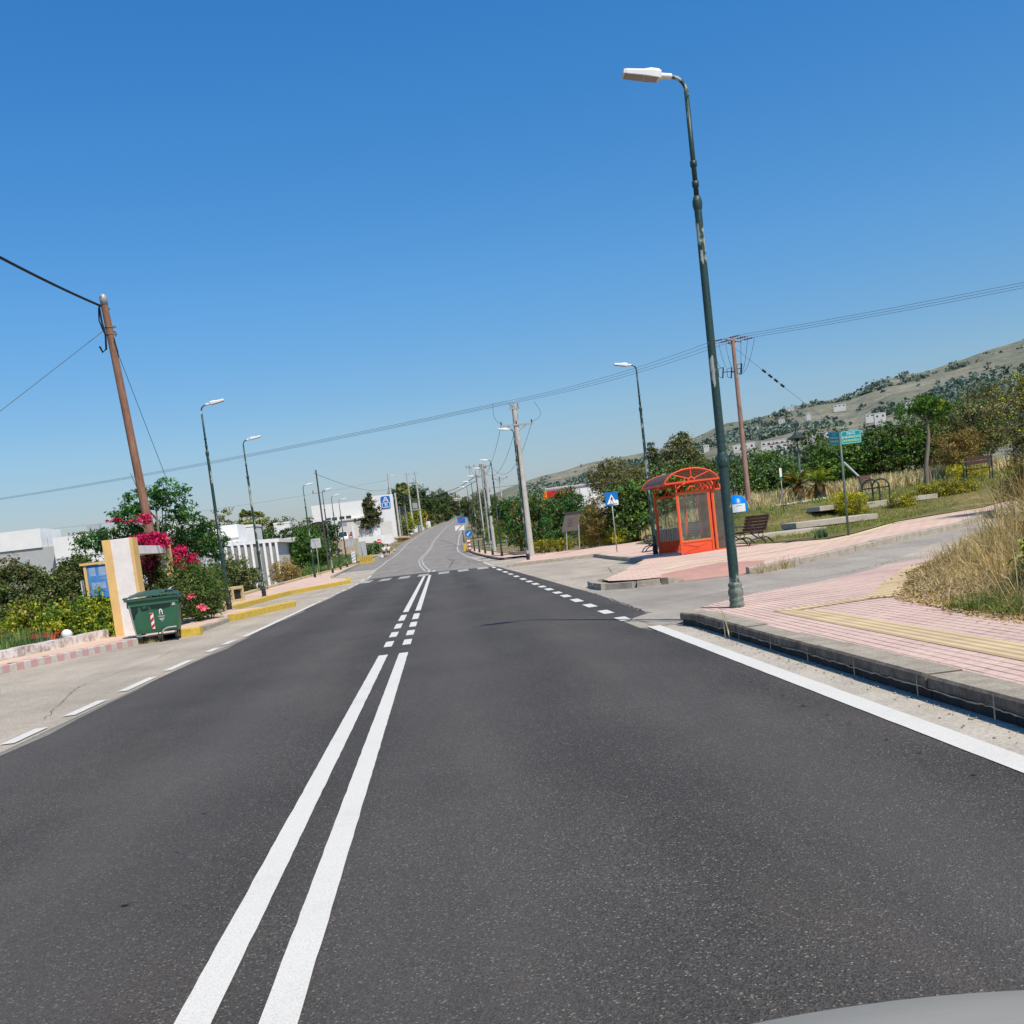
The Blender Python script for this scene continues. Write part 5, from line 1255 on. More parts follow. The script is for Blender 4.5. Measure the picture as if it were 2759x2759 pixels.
# reddish pole on the right with line hardware
WP=(16.62,56.0)
def rpole():
    t=thing('utility_pole','reddish wooden power pole carrying insulators, right of the near lamp','utility pole',(WP[0],WP[1],TL(*WP)-.15))
    H=10.4-t.location.z; mb=MB(); mb.tube([(0,0,-.3),(0,0,H*.5),(-.02,0,H)],[.15,.125,.1],12); mb.build('post',M['polewood2'],t)
    d=Vector((.73,-.68,0)); nrm=Vector((.68,.73,0))
    mb=MB(); a=nrm*.9; mb.tube([-a+Vector((0,0,H-.1)),a+Vector((0,0,H-.1))],.05,6); mb.tube([(-.0,0,H-.6)-nrm*0,] if False else [Vector((0,0,H-.55)),nrm*.6+Vector((0,0,H-.13))],.025,6); mb.tube([Vector((0,0,H-.55)),-nrm*.6+Vector((0,0,H-.13))],.025,6); mb.build('crossarm',M['galv'],t)
    for k in (-1,0,1):
        for s in (-1,1):
            mb=MB(); b=nrm*.8*k+Vector((0,0,H-.06)); 
            for j in range(4): mb.tube([b+d*s*(.25+.13*j),b+d*s*(.25+.13*j+.07)],[.05,.035],8)
            mb.tube([b,b+d*s*.85],.014,5); mb.build('insulator',M['insul'],t)
    for k,(dx,dz) in enumerate(((-.75,-1.7),(-.3,-1.75),(.25,-1.6))):
        mb=MB(); c=Vector((dx,-.1,H+dz)); mb.tube([c+Vector((.06,0,.25)),c+Vector((-.02,0,-.3))],.035,6); mb.tube([c+Vector((.06,0,.25)),c+Vector((-.2,0,.2)),c+Vector((-.22,0,-.2)),c+Vector((-.02,0,-.3))],.016,5); mb.tube([c,Vector((0,0,H+dz))],.02,5); mb.build('fuse',M['cable'],t)
    mb=MB()
    for k in (-1,0,1):
        b=nrm*.8*k+Vector((0,0,H-.06)); mb.tube(cat(b-d*.85,Vector((-.5+.3*k,0,H-1.45)),.25,8),.012,5); mb.tube(cat(b+d*.85,Vector((.15,0,H-1.9)),.5,8),.012,5)
    mb.build('jumper',M['wire'],t)
    return H+t.location.z
zt=rpole()
# guy of the right pole with dark spacers
mb=MB(); a=Vector((WP[0]+.05,WP[1],9.9)); b=Vector((20.6,49.5,3.4)); P=cat(a,b,0,10); mb.tube(P,.009,5)
t=thing('guy_wire','wire with four dark blocks slanting from the reddish pole','wire'); mb.build('strand',M['wire'],t)
for f in (.24,.29,.335,.385):
    c=a.lerp(b,f); d=(b-a).normalized(); mb=MB(); mb.tube([c-d*.11,c+d*.11],.06,8); mb.build('spacer',M['cable'],t)
t=thing('guy_guard','pale green slanting guy wire guard behind the street name sign','wire'); mb=MB(); mb.tube([(19.2,47,2.14),(19.09,48.6,3.03)],.045,8); mb.build('sleeve',M['signback'],t); mb=MB(); mb.tube([(19.2,46.3,1.6),(19.2,47,2.14)],.02,6); mb.tube([(19.09,48.6,3.03),(18.89,54,6.15)],.012,6); mb.build('strand',M['wire'],t)
# thick concrete pole
CP=(5.56,66.0)
def conc(label,loc,H,r0,r1,arms=(),rz=0,lampz=None,sx=1,group='pale concrete poles of the power line'):
    t=thing('utility_pole',label,'utility pole',loc,rz,group); mb=MB(); mb.tube([(0,0,-.3),(0,0,H)],[r0,r1],14); mb.build('post',M['poleconc'],t)
    for (z,w,off) in arms:
        mb=MB(); mb.box((off,-.16,z),(w,.09,.1)); mb.tube([(off-w*.3,-.16,z),(0,-.1,z-.45)],.025,5); mb.tube([(off+w*.3,-.16,z),(0,-.1,z-.45)],.025,5); mb.build('crossarm',M['galv'],t)
        for k in (-1,0,1):
            mb=MB(); insul(mb,(off+k*w*.46,-.16,z+.05)); mb.build('insulator',M['insul'],t)
    if lampz:
        mb=MB(); mb.tube([(0,-.1,lampz-.4),(-.25*sx,-.15,lampz-.05),(-.5*sx,-.2,lampz)],.03,8); a=mb.build('lamp_arm',M['galv'],t)
        mb=MB(); mb.box((-.95*sx,-.2,lampz+.05),(.95,.24,.13),ry=R(4*sx)); mb.build('lamp_head',M['lampwhite'],a,bevel=.03)
    return t
t=conc('thick pale concrete pole with a crossarm and jumper loops, right of the road',(CP[0],CP[1],Hh(*CP)),9.45,.23,.155,((8.2,2.1,0),),R(10))
mb=MB()
for k in (-1,0,1):
    mb.box((.22*k,-.1,9.3),(.08,.12,.16)); insul(mb,(.28*k,-.05+.1*k,9.4),.3)
mb.box((0,-.12,9.2),(.7,.08,.08)); mb.build('top_bracket',M['galv'],t)
mb=MB()
for k in (-1,0,1):
    P=cat((1.4*k,.4*k,9.6),(.95*k,-.16,8.3),.0,10); P=[p+Vector((k*.35+.15,0,-.2))*math.sin(PI*i/10) for i,p in enumerate(P)]; mb.tube(P,.012,5)
mb.build('jumper',M['wire'],t)
mb=MB(); mb.tube([(-.14,-.2,7.0),(-.2,-.22,3),(-.24,-.22,0)],.035,6); mb.build('conduit',M['cable'],t)
ZC=Hh(*CP)+9.65
dv=Vector((.73,-.68,0)); nv=Vector((.68,.73,0))
for k,nm in ((-1,'lower'),(0,'middle'),(1,'upper')):
    off=nv*.62*k; A=Vector((CP[0],CP[1],ZC))+off; Bq=Vector((WP[0],WP[1],zt-.05))+nv*.8*k-dv*.9; Cq=Vector((WP[0],WP[1],zt-.05))+nv*.8*k+dv*.9
    wire('power_line',nm+' of three power wires from the concrete pole to the left edge',A,Vector((-62,129,12.6))+off,.55,.011,n=30)
    wire('power_line',nm+' of three power wires between the concrete pole and the reddish pole',A,Bq,.25,.0085)
    wire('power_line',nm+' of three power wires from the reddish pole to the right edge',Cq,Vector((52,22,10.2))+off,.7,.009,n=30)
C2=(5.55,110.);C3=(5.95,125.);C4=(6.3,150.)
conc('second concrete pole, with a wide crossarm level with the lamp heads',(C2[0],C2[1],Hh(*C2)),8.9,.2,.14,((8.7,2.4,-.5),),R(4))
conc('third concrete pole, whose crossarm reaches left over the road row',(C3[0],C3[1],Hh(*C3)),9.8,.2,.14,((9.6,2.0,-.9),),R(4))
conc('fourth concrete pole of the right row, in front of distant pines',(C4[0],C4[1],Hh(*C4)),10.4,.22,.15,((9.6,1.6,0),),R(4))
conc('slim dark topped pole behind the trees right of the lamp row',(8.3,132,Hh(8,132)),8.4,.12,.09,((8.2,2.0,0),),R(8))
for k in (-1,0,1):
    a=Vector((CP[0]+.95*k,CP[1]-.1,Hh(*CP)+8.2)); b=Vector((C2[0]-.5+1.1*k,C2[1]-.16,Hh(*C2)+8.75))
    wire('power_line','slack wire loop hanging from the crossarm of the thick concrete pole',a,b,1.9,.013,group='slack wires between the first two concrete poles')
    wire('power_line','distant wire along the right row of poles',b,Vector((C4[0]+.8*k,C4[1],Hh(*C4)+9.8)),.6,.016,group='distant wires along the right row of poles')
wire('power_line','distant bundle of wires crossing the road to the transformer poles',(C4[0],C4[1],10.6),(-5.5,318,22),3.2,.05)
wire('power_line','lower distant wire crossing the road to the far left pole',(C4[0],C4[1],9.9),(-9.6,250,15.5),2.4,.04)
wire('power_line','thin wire crossing from the far left pole towards the town on the left',(-9.9,250,18),(-80,180,12),1.2,.018)
wire('power_line','thin horizontal wire crossing right above the tree tops',(C4[0],C4[1],8.6),(60,150,11),.6,.03)
wire('power_line','thin wire from the small crossarm pole on the left to the far pole',(-10.3,96,9.1),(-9.8,250,16),1.0,.02)
# pole with small crossarm on the left
t=thing('utility_pole','dark wooden pole with one small crossarm in the left lamp row','utility pole',(-10.1,96,Hh(-10,96)-.4)); mb=MB(); mb.tube([(0,0,0),(0,0,9.6)],[.09,.065],10); mb.build('post',M['polewood3'],t); mb=MB(); mb.tube([(-.6,0,7.6),(.6,0,7.6)],.04,6); mb.build('crossarm',M['galv'],t)
for x in (-.5,.5): mb=MB(); insul(mb,(x,0,7.62)); mb.build('insulator',M['insul'],t)
# far left poles
t=conc('tall concrete pole beside the white supermarket corner',(-10,252,pz(252)+.3),15.2,.36,.26,(),0,14.6,-1)
t=conc('leaning companion of the tall pole, near the metal gate',(-8.9,250,pz(250)+.3),10.5,.3,.22,(),R(0))
t=thing('transformer_poles','two concrete poles joined by a transformer platform, above the far left trees','utility pole',(-6.0,320,pz(320)))
for x in (-1.2,1.35):
    mb=MB(); mb.tube([(x,0,0),(x,0,17.8)],[.34,.22],10); mb.build('post',M['poleconc'],t); mb=MB(); mb.tube([(x-.8,0,17.2),(x+.8,0,17.2)],.09,6)
    for q in (-.7,.7): insul(mb,(x+q,0,17.25),.5)
    mb.build('crossarm',M['galv'],t)
mb=MB(); mb.box((.1,0,6.6),(3.4,.7,.3)); mb.build('platform',M['galv'],t); mb=MB(); mb.box((.1,0,7.8),(1.5,.9,1.6)); 
for q in (-.4,.1,.6): insul(mb,(q,0,8.6),.6)
mb.build('transformer',M['galv'],t,bevel=.05)
mb=MB(); mb.tube([(-1.2,0,14.5),(1.35,0,14.5)],.06,6)
for q in (-.6,0,.6): insul(mb,(q,0,14.5),.5)
mb.build('fuse_bar',M['cable'],t)
# lantern, slim post
t=thing('park_lantern','dark green lantern post standing between the two cycads','street lamp',(20.95,60,TL(21,60)-.1)); mb=MB(); mb.lathe([(.09,0),(.1,.1),(.07,.9),(.09,.95),(.06,1.0),(.045,3.2),(.05,3.3),(.03,3.4),(.028,3.55)],n=12); mb.build('post',M['greenbase'],t)
mb=MB(); mb.lathe([(.05,3.5),(.1,3.55),(.14,3.72)],n=10); mb.lathe([(.62,3.68),(.5,3.72),(.2,3.95),(.09,4.1),(.07,4.25),(.03,4.4),(.015,4.75)],n=12); mb.build('lantern',M['irongreen'],t)
t=thing('marker_stake','slim pale stake with a white tag, left of the cycads','post',(14.85,45,TL(14.85,45)+.05)); mb=MB(); mb.lathe([(.022,-.1),(.02,1.9)],n=8); mb.build('post',M['galv'],t); mb=MB(); mb.box((0,-.03,1.68),(.1,.02,.36)); mb.build('tag',M['signwhite'],t); mb=MB(); mb.box((0,0,1.42),(.07,.07,.12)); mb.build('clamp',M['teal'],t)
# ---------------------------------------------------------------- buildings
def bpart(t,name,mat_,c,d,rz=0,bevel=0,parent=None):
    mb=MB(); mb.box(c,d,rz); return mb.build(name,mat_,parent or t,bevel=bevel)
# long grey and white building far left
t=thing('modern_building','long low grey and white flat roofed building at the far left','building',(-30,75,-1.2))
w=bpart(t,'wall',M['wallgrey'],(-8,5,2.85),(25,10,5.7))
bpart(t,'parapet',M['wallwhite'],(-4.5,1.9,6.35),(15,4,1.3))
bpart(t,'wing',M['wallwhite'],(8.3,3.9,3.1),(8.4,10,6.2))
for z in (4.75,4.25): bpart(t,'groove',M['recess'],(8.3,-1.105,z),(8.3,.03,.09))
bpart(t,'canopy',M['recess'],(8.2,-1.12,3.4),(8.2,.06,.12))
bpart(t,'lamp',M['lampwhite'],(-.5,-.1,3.3),(.3,.2,.3)); bpart(t,'vent',M['galv'],(1.9,-.08,4.9),(.18,.1,.18))
bpart(t,'aerial',M['galv'],(3.0,1,6.0),(.04,.04,.8))
for x_ in (-9,-6.5,5.5,9.5): bpart(t,'air_unit',M['galv'],(x_,3.5,(7.0 if x_<0 else 6.5)+.25),(.9,.6,.6))
for x_ in (5.4,7.2,9.0,10.8): bpart(t,'window',M['carwin'],(x_,-1.11,2.3),(1.0,.05,1.0))
# columned white building
t=thing('columned_building','white flat roofed building with a row of grey bays between columns','building',(-17.3,88,-.6))
mb=MB(); mb.prism([(-.62,.4),(2.9,7.0),(2.9,16),(-3.2,16),(-3.2,3)],4.0); w=mb.build('wall',M['wallcream'],t); mb=MB(); mb.prism([(-3.25,2.9),(-.7,.3),(-.7,.6),(-3.25,3.3)],3.9); mb.build('end_wall',M['wallwhite'],t)
mb=MB(); mb.prism([(-.9,-.5),(3.3,7.0),(3.3,16),(-8,16),(-8,4)],.32,Matrix.Translation((0,0,4.02))); mb.build('roof',M['wallwhite'],t)
bay=simple('grey_shaded_bay',(.30,.30,.29,1),.25,1.2,.9)  # shade between the columns painted as a grey sheet
for k in range(10):
    f=k/9.; x=lerp(-.6,3.0,f); y=lerp(-.2,6.6,f); c=bpart(t,'column',M['wallwhite'],(x,y,2.0),(.22,.32,4.0),R(35))
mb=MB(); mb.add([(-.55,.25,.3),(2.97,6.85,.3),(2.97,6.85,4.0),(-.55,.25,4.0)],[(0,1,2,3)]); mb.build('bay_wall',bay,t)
bpart(t,'roof_box',M['wallwhite'],(-1.0,8,5.0),(2.1,4,1.9)); bpart(t,'ledge',M['recess'],(-1.0,5.97,4.75),(2.1,.06,.1))
sg=bpart(t,'sign_panel',M['wallwhite'],(-2.7,6.9,5.0),(1.5,.3,1.4))
mb=MB()
for k,(m_) in enumerate((0,1,0,0,0,0)): mb.box((-3.3+.24*k,6.73,4.95),(.12,.02,.95-.3*(k==1)),mi=m_)
mb.build('sign_stripes',[M['signred'],M['signblue']],sg)
# small far left houses and canopies behind the palms
def house(label,loc,d,rz,mat_,wins=2,group=None,roof=None,name='house'):
    t=thing(name,label,'house',loc,rz,group); mb=MB(); mb.box((0,0,d[2]/2-1.5),(d[0],d[1],d[2]+3)); mb.build('wall',mat_,t)
    mb=MB(); mb.box((0,0,d[2]+.12),(d[0]*1.03,d[1]*1.03,.25)); mb.build('roof',roof or mat_,t)
    for k in range(wins):
        mb=MB(); mb.box((-d[0]/2+d[0]*(k+.5)/wins,-d[1]/2-.01,d[2]*.55),(d[0]*.16,.1,d[2]*.3)); mb.build('window',M['carwin'],t)
    return t
house('small white flat roofed house behind the palms on the left',(-22,120,1),(4.5,4,4.9),0,M['wallwhite'],2)
house('narrow grey white hut right of the small palm',(-19.6,138,2),(2.0,2,4.5),0,M['wallwhite'],1)
t=thing('canopy_shed','white roofed open shed on thin posts beside the blue dumpster','shed',(-15.5,112,.2)); bpart(t,'roof',M['wallwhite'],(0,0,3.6),(4.6,5,.45)); bpart(t,'wall',simple('dark_teal_wall',(.05,.10,.11,1),.2),(0,2.3,1.7),(4.6,.2,3.4))
for x in (-2.1,0,2.1): bpart(t,'post',M['galv'],(x,-2.3,1.8),(.12,.12,3.6))
t=thing('arched_hall','dark arched hall with a white criss cross front left of the supermarket','building',(-22.5,205,3.5)); mb=MB(); P=[(3.8*math.cos(PI*k/16),5.2*math.sin(PI*k/16)) for k in range(17)]
mb.prism(P,8,Matrix.Rotation(PI/2,4,'X')@Matrix.Translation((0,0,-8))); mb.build('vault',simple('dark_brown_roof',(.06,.035,.035,1),.3,2),t)
mb=MB()
for k in range(-3,4): mb.tube([(k*.8-.6,-.1,.4),(k*.8+.6,-.1,3.2-.2*abs(k))],.05,4); mb.tube([(k*.8+.6,-.1,.4),(k*.8-.6,-.1,3.2-.2*abs(k))],.05,4)
mb.build('lattice',M['wallwhite'],t)
# supermarket
t=thing('supermarket','large white supermarket with a blue AB sign at its corner','building',(-18,230,3.6))
w=bpart(t,'wall',M['wallwhite'],(-.0,9,4.7),(16.4,18,9.4)); bpart(t,'tower',M['wallwhite'],(6.6,-.6,4.95),(5.4,3,9.9))
for x in (-4.9,-3.6,-2.0,-.6): bpart(t,'window',M['carwin'],(x,-.05,6.2),(1.05,.1,.55))
bpart(t,'canopy',M['recess'],(0.3,-.7,5.5),(6.4,1.4,.22)); bpart(t,'annex',M['wallcream'],(.5,-.6,3.9),(5,1.2,3.8)); bpart(t,'shutter',M['recess'],(-5.3,-.08,5.0),(2.0,.1,2.2))
F=FACE((7.75,-2.16,8.35)); mb=MB(); mb.prism(rrect(1.95,2.5,.3,5),.22,F@Matrix.Translation((0,0,-.1))); s_=mb.build('sign',M['signblue'],t)
mb=MB(); a=rrect(1.72,1.05,.22,5);b=rrect(1.5,.83,.12,5); n=len(a); z=.125
mb.add([F@Vector((x,y-.62,z)) for x,y in a]+[F@Vector((x,y-.62,z)) for x,y in b],[(k,(k+1)%n,n+(k+1)%n,n+k) for k in range(n)])
for pts in ([(-.62,.08),(-.3,.08),(.02,1.08),(-.16,1.08)],[(.62,.08),(.3,.08),(-.02,1.08),(.16,1.08)],[(-.35,.3),(.35,.3),(.3,.46),(-.3,.46)]): mb.add([F@Vector((x,y,z)) for x,y in pts],[(0,1,2,3)])
mb.build('frame_and_A',M['signwhite'],s_)
place_text('B',1.0,F@Matrix.Translation((0,-.62,.126))@Matrix.Scale(1.25,4,(1,0,0)),M['signwhite'],s_,name='letter')
t=thing('boundary_wall','cream boundary wall with a framed white relief in front of the supermarket','wall',(-14.4,215,3.2)); bpart(t,'wall',M['wallcream'],(0,0,2.15),(10.6,.5,4.3)); bpart(t,'lower_wall',M['wallwhite'],(1.6,-1.2,.4),(7.4,.4,2.6)); bpart(t,'frame',M['recess'],(1.9,-.28,2.4),(2.5,.08,2.2)); bpart(t,'relief',M['wallwhite'],(2.2,-.33,2.4),(1.7,.06,1.8))
for x_,z_ in ((-4,.35),(-1.2,.4),(3.4,.45)): bpart(t,'air_unit',M['galv'],(x_,.0,4.3+z_),(.9,.45,.7))
bpart(t,'gate_post',M['wallwhite'],(-2.3,-1.3,1.9),(.5,.5,5))
t=thing('metal_gate','tall narrow metal lattice tower beside the concrete poles','gate',(-8.2,268,pz(268)+.3)); mb=MB()
for x in (-.75,.75): mb.tube([(x,0,0),(x,0,7.6)],.09,6)
mb.build('frame',M['galv'],t); mb=MB()
for k in range(15): mb.tube([(-.75,0,2.2+.36*k),(.75,0,2.3+.36*k)],.06,5)
mb.build('rungs',M['wire'],t)
for k,(x,y,w,h) in enumerate(((-7.2,300,3.4,1.5),(-5.0,322,2.6,1.7),(-3.6,345,1.6,1.6),(-1.6,372,1.6,1.9))):
    mb=MB(); mb.box((0,0,h/2-.5),(w,.5,h+1)); tag(mb.build('garden_wall',M['wallwhite'],None,(x-1.5,y,pz(y)+.2)),['longest white roadside wall section, nearest of four at the far bend','second white roadside wall section at the far bend','third white roadside wall section at the far bend','last white roadside wall section before the road vanishes'][k],'wall')
mb=MB(); mb.box((0,0,1.6),(4,.3,3.2)); tag(mb.build('tan_wall',simple('tan_wall_paint',(.48,.36,.25,1),.1,2),None,(-13.2,150,pz(150)-.2)),'plain tan wall among the reeds behind the left lamps','wall')
# right: white store with red sign
t=thing('white_store','white flat roofed store with a red sign behind the right hand trees','building',(20.3,160,2.2),R(-4)); bpart(t,'wall',M['wallwhite'],(1.2,6,2.4),(9.5,12,7.0)); bpart(t,'cornice',M['recess'],(1.2,-.05,5.7),(9.6,.2,.25)); sg=bpart(t,'sign',M['signred'],(-1.6,-.15,4.9),(3.6,.2,.9)); bpart(t,'sign_end',simple('orange_sign',(.8,.28,.02,1),.1),(-3.7,-.15,4.85),(.6,.2,1.3),parent=sg); bpart(t,'lettering',M['signwhite'],(-.9,-.265,4.95),(1.9,.02,.18),parent=sg)
bpart(t,'wing',M['wallwhite'],(-4.2,5,1.2),(3,8,4.4)); bpart(t,'annex',M['wallwhite'],(5.2,-.5,1.6),(3.5,3,4.2)); bpart(t,'divider',M['recess'],(1.6,-.02,4.4),(.15,.1,2.4))
# hillside houses
HS=[(196,524,32,9,4,'white house with dark windows right above the park hedge, left of the street sign'),(201,544,34,7,4,'low white house beside the house next to the street sign'),(183,569,34,10,3.6,'white row house left of the red roofed one'),(186,556,33,10,4,'long white house above the red roof'),(174,576,34,8,4.5,'white cube house right of the reddish pole'),(169,578,34,7,4,'white cube house left of the reddish pole'),(166,503,26,5,3,'small white shed below the red roofed house'),(243,722,57,7,4.5,'lone white house on the bare slope above the lantern'),(303,771,68,16,3.5,'long pale house high on the bare slope'),(260,718,60,5,3.5,'tiny white house on the slope above the street sign'),(260,563,46,10,4.5,'bright white house in the dark scrub left of the slender tree'),(240,508,36,14,4.5,'wide cream house left of the slender tree trunk'),(235,545,40,7,4,'small white house in the scrub above the street sign plate'),(226,466,30,12,2.4,'white roof seen right of the slender tree trunk'),(179,685,44,6,4,'white house left of the near lamp on the slope'),(180,782,50,5,3.6,'tiny white house above the bus shelter'),(235,758,58,8,3,'white house on the open slope right of the near lamp'),(245,730,58,7,5,'white house with a dark tree on the slope right of the near lamp'),(312,906,82,7,4,'tiny white house on the skyline right of the reddish pole'),(321,926,84,6,4,'tiny white house on the ridge above the lantern'),(244,576,44,13,3,'long low tan and white house in the scrub')]
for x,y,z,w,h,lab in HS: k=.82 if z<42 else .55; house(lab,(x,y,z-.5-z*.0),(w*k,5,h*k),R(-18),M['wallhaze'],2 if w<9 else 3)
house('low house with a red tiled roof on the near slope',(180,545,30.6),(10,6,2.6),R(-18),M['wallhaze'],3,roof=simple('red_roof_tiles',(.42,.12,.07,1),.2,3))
# ---------------------------------------------------------------- vegetation, left
tree('rounded_shrub','large dark olive shrub with two rounded lobes at the left edge','shrub',(-16.6,42,-.7),[(0,0,1.5,1.75,1.5,1.85),(-1.2,.3,1.2,1.2,1.2,1.3),(1.0,-.2,1.0,1.2,1.1,1.2),(2.2,.2,1.3,1.1,1.1,1.35)],40000,.13,[L['dark'],L['olivebrown']],seed=2,shell=.75,clump=.18,lump=.1)
tree('rounded_shrub','smaller dark olive lobe behind the notice board','shrub',(-14.2,42.5,-.7),[(0,0,1.45,1.2,1.2,1.75),(.9,0,1.1,.9,.9,1.2)],22000,.13,[L['dark'],L['olivebrown']],seed=3,shell=.75,clump=.18,lump=.1)
tree('yellow_green_bush','sunlit yellow green bush just behind the low wall','shrub',(-9.75,29.6,-1.0),[(0,0,1.1,.85,.9,1.1),(-.9,.2,1.0,.8,.8,1.0),(.55,-.5,.9,.7,.8,.9),(.2,.3,1.4,.6,.6,.7)],17000,.10,[L['yellowgreen'],L['fresh']],seed=4,shell=.5,clump=.14)
tree('yellow_green_bush','browner yellow green bush left of the sunlit one','shrub',(-11.7,30.5,-1.1),[(0,0,1.1,.9,.9,1.05),(-.7,0,.8,.7,.7,.9),(.7,.2,1.1,.6,.6,.85)],14000,.10,[L['yellowgreen'],L['olivebrown']],seed=5,shell=.5,clump=.14)
tree('leafy_bush','green bush at the left edge below the dark shrub','shrub',(-13.6,31.5,-1.3),[(0,0,1.0,1.1,.9,1.2)],5000,.12,L['fresh'],seed=6,shell=.5)
def reeds(label,loc,w,d,n,h0,h1,bw,mat_,seed,name='reeds',cat_='reeds',lean=.5,rz=0,fn=None):
    rng=np.random.default_rng(seed); P=np.stack([rng.uniform(-w/2,w/2,n),rng.uniform(-d/2,d/2,n),np.zeros(n)],1)
    me=rawmesh(name,*blades(seed,P,h0,h1,bw,lean),mat_); o=link(name,me,[],None,loc,rz); return tag(o,label,cat_)
reeds('low green reeds behind the low wall at the left edge',(-11.2,26.6,-1.1),1.9,3.0,1600,.9,1.75,.05,L['reed'],11,lean=.4)
# feathery tree by the leaning pole
tree('feathery_tree','light feathery tree behind the leaning wooden pole','tree',(-9.4,37,0),[(-.4,0,4.0,.8,.7,.5),(.45,0,4.25,.75,.7,.5),(.9,.1,3.6,.55,.6,.35),(-1.0,0,3.55,.6,.6,.4)],3200,.15,L['feather'],(4.0,.07,.9,6),seed=7,clump=.16,aspect=.33,shell=.3,flat=.5)
tree('feathery_tree','drooping feathery tree spreading over the gateway and the near left lamp','tree',(-10.0,38.6,0),[(-1.6,-.8,2.95,1.0,.8,.42),(-.4,-.6,3.0,.8,.8,.4),(1.0,0,2.9,1.1,.9,.7),(1.7,.3,2.5,.7,.8,.6),(.6,.2,2.2,.8,.8,.5)],7500,.14,[L['feather'],L['dark']],(3.0,.08,1.3,6),seed=8,clump=.17,aspect=.36,shell=.3,flat=.55)
# bougainvillea in the gateway
t=tree('bougainvillea','magenta bougainvillea climbing through the gateway behind the dumpster','shrub',(-7.65,28.2,.1),[(-.15,.3,1.0,.35,.9,.9),(-.1,.6,1.7,.3,.7,.4)],3000,.07,L['dark'],seed=9,clump=.1,shell=.2)
fl=[leaf_cloud(91,[(.05,.2,2.33,.42,.5,.17),(.35,.5,2.28,.24,.3,.18)],2600,.065,clump=.07,aspect=.8,shell=.3,per=16),leaf_cloud(92,[(-.25,1.6,3.0,.13,.15,.12),(-.38,1.4,2.92,.10,.12,.06)],260,.065,clump=.06,aspect=.8,shell=.4,per=14),leaf_cloud(93,[(.52,1.6,2.0,.22,.3,.17),(.78,1.8,1.75,.2,.3,.16),(.5,1.5,1.65,.14,.2,.2),(.62,1.7,1.15,.18,.2,.1)],1100,.065,clump=.06,aspect=.8,shell=.4,per=14),leaf_cloud(94,[(-.85,.9,2.98,.3,.12,.035),(-.4,1.2,2.93,.3,.1,.04)],160,.06,clump=.05,aspect=.8,shell=.4,per=8)]
link('flowers',leafmesh('bougainvillea_flowers',fl,[L['magenta']]*4),[],t)
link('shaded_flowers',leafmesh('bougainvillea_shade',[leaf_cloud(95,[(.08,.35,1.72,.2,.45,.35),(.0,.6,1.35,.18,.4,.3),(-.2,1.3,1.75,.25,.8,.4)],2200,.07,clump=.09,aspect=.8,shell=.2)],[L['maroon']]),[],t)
mb=MB(); mb.tube([(-.1,.6,0),(-.15,.7,1.4),(0,.5,2.3),(.3,.6,2.3)],.025,6); mb.tube([(-.1,.6,1.8),(-.25,1.4,2.7),(-.5,1.2,2.95),(-1.0,.9,2.98)],[.016,.012,.01,.006],5); mb.build('stem',M['bark'],t)
tree('dark_shrub','dark green shrub in the shade between the gateway pillars','shrub',(-7.2,28.6,.1),[(0,0,.9,.4,1.0,.85),(-.2,.6,.8,.5,.9,.8)],6000,.09,L['dark'],seed=13,shell=.3,clump=.13)
tree('oleander','oleander bush with pink blossoms right of the dumpster','shrub',(-6.95,29.6,.1),[(0,.3,.8,.42,.65,.8),(.3,.8,.65,.4,.65,.65),(-.1,1.4,.95,.5,.7,.75)],9000,.10,[L['dark'],L['fresh']],seed=14,aspect=.28,clump=.14,shell=.35,flower=(L['pink'],[(.22,-.4,.50,.11,.06,.08),(.05,-.35,.72,.06,.05,.05),(.36,-.3,.40,.07,.05,.06),(.25,-.3,1.15,.05,.05,.04)],200,.055))
tree('oleander','taller dense green oleander behind the pink one, left of the nearest left lamp','shrub',(-7.75,33.4,.1),[(0,0,.95,.6,.9,.95),(-.5,.9,1.0,.7,.9,.95),(.3,1.2,.8,.5,.8,.7)],9000,.10,[L['dark'],L['fresh']],seed=15,aspect=.3,clump=.15,shell=.35)
tree('garden_bush','green rounded bush between the first two left lamps','shrub',(-9.6,41.5,-.2),[(0,0,1.0,.7,.9,.95),(-.7,.6,1.0,.7,.9,.95)],6500,.11,[L['dark'],L['fresh']],seed=16,shell=.45,clump=.15)
tree('garden_bush','broad olive green bush behind the second left lamp','shrub',(-11.3,59,-.2),[(0,0,1.15,.95,1.2,1.1),(-.8,1,1.3,.9,1.2,1.15),(.7,.4,.8,.7,1,.8)],8500,.12,[L['dark'],L['olivebrown']],seed=17,shell=.45,clump=.17)
tree('garden_bush','low green bush left of the columned building front','shrub',(-11.6,50,-.6),[(0,0,1.3,1.0,1,1.1)],4000,.13,[L['fresh'],L['olivebrown']],seed=18,shell=.45)
tree('dry_bush','dry brown bush right of the second left lamp','shrub',(-12.4,84,.1),[(0,0,.75,1.0,.9,.95),(.6,.6,.6,.75,.8,.75)],5200,.16,L['brown'],seed=19,shell=.3,clump=.2,aspect=.3)
tree('tall_bush','tall dense green bush behind the third left lamp','tree',(-12.7,104,.1),[(0,0,2.2,1.6,1.6,2.1),(1.0,.5,1.9,1.2,1.2,1.6),(-1.1,.5,1.6,1.3,1.3,1.5),(.1,.3,3.6,1.1,1.1,.9)],10500,.2,[L['fresh'],L['dark']],(2.2,.08,.7,4),seed=20,shell=.4,clump=.22)
reeds('tall green reeds around the last left lamps',(-10.9,111,.15),1.8,28,2300,.6,1.7,.10,L['reed'],21,lean=.6)
reeds('clump of green reeds left of the third lamp',(-11.2,90,.1),.9,8,260,.5,1.2,.07,L['reed'],22,lean=.6)
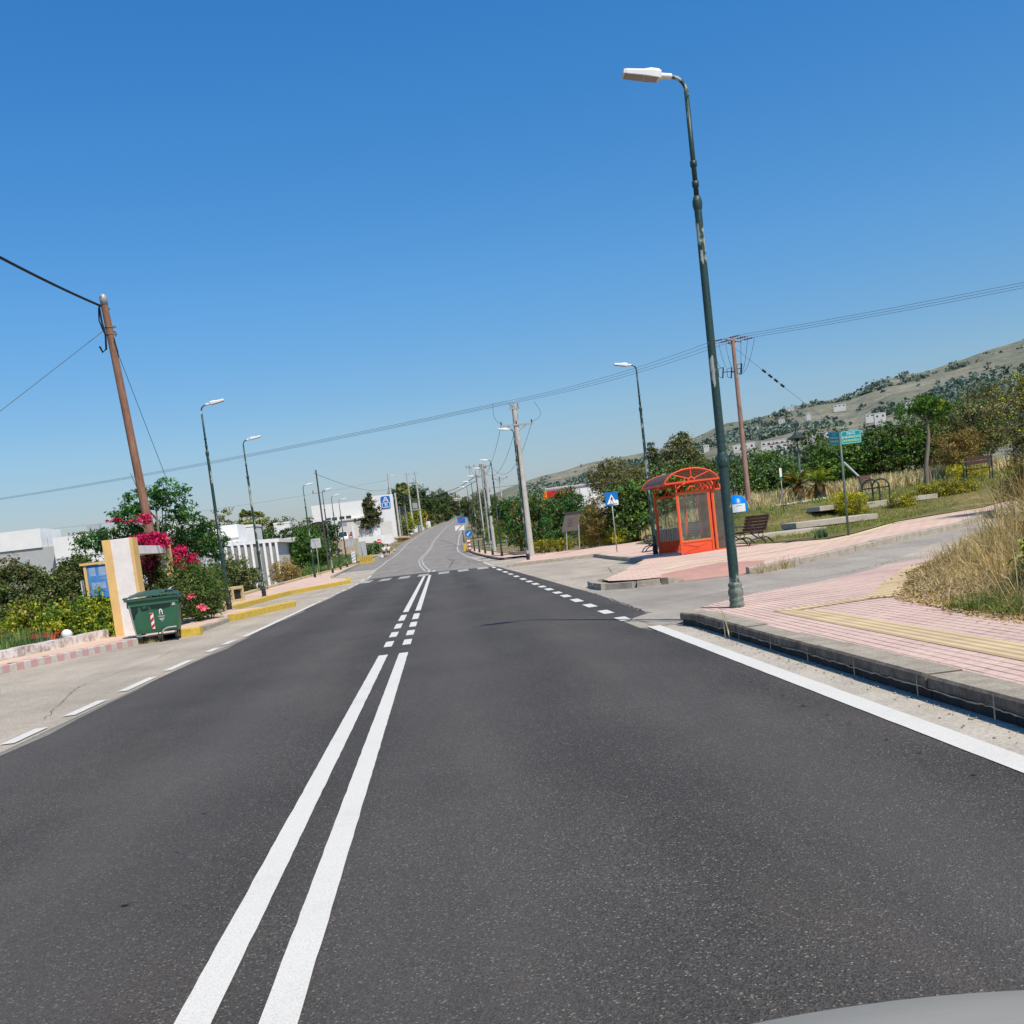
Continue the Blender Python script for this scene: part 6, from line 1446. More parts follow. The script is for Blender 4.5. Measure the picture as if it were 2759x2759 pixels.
tree('roadside_bush','green bush behind the two walkers','shrub',(-9.3,152,pz(152)+.2),[(0,0,.9,1.2,1.2,1.0),(-1.2,1,.8,1,1,.9)],2400,.26,[L['bluegreen'],L['fresh']],seed=23,shell=.4,clump=.3)
reeds('patch of dry grass on the bank beside the walkers',(-9.5,166,pz(166)-.1),4,26,900,.6,1.3,.2,L['straw'],24,name='dry_grass',cat_='grass')
for k,(x,y,z,w,h,lab) in enumerate(((-25.8,130,1,4.4,8.0,'brown green tree above the columned building, behind the near left lamps'),(-14.2,118,0,4.5,6.2,'dark green tree right of the columned building roof'),(-18,124,0,5,6.4,'dark green tree below the pair of palms'),(-22,150,2,6,6.2,'low dark tree between the small palm and the arched hall'),(-17.0,140,1,4.2,6.6,'green tree just left of the arched hall'),(-13.2,128,0,3.4,6.4,'leafy tree in front of the supermarket wall'),(-28.5,120,0,3,6.4,'reddish brown shrub crown behind the feathery tree'))):
    tree('background_tree',lab,'tree',(x,y,z),ball(w,w,h,6,30+k),2600,.3,[L['olive'] if k==0 else (L['brownred'] if k==6 else L['far']),L['farolive'] if k in(0,) else L['far']],(h*.6,.15,w*.3,4),seed=30+k,clump=.35,shell=.45)
def palm(label,loc,h,length,seed,fan=True,r=.2,cat_='palm tree',n=26):
    t=thing('palm_tree',label,cat_,loc); mb=MB(); mb.tube([(0,0,-.5),(.1,0,h*.5),(0,0,h)],[r*1.2,r,r*.9],10); mb.build('trunk',M['palmbark'],t)
    parts=[fronds(seed,n,length,.3,1.0,-35,75,.5,length*.055,z0=h,fan=fan)]
    if not fan: parts=[fronds(seed,n,length,.3,1.5,5,80,length*.26,.03,z0=h)]
    link('crown',leafmesh('palm_crown',parts,[L['palm']]),[],t); return t
palm('left palm of the pair behind the second left lamp',(-24.3,140,1.5),6.2,1.6,41,n=40)
palm('right palm of the pair behind the second left lamp',(-22.9,141,1.5),6.0,1.5,42,n=40)
palm('small feathery palm right of the palm pair',(-21.1,140,1.5),5.0,1.3,43,False)
palm('tall shaggy palm above the far left trees by the transformer poles',(-8.6,300,6),12.2,2.6,44,r=.4,n=34)
# pine in front of the supermarket
t=thing('pine_tree','dark cone shaped pine in front of the white supermarket','tree',(-13.1,217,4.0)); mb=MB(); mb.tube([(0,0,-.5),(0,0,4),(0,0,9)],[.35,.25,.06],8); mb.build('trunk',M['bark'],t)
B=[(0,0,9.2,.5,.5,.9)]; rr=random.Random(6)
for k in range(26):
    z=rr.uniform(3.2,8.6); q=(9.6-z)/6.4*3.5; a=rr.uniform(0,6.3); B.append((math.cos(a)*q*.6,math.sin(a)*q*.6,z,q*.42+.2,q*.42+.2,.55))
link('crown',leafmesh('pine_crown',[leaf_cloud(45,B,8000,.45,clump=.34,aspect=.4,shell=.3,up=.6)],[L['pine']]),[],t)
# far left and end-of-road trees
FT=[(-9.2,292,5.,7,7.5,'yellow',"yellow green tree under the transformer poles"),(-12.8,300,6.,6,7.0,'far','green tree left of the yellow green one at the far bend'),(-6.2,338,7.,7,7.5,'yellow','second yellow green tree, beside the stop sign'),(-11.5,362,8.2,13,15,'far','big dark fig like tree mass at the far bend, leftmost crown'),(-4.6,405,10.,13,15.5,'far','big dark tree mass at the far bend, middle crown'),(1.2,470,12,13,15.5,'far','big dark tree mass at the far bend, right crown'),(-9,440,11,14,19,'far','tall dark crown rising behind the transformer poles'),(8.,650,17,16,17,'farolive','brownish tall trees where the road disappears'),(18.5,724,17,17,17,'farolive','brownish tree closing the view where the road vanishes'),(27,735,17,17,15,'far','dark green tree right of the vanishing road'),(36,720,17,17,16,'farolive','olive tree farther right of the vanishing road'),(1.5,640,17,16,20,'farolive','taller brownish crown behind the dark trees'),(-2.6,383,9.,5,4.6,'farolive','grey green roadside shrub at the far bend'),(.3,418,10.,6,5.0,'farolive','round pale roadside shrub at the far bend'),(4.2,470,12,7,6.5,'far','dark shrub at the left kerb where the road vanishes')]
for k,(x,y,z,w,h,m_,lab) in enumerate(FT):
    mt={'yellow':[L['yellowgreen'],L['far']],'far':[L['far'],L['dark']],'farolive':[L['farolive'],L['far']]}[m_]
    tree('roadside_tree',lab,'tree',(x,y,z-.3),ball(w,w,h,8,60+k),3200,.055*w+.12,mt,(h*.6,.25,w*.3,4),seed=60+k,clump=.07*w,shell=.5)
# right roadside trees beyond the lamps
RT=[(8.2,96,.4,3.6,4.6,'fresh','leafy green tree right of the first lamp of the receding row'),(6.6,87,.2,3.2,4.3,'feather','dark tree behind the first two lamps of the receding row'),(8.6,150,1.,4.5,5.2,'yellow','yellow green bush behind the marker post'),(7.0,134,.7,3.4,3.4,'yellow','sunlit low bush behind the green railing'),(8.3,185,2.,5,6.5,'farolive','brownish roadside tree beyond the blue plate'),(10.,230,3.4,6,8,'farolive','pale olive tree along the right side of the climbing road'),(12.5,290,5,7,9.5,'farolive','tall pale tree right of the climbing road'),(16,370,8,9,13,'farolive','tall feathery pines at the top of the right row'),(10.3,300,5.2,4,4.5,'far','green shrub beside the climbing road'),(13.5,350,7.5,4.4,4.5,'yellow','yellowish shrub near the top of the right kerb')]
for k,(x,y,z,w,h,m_,lab) in enumerate(RT):
    mt={'yellow':[L['yellowgreen'],L['fresh']],'fresh':[L['fresh'],L['dark']],'feather':[L['feather'],L['dark']],'far':[L['far']],'farolive':[L['farolive'],L['far']]}[m_]
    tree('roadside_tree',lab,'tree',(x,y,z-.2),ball(w,w,h,7,80+k),4200 if y<160 else 2400,.13 if y<160 else .045*w+.1,mt,(h*.6,.12,w*.3,4),seed=80+k,clump=.22 if y<160 else .07*w,shell=.4)
tree('spreading_tree','spreading dark green tree behind the thick concrete pole','tree',(7.0,77.5,.2),[(-1.3,0,2.6,1.3,1.2,1.3),(.3,.2,3.2,1.4,1.3,1.1),(1.5,0,2.6,1.1,1.2,1.2),(-.4,-.5,1.4,1.5,1,1.2),(1.0,-.4,1.3,1.2,1,1.1),(-2.2,.3,3.4,.9,.9,.6)],12000,.17,[L['feather'],L['dark'],L['brownred']],(3.2,.13,1.5,6),seed=101,clump=.22,shell=.35,aspect=.4)
tree('spreading_tree','second green tree right of the thick concrete pole, behind the information board','tree',(8.75,72.5,.3),[(0,0,2.2,1.3,1.2,1.4),(1.1,.3,1.9,1.1,1.1,1.2),(-.6,-.3,1.1,1.1,1,1.0),(.4,.2,3.3,.9,.9,.7)],10000,.16,[L['feather'],L['dark']],(3,.12,1.2,6),seed=102,clump=.22,shell=.35,aspect=.4)
tree('grey_bush','soft blue green bush behind the information board','shrub',(9.2,67.5,.3),[(0,0,1.3,1.0,.9,1.1),(.5,0,.8,.8,.8,.8)],5000,.12,L['bluegreen'],seed=103,clump=.16,shell=.4,aspect=.3)
tree('rusty_shrub','rusty brown shrub behind the blue crossing sign','shrub',(9.55,63.5,.3),[(0,0,1.65,1.05,1.0,1.15),(.5,.2,1.2,.7,.8,.8),(-.4,0,1.0,.6,.7,.7)],7500,.11,[L['brownred'],L['olivebrown']],(1.6,.07,.7,6),seed=104,clump=.15,shell=.35)
tree('fig_tree','dense broad leaved fig tree left of the bus shelter','tree',(11.55,63,.4),[(0,0,1.8,1.45,1.3,1.6),(-.6,-.2,2.5,.9,.9,.8),(.7,0,2.6,.9,.9,.7),(.2,-.4,.9,1.4,1,.9)],11000,.20,[L['fig'],L['dark']],(2.4,.12,1,5),seed=105,clump=.22,shell=.45,aspect=.7)
tree('fig_tree','second fig tree behind the bus shelter roof','tree',(14.2,66,.8),[(0,0,1.6,1.6,1.3,1.5),(.9,0,2.2,1,1,.9)],7000,.20,[L['fig'],L['dark']],(2.4,.12,1,5),seed=106,clump=.22,shell=.45,aspect=.7)
tree('olive_tree','wide olive brown tree above the fig tree','tree',(16.4,95,1),[(0,0,4.2,2.3,2,1.7),(-1.6,0,4.6,1.4,1.3,1.2),(1.8,0,4.4,1.5,1.4,1.3),(-.4,.2,5.7,1.3,1.2,.8),(1.0,-.3,3.2,1.8,1.5,1.2)],9000,.2,[L['olive'],L['farolive']],(4.6,.2,1.8,6),seed=107,clump=.28,shell=.35,aspect=.35)
tree('cypress','narrow dark cypress above the bus shelter','tree',(31.5,150,4),[(0,0,4.0,1.1,1.1,3.8),(0,0,6.2,.7,.7,2.0)],2200,.3,[L['pine'],L['far']],(5,.15,.3,3),seed=108,clump=.3,shell=.5)
tree('park_tree','tall olive green tree behind the bus shelter and the near lamp','tree',(35.5,150,4),[(0,0,6.0,2.6,2.4,2.3),(-1.6,0,4.2,1.9,1.8,1.6),(1.8,.3,4.2,2.2,2,1.8),(.2,0,8.2,1.5,1.5,1.2)],5500,.33,[L['olive'],L['far']],(6,.25,2,5),seed=109,clump=.4,shell=.45)
tree('park_tree','lower grey green tree left of the cypress','tree',(28.2,145,3.5),ball(5.5,5,4.6,6,7),3200,.3,[L['farolive'],L['far']],(3,.2,1.5,4),seed=110,clump=.35,shell=.45)
tree('park_tree','pale feathery tree right of the bus shelter roof','tree',(33.5,118,3.2),ball(5.5,5,4.6,6,8),3600,.25,[L['bluegreen'],L['far']],(3,.2,1.5,4),seed=111,clump=.3,shell=.45)
HD=[(20.0,82,1.9,5.5,4.2,'dark hedge tree directly behind the reddish pole'),(25.6,80,2.1,6,4.2,'dark hedge tree right of the reddish pole'),(30.2,77,2.3,6.5,4.0,'dark hedge tree behind the cycads'),(27.2,69,2.0,5.5,4.2,'dark hedge tree behind the street name plates'),(30.2,68,2.1,5.0,4.5,'dark hedge tree right of the street name sign'),(33.2,67,2.1,4.5,4.8,'dark hedge tree left of the slender tree'),(37.5,74,2.4,6,5.2,'dark hedge tree behind the slender tree'),(17.8,84,1.5,4.6,3.2,'lower dark bush between the near lamp and the reddish pole')]
for k,(x,y,z,w,h,lab) in enumerate(HD):
    tree('hedge_tree',lab,'tree',(x,y,z-.4),ball(w,4,h,8,120+k,base=.05),7500,.19,[L['fig'] if k%2 else L['dark'],L['fresh'] if k in(3,4,5) else L['bluegreen']],(h*.55,.12,w*.25,4),'dark dense trees closing the back of the park',120+k,clump=.24,shell=.45,aspect=.55)
for k,(x,y,z,w,h,lab) in enumerate(((24.5,120,3,11,6.0,'grey green tree mass in the middle distance behind the cycads'),(36,125,3.4,12,6,'dark tree mass in the middle distance behind the street name sign'),(50,130,4,14,8,'dark tree mass in the middle distance behind the slender tree'),(62,130,4.4,14,8.5,'dark tree mass in the middle distance at the right edge'),(41.5,180,5,16,8,'far dark grove below the hillside houses'))):
    tree('background_tree',lab,'tree',(x,y,z-.6),ball(w,7,h,8,140+k),3800,.34,[L['far'],L['bluegreen']],(h*.5,.2,w*.25,4),seed=140+k,clump=.45,shell=.5)
# slender tree in the park
t=thing('slender_tree','slender tree with a bare pale trunk and a small flat crown in the park','tree',(22.65,48,TL(22.65,48)-.1)); mb=MB(); mb.tube([(0,0,-.1),(.02,0,.3),(.03,0,1.0),(.17,0,1.7),(.27,0,2.4),(.24,0,3.1)],[.13,.11,.1,.09,.08,.06],10)
for (x,z,y) in ((-.7,4.0,.1),(.1,4.2,-.2),(.9,3.9,.2),(.5,4.15,.3),(-.3,3.9,.4)): mb.tube([(.25,0,2.9),(lerp(.25,x,.5),y*.5,3.4),(x,y,z)],[.05,.035,.012],6)
mb.build('trunk',M['bark'],t)
link('crown',leafmesh('slender_crown',[leaf_cloud(150,[(-.5,0,3.75,.7,.7,.35),(.3,0,3.9,.8,.7,.35),(1.05,.1,3.55,.7,.7,.4),(.55,0,3.4,.6,.6,.3),(-.9,0,3.4,.3,.4,.25)],3600,.15,clump=.16,aspect=.32,shell=.3,flat=.5),leaf_cloud(151,[(.8,0,3.7,.5,.4,.2)],300,.15,clump=.16,aspect=.32)],[L['fresh'],L['yellowgreen']]),[],t)
tree('weeping_shrub','brownish drooping small tree right of the slender tree','tree',(27.8,55,TL(27.8,55)),[(0,0,1.6,1.2,1.1,1.0),(.5,0,2.1,.8,.8,.6),(-.6,0,1.2,.7,.7,.7)],6500,.14,[L['brownred'],L['brown']],(1.7,.09,.8,6),seed=152,clump=.2,shell=.3,aspect=.25)
tree('olive_tree','grey green tree at the right edge behind the park bench','tree',(28.9,56,2.2),[(0,0,2.6,1.6,1.5,1.4),(1.2,0,3.2,1.4,1.3,1.3),(-.9,0,1.9,1,1,.9),(.6,0,1.5,1.6,1.3,1.0)],9500,.15,[L['olive'],L['bluegreen']],(3,.15,1.4,6),seed=153,clump=.22,shell=.35,aspect=.35)
tree('flowering_bush','big olive green bush with yellowing leaves at the right edge','shrub',(17.6,30.2,.9),[(0,0,2.2,1.0,1,1.2),(.5,0,3.0,.9,.9,.8),(.3,-.4,1.2,1.1,1,1.0)],9000,.09,[L['olive'],L['yellowgreen'],L['olivebrown']],(2.4,.07,.8,6),seed=154,clump=.15,shell=.3,aspect=.4)
tree('flowering_bush','dry brown bush below the big olive green bush at the right edge','shrub',(17.3,30.8,.5),[(0,0,.6,.6,.7,.6),(.5,0,1.0,.6,.7,.7)],4500,.09,[L['brown'],L['olivebrown']],seed=155,clump=.14,shell=.2,aspect=.25)
# cycads
for k,(x,y,lab) in enumerate(((20.15,58.2,'left cycad with dark hanging fronds'),(21.2,57.8,'right cycad with bright upright fronds'))):
    t=thing('cycad',lab,'cycad',(x,y,TL(x,y)-.1)); mb=MB(); mb.lathe([(.34,-.1),(.32,.1),(.3,.3),(.31,.5),(.28,.8),(.24,.98),(.1,1.05)],n=12); mb.build('trunk',M['palmbark'],t)
    link('crown',leafmesh('cycad_crown',[fronds(160+k,26,1.35,.3,1.25,25 if k==0 else 35,80,.2,.02,z0=1.0),fronds(170+k,14,1.15,.3,1.3,-25,20,.2,.02,z0=.98)],[L['cycadbrown'] if k==0 else L['cycad'],L['cycadbrown']]),[],t)
    if k==0: link('young_fronds',leafmesh('cycad_young',[fronds(175,10,1.2,.3,1.0,45,80,.2,.02,z0=1.02)],[L['cycad']]),[],t)
# clipped hedges in the park
tree('clipped_bush','yellow green rounded bush in front of the street name post','shrub',(16.85,42.2,TL(16.85,42)-.1),[(0,0,.45,.52,.55,.5),(-.3,.2,.5,.35,.4,.45)],5500,.06,[L['dryhedge'],L['hedgemix']],seed=180,clump=.09,shell=.6,rnd=.6)
tree('clipped_bush','yellow flowering patch behind the rounded bush by the street name post','shrub',(16.75,43.4,TL(16.75,43.4)+.0),[(0,0,.4,.4,.35,.36)],2200,.06,L['dryhedge'],seed=181,clump=.08,shell=.5)
tree('clipped_bush','low rounded bush right of the street name sign','shrub',(18.75,42.3,TL(18.75,42)-.08),[(0,0,.3,.45,.45,.35),(.5,.1,.3,.3,.35,.33)],3800,.055,[L['hedgemix'],L['dryhedge']],seed=182,clump=.08,shell=.6)
tree('clipped_hedge','long clipped yellow topped hedge in the park','hedge',(21.2,43.2,TL(21.3,43.2)-.05),[(-1.0+.4*k,.03*k,.30,.34,.4,.30) for k in range(6)],8000,.06,[L['hedgemix'],L['dryhedge']],seed=183,clump=.09,shell=.6)
tree('clipped_hedge','yellow clipped hedge behind the far park bench','hedge',(24.4,47.6,TL(24.4,47.6)),[(-.6+.4*k,0,.42,.34,.4,.36) for k in range(4)],3000,.06,[L['dryhedge'],L['hedgemix']],seed=184,clump=.09,shell=.6)
tree('planter_hedge','low yellow green planter hedge left of the information board','hedge',(6.7,67.0,Hh(7,67)+.1),[(-.6+.45*k,-.28*k,.48,.4,.5,.42) for k in range(5)],4500,.08,[L['hedgemix'],L['dryhedge']],seed=185,clump=.12,shell=.5)
tree('planter_hedge','low planter hedge right of the information board','hedge',(9.2,64.6,Hh(9,64)+.1),[(-.5+.45*k,-.3*k,.48,.4,.5,.4) for k in range(4)],3500,.08,[L['dryhedge'],L['hedgemix']],seed=186,clump=.12,shell=.5)
tree('planter_hedge','small rounded planter bush left of the crossing sign post','shrub',(10.6,62.3,Hh(10,62)+.15),[(0,0,.45,.5,.5,.5)],2200,.08,[L['dryhedge'],L['fresh']],seed=187,clump=.12,shell=.5)
# grasses
def field(name,label,n,pts,fn,h0,h1,w,mat_,seed,lean=.5,dens=None):
    rng=np.random.default_rng(seed); x0,y0,x1,y1=pts; P=[]
    while len(P)<n:
        x=rng.uniform(x0,x1); y=rng.uniform(y0,y1)
        if dens and rng.uniform()>dens(x,y): continue
        P.append((x,y,fn(x,y)-.03))
    o=link(name,rawmesh(name,*blades(seed,np.array(P),h0,h1,w,lean),mat_),[]); return tag(o,label,'grass',kind='stuff')
def dedge(y): return .12*sst((y-11)/2)+interp([(0,4.72),(8.4,4.75),(9.6,4.8),(10.6,5.05),(12,5.15),(14.2,6.3),(16.75,7.9),(18.3,9.2),(20.7,11)],y)
def inb(x,y): return sst((x-dedge(y)-.05)/.8) if y<20 else 0.
def dn(sc,th,off=0):
    return lambda x,y: inb(x,y)*sst((mn.noise(Vector((x*sc,y*sc,off)))+.5-th)/.35)
field('dry_grass','short dry straw grass covering the bank beside the near pavement',20000,(4.8,7,10,19),bk,.06,.24,.010,L['straw'],200,1.9,dn(.8,.05))
field('dry_grass','tan matted grass on the bank beside the near pavement',15000,(4.8,7,10,20),bk,.08,.36,.010,L['strawred'],201,1.7,dn(.6,.0,3))
field('dry_grass','tall dry straw stalks at the right edge of the near bank',1500,(4.9,8.5,9.5,15.5),bk,.25,.75,.008,L['straw'],202,1.3,lambda x,y:inb(x,y)*sst((x-(y*.49+.1))/.6)*sst((mn.noise(Vector((x*2,y*2,4)))+.25)/.4))
field('dry_grass','tall wispy brown stalks leaning at the right edge',1500,(5,9.5,9.5,15),bk,.5,1.2,.007,L['brown'],203,1.2,lambda x,y:inb(x,y)*sst((x-(y*.49+.25))/.5)*sst((mn.noise(Vector((x*1.6,y*1.6,8)))+.3)/.4))
field('green_weeds','green weeds at the right edge of the near pavement',1500,(4.98,8.9,5.8,10.4),bk,.06,.24,.010,L['weeds'],204,1.5,lambda x,y:sst((mn.noise(Vector((x*1.5,y*1.5,7)))+.45)/.5))
tree('leafy_weed','dark green leafy weed on the bank at the right edge','weed',(5.95,10.3,bk(5.95,10.3)-.03),[(0,0,.25,.22,.22,.26),(.2,.1,.35,.2,.2,.22)],900,.075,L['weeds'],seed=205,clump=.08,shell=.2,aspect=.6)
lit=leaf_cloud(206,[(6.2,11,0,1.6,3,.01)],10,.02)
rng=np.random.default_rng(207); P=[]
while len(P)<7000:
    x=rng.uniform(4.6,9); y=rng.uniform(7,17.2)
    if x>dedge(y)-rng.exponential(.07) and rng.uniform()<.15+.85*sst(1-(x-dedge(y))/1.3): P.append((x,y,bk(x,y)+.012))
P=np.array(P); tag(link('leaf_litter',rawmesh('leaf_litter',*leaf_quads(rng,P,unit(rng.normal(size=(len(P),3))*.4+np.array([0,0,1.])),.045,.5),L['brown']),[]),'dry leaf litter and debris strewn on the bank','litter',kind='stuff')
gl=lambda x,y: 1. if (y>39 or y>36+(x-16)*1.1) and x>10.6 else 0.
field('lawn_grass','short tufty grass of the park lawn',16000,(10.5,31,28,48),TL,.05,.16,.022,L['grass'],210,.7,lambda x,y: 1. if y>33+.2*max(0,x-11) and (x<15 or y>36+(x-16)*1.05) and x>10.5 and (x>11.6 or y>34) else 0.)
field('tall_dry_grass','tall dry grass in front of the dark trees at the back of the park',11000,(18,54,34,68),TL,.4,1.05,.05,L['straw'],211,.5,lambda x,y: (0 if (18.6<x<22.6 and y<59) else 1)*sst((y-52-(1.5 if x>22 else 5))/3)*(.25+.75*sst((mn.noise(Vector((x*.4,y*.4,3)))+.3)/.5)))
field('tall_dry_grass','dry grass between the bus shelter and the cycads',2600,(11.5,50,21,66),TL,.25,.7,.045,L['straw'],212,.5,lambda x,y: (0 if (x>18.2 and y<59.5) else 1)*sst((y-49-(x-12)*.2)/4)*sst((mn.noise(Vector((x*.5,y*.5,9)))+.35)/.5))
field('green_grass','greener grass mixed into the park meadow',2600,(12,44,32,60),TL,.12,.35,.04,L['grass'],213,.7,lambda x,y: (0 if (18.4<x<22.8 and 50<y<59.5) else 1)*sst((mn.noise(Vector((x*.35,y*.35,14)))+.1)/.3))
field('kerb_weeds','dry weeds along the kerb of the side street',110,(6.6,22.2,7.7,23.2),lambda x,y:Hh(x,y)+.02,.08,.35,.012,L['strawred'],214,.9,lambda x,y: sst((.35-abs(y-22.45-(x-6.8)*.62))/.3))
reeds('tuft of grey green grass left of the street name post',(11.35,31.2,TL(11.35,31.2)-.05),.35,.3,160,.15,.45,.02,L['bluegreen'],215,name='grass_tuft',cat_='grass')
reeds('two dry stalks growing out of the near kerb joint',(3.05,11.6,.0),.12,.15,5,.2,.42,.02,L['straw'],216,name='dry_stalks',cat_='weed')
reeds('dry yellow weeds under the dumpster',(-6.75,24.25,0),.6,.2,160,.05,.18,.012,L['straw'],217,name='dry_weeds',cat_='weed',lean=1.)
# gravel in the gutter by the near kerb and rubble on the island
def stones(name,label,n,fp,seed,s0,s1,mat_):
    rng=np.random.default_rng(seed); V=[];F=[]
    for i in range(n):
        x,y,z=fp(rng); s=rng.uniform(s0,s1); o=len(V)
        pts=unit(rng.normal(size=(6,3)))*s*np.array([1,1,.6]); base=np.array([[1,0,0],[-1,0,0],[0,1,0],[0,-1,0],[0,0,.7],[0,0,-.7]])*s+pts*.3
        V+= [tuple(np.array([x,y,z])+b) for b in base]; F+= [(o+a,o+b,o+c) for a,b,c in ((0,2,4),(2,1,4),(1,3,4),(3,0,4),(2,0,5),(1,2,5),(3,1,5),(0,3,5))]
    return tag(link(name,rawmesh(name,np.array(V),np.array(F),mat_),[]),label,'gravel',kind='stuff')
stones('gravel','loose grit in the gutter along the near kerb',420,lambda r:(3.12-abs(r.normal())*.11,r.uniform(4,13.6),.012),220,.003,.011,M['kerb'])
stones('gravel','pebbles and debris along the foot of the dry bank',1800,lambda r:(lambda x,y:(x,y,bk(x,y)+.004))(*(lambda y:(dedge(y)-.05+r.exponential(.35),y))(r.uniform(8.4,16.5))),221,.006,.026,M['soil'])
stones('rubble','pale rubble and fallen leaves in front of the cycads',260,lambda r:(lambda x,y:(x,y,TL(x,y)+.05))(r.uniform(16.5,21),r.uniform(50,54)),222,.04,.12,M['conc'])
stones('rubble','tan rubble heap at the left verge below the white walls',160,lambda r:(r.uniform(-9,-6.8),r.uniform(225,262),pz(245)+.2),223,.2,.6,simple('tan_rubble',(.5,.35,.2,1),.3,3))
# ---------------------------------------------------------------- the two walkers
def person(label,loc,rz,step,shorts,hair):
    t=thing('person',label,'person',loc,rz)
    def skin(name,verts,edges,rad,mat_,parent,sub=1):
        me=bpy.data.meshes.new(name); me.from_pydata(verts,edges,[]); o=bpy.data.objects.new(name,me); COL.objects.link(o)
        md=o.modifiers.new('s','SKIN'); 
        for i,r_ in enumerate(rad): me.skin_vertices[0].data[i].radius=(r_,r_*.85)
        me.skin_vertices[0].data[0].use_root=True
        s=o.modifiers.new('u','SUBSURF'); s.levels=sub; s.render_levels=sub
        bpy.context.view_layer.update(); dg=bpy.context.evaluated_depsgraph_get(); m2=bpy.data.meshes.new_from_object(o.evaluated_get(dg)); bpy.data.objects.remove(o); bpy.data.meshes.remove(me)
        m2.polygons.foreach_set('use_smooth',[True]*len(m2.polygons)); m2.name=name; return link(name,m2,mat_,parent)
    s=step
    Vv=[(0,0,.95),(0,0,1.15),(0,.0,1.38),(0,.01,1.48),(0,.03,1.6),(0,.03,1.68),
        (-.1,0,.9),(-.1,.16*s,.5),(-.1,.02*s-.06,.08),(-.1,.1*s+.05,.03),(.1,0,.9),(.1,-.1*s,.5),(.1,-.32*s,.12),(.1,-.26*s,.04),
        (-.2,0,1.4),(-.26,-.08*s,1.12),(-.26,.06*s,.88),(-.26,.1*s,.78),(.2,0,1.4),(.26,.1*s,1.12),(.26,.22*s,.9),(.26,.27*s,.82)]
    E=[(0,1),(1,2),(2,3),(3,4),(4,5),(0,6),(6,7),(7,8),(8,9),(0,10),(10,11),(11,12),(12,13),(2,14),(14,15),(15,16),(16,17),(2,18),(18,19),(19,20),(20,21)]
    Rr=[.15,.13,.15,.06,.1,.085,.09,.06,.045,.04,.09,.06,.045,.04,.065,.045,.035,.035,.065,.045,.035,.035]
    sk=simple('skin_tone',(.35,.2,.14,1),.1)
    body=skin('body',Vv,E,Rr,sk,t)
    skin('shirt',[(0,0,.92),(0,0,1.15),(0,0,1.40),(0,.01,1.47),(-.2,0,1.4),(-.25,-.06*s,1.2),(.2,0,1.4),(.25,.07*s,1.2)],[(0,1),(1,2),(2,3),(2,4),(4,5),(2,6),(6,7)],[.19,.17,.18,.075,.085,.075,.085,.075],M['signwhite'],t)
    skin('shorts',[(0,0,.97),(-.1,.0,.86),(-.1,.13*s,.56),(.1,0,.86),(.1,-.08*s,.56)],[(0,1),(1,2),(0,3),(3,4)],[.18,.115,.095,.115,.095],shorts,t)
    mb=MB(); mb.lathe([(.02,1.8),(.07,1.785),(.105,1.74),(.115,1.68),(.11,1.62),(.09,1.57)],(0,.0,0),12); mb.build('hair',hair,t)
    return t
dk=simple('dark_cloth',(.03,.035,.05,1),.2); hr=simple('dark_hair',(.02,.015,.012,1),.2)
person('person in a white shirt and dark shorts carrying a bag, left of two walkers',(-7.35,140.5,pz(140)),R(170),1.0,dk,hr)
person('person in a white shirt with a strap and a dark cap, right of two walkers',(-6.85,141.6,pz(141)),R(172),-1.0,dk,hr)
mb=MB(); mb.box((0,0,.2),(.34,.16,.3),tap=.85); mb.tube([(-.12,0,.34),(-.08,0,.5),(.08,0,.5),(.12,0,.34)],.012,5); tag(mb.build('bag',M['signwhite'],None,(-7.68,140.4,pz(140)+.12),0,bevel=.02),'white carrier bag held low by the left walker','bag')
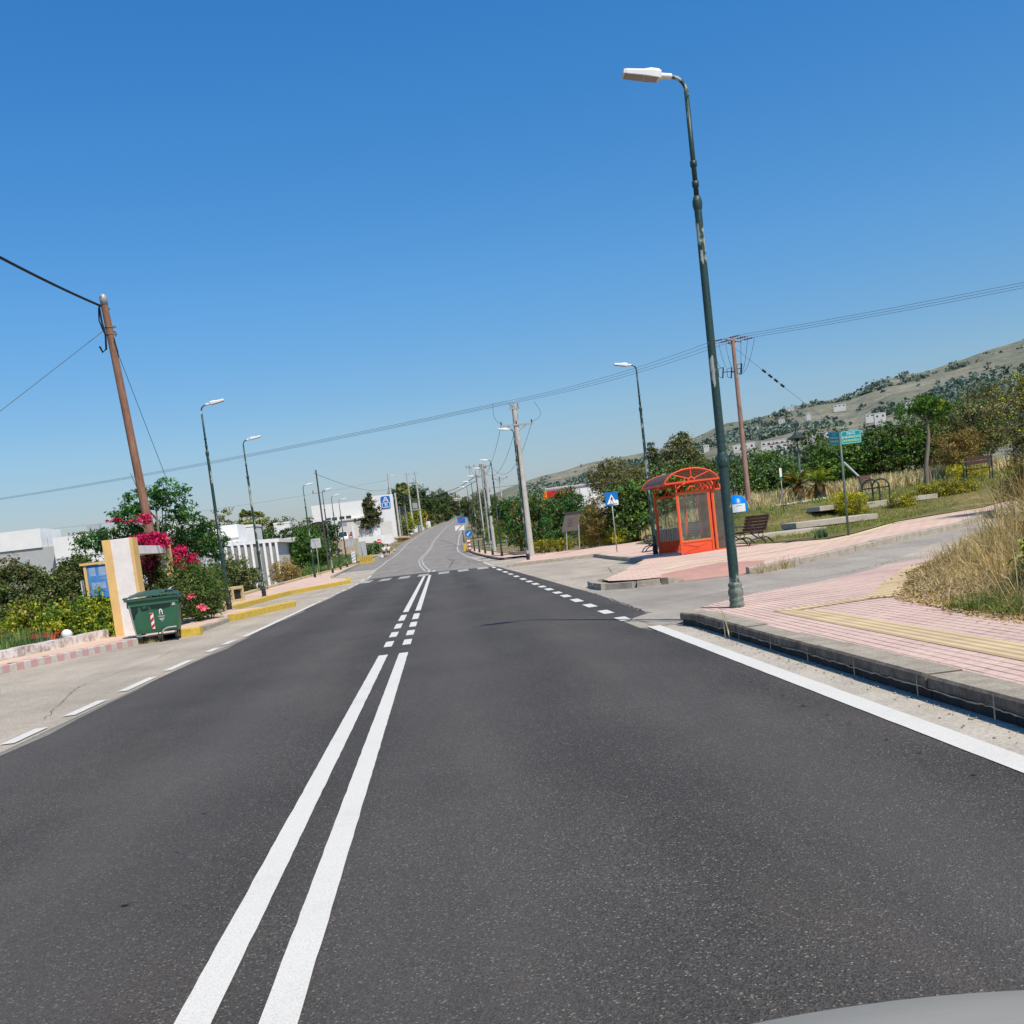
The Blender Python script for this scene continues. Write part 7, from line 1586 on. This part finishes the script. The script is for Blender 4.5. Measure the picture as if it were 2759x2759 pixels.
# ---------------------------------------------------------------- camera, sun and sky
cd=bpy.data.cameras.new('camera'); cam=bpy.data.objects.new('camera',cd); COL.objects.link(cam)
cd.sensor_width=36; cd.lens=37.267; cd.shift_y=.11956; cd.clip_start=.05; cd.clip_end=9000
Rm=Matrix(((.9908214779,.1225029342,-.0571474414),(-.067609150,.0830153853,-.9942522057),(-.1170546956,.9889901298,.090535746)))
cam.matrix_world=Matrix.Translation((0,0,1.4))@Rm.to_4x4(); scene.camera=cam
EL=R(55); sd=Vector((.5*math.cos(EL),-.866*math.cos(EL),math.sin(EL)))
sl=bpy.data.lights.new('sun','SUN'); sl.energy=5.0; sl.angle=R(.53); sl.color=(1,.90,.75); so=bpy.data.objects.new('sun',sl); COL.objects.link(so)
so.rotation_euler=sd.to_track_quat('Z','Y').to_euler(); so.location=(20,-30,40)
w=bpy.data.worlds.new('World'); scene.world=w; w.use_nodes=True; nt=w.node_tree; nt.nodes.clear()
sk=nt.nodes.new('ShaderNodeTexSky'); sk.sky_type='NISHITA'; sk.sun_disc=False; sk.sun_elevation=EL; sk.sun_rotation=math.atan2(.5,-.866)
sk.air_density=1.0; sk.dust_density=.6; sk.ozone_density=2.2; sk.altitude=0
bg=nt.nodes.new('ShaderNodeBackground'); bg.inputs[1].default_value=.148; wo=nt.nodes.new('ShaderNodeOutputWorld')
hs=nt.nodes.new('ShaderNodeHueSaturation'); hs.inputs['Saturation'].default_value=1.3; hs.inputs['Value'].default_value=1.25; nt.links.new(sk.outputs[0],hs.inputs['Color'])
tcw=nt.nodes.new('ShaderNodeTexCoord'); sx=nt.nodes.new('ShaderNodeSeparateXYZ'); nt.links.new(tcw.outputs['Generated'],sx.inputs[0])
rp=nt.nodes.new('ShaderNodeValToRGB'); e=rp.color_ramp.elements; e.new(.5); e.new(.5)
for i,(p_,c_) in enumerate(((.015,(.41,.36,.44)),(.11,(.55,.565,.59)),(.23,(.546,.688,.748)),(.44,(.458,.76,.88)))): e[i].position=p_; e[i].color=c_+(1,)
nt.links.new(sx.outputs[2],rp.inputs[0]); mm=nt.nodes.new('ShaderNodeMix'); mm.data_type='RGBA'; mm.blend_type='MULTIPLY'; mm.inputs[0].default_value=1; nt.links.new(hs.outputs[0],mm.inputs[6]); nt.links.new(rp.outputs[0],mm.inputs[7]); nt.links.new(mm.outputs[2],bg.inputs[0]); nt.links.new(bg.outputs[0],wo.inputs[0])
scene.view_settings.view_transform='Standard'; scene.view_settings.look='None'; scene.view_settings.exposure=0; scene.view_settings.gamma=1
scene.render.engine='CYCLES'; scene.cycles.max_bounces=6; scene.cycles.transparent_max_bounces=12; scene.cycles.use_denoising=True
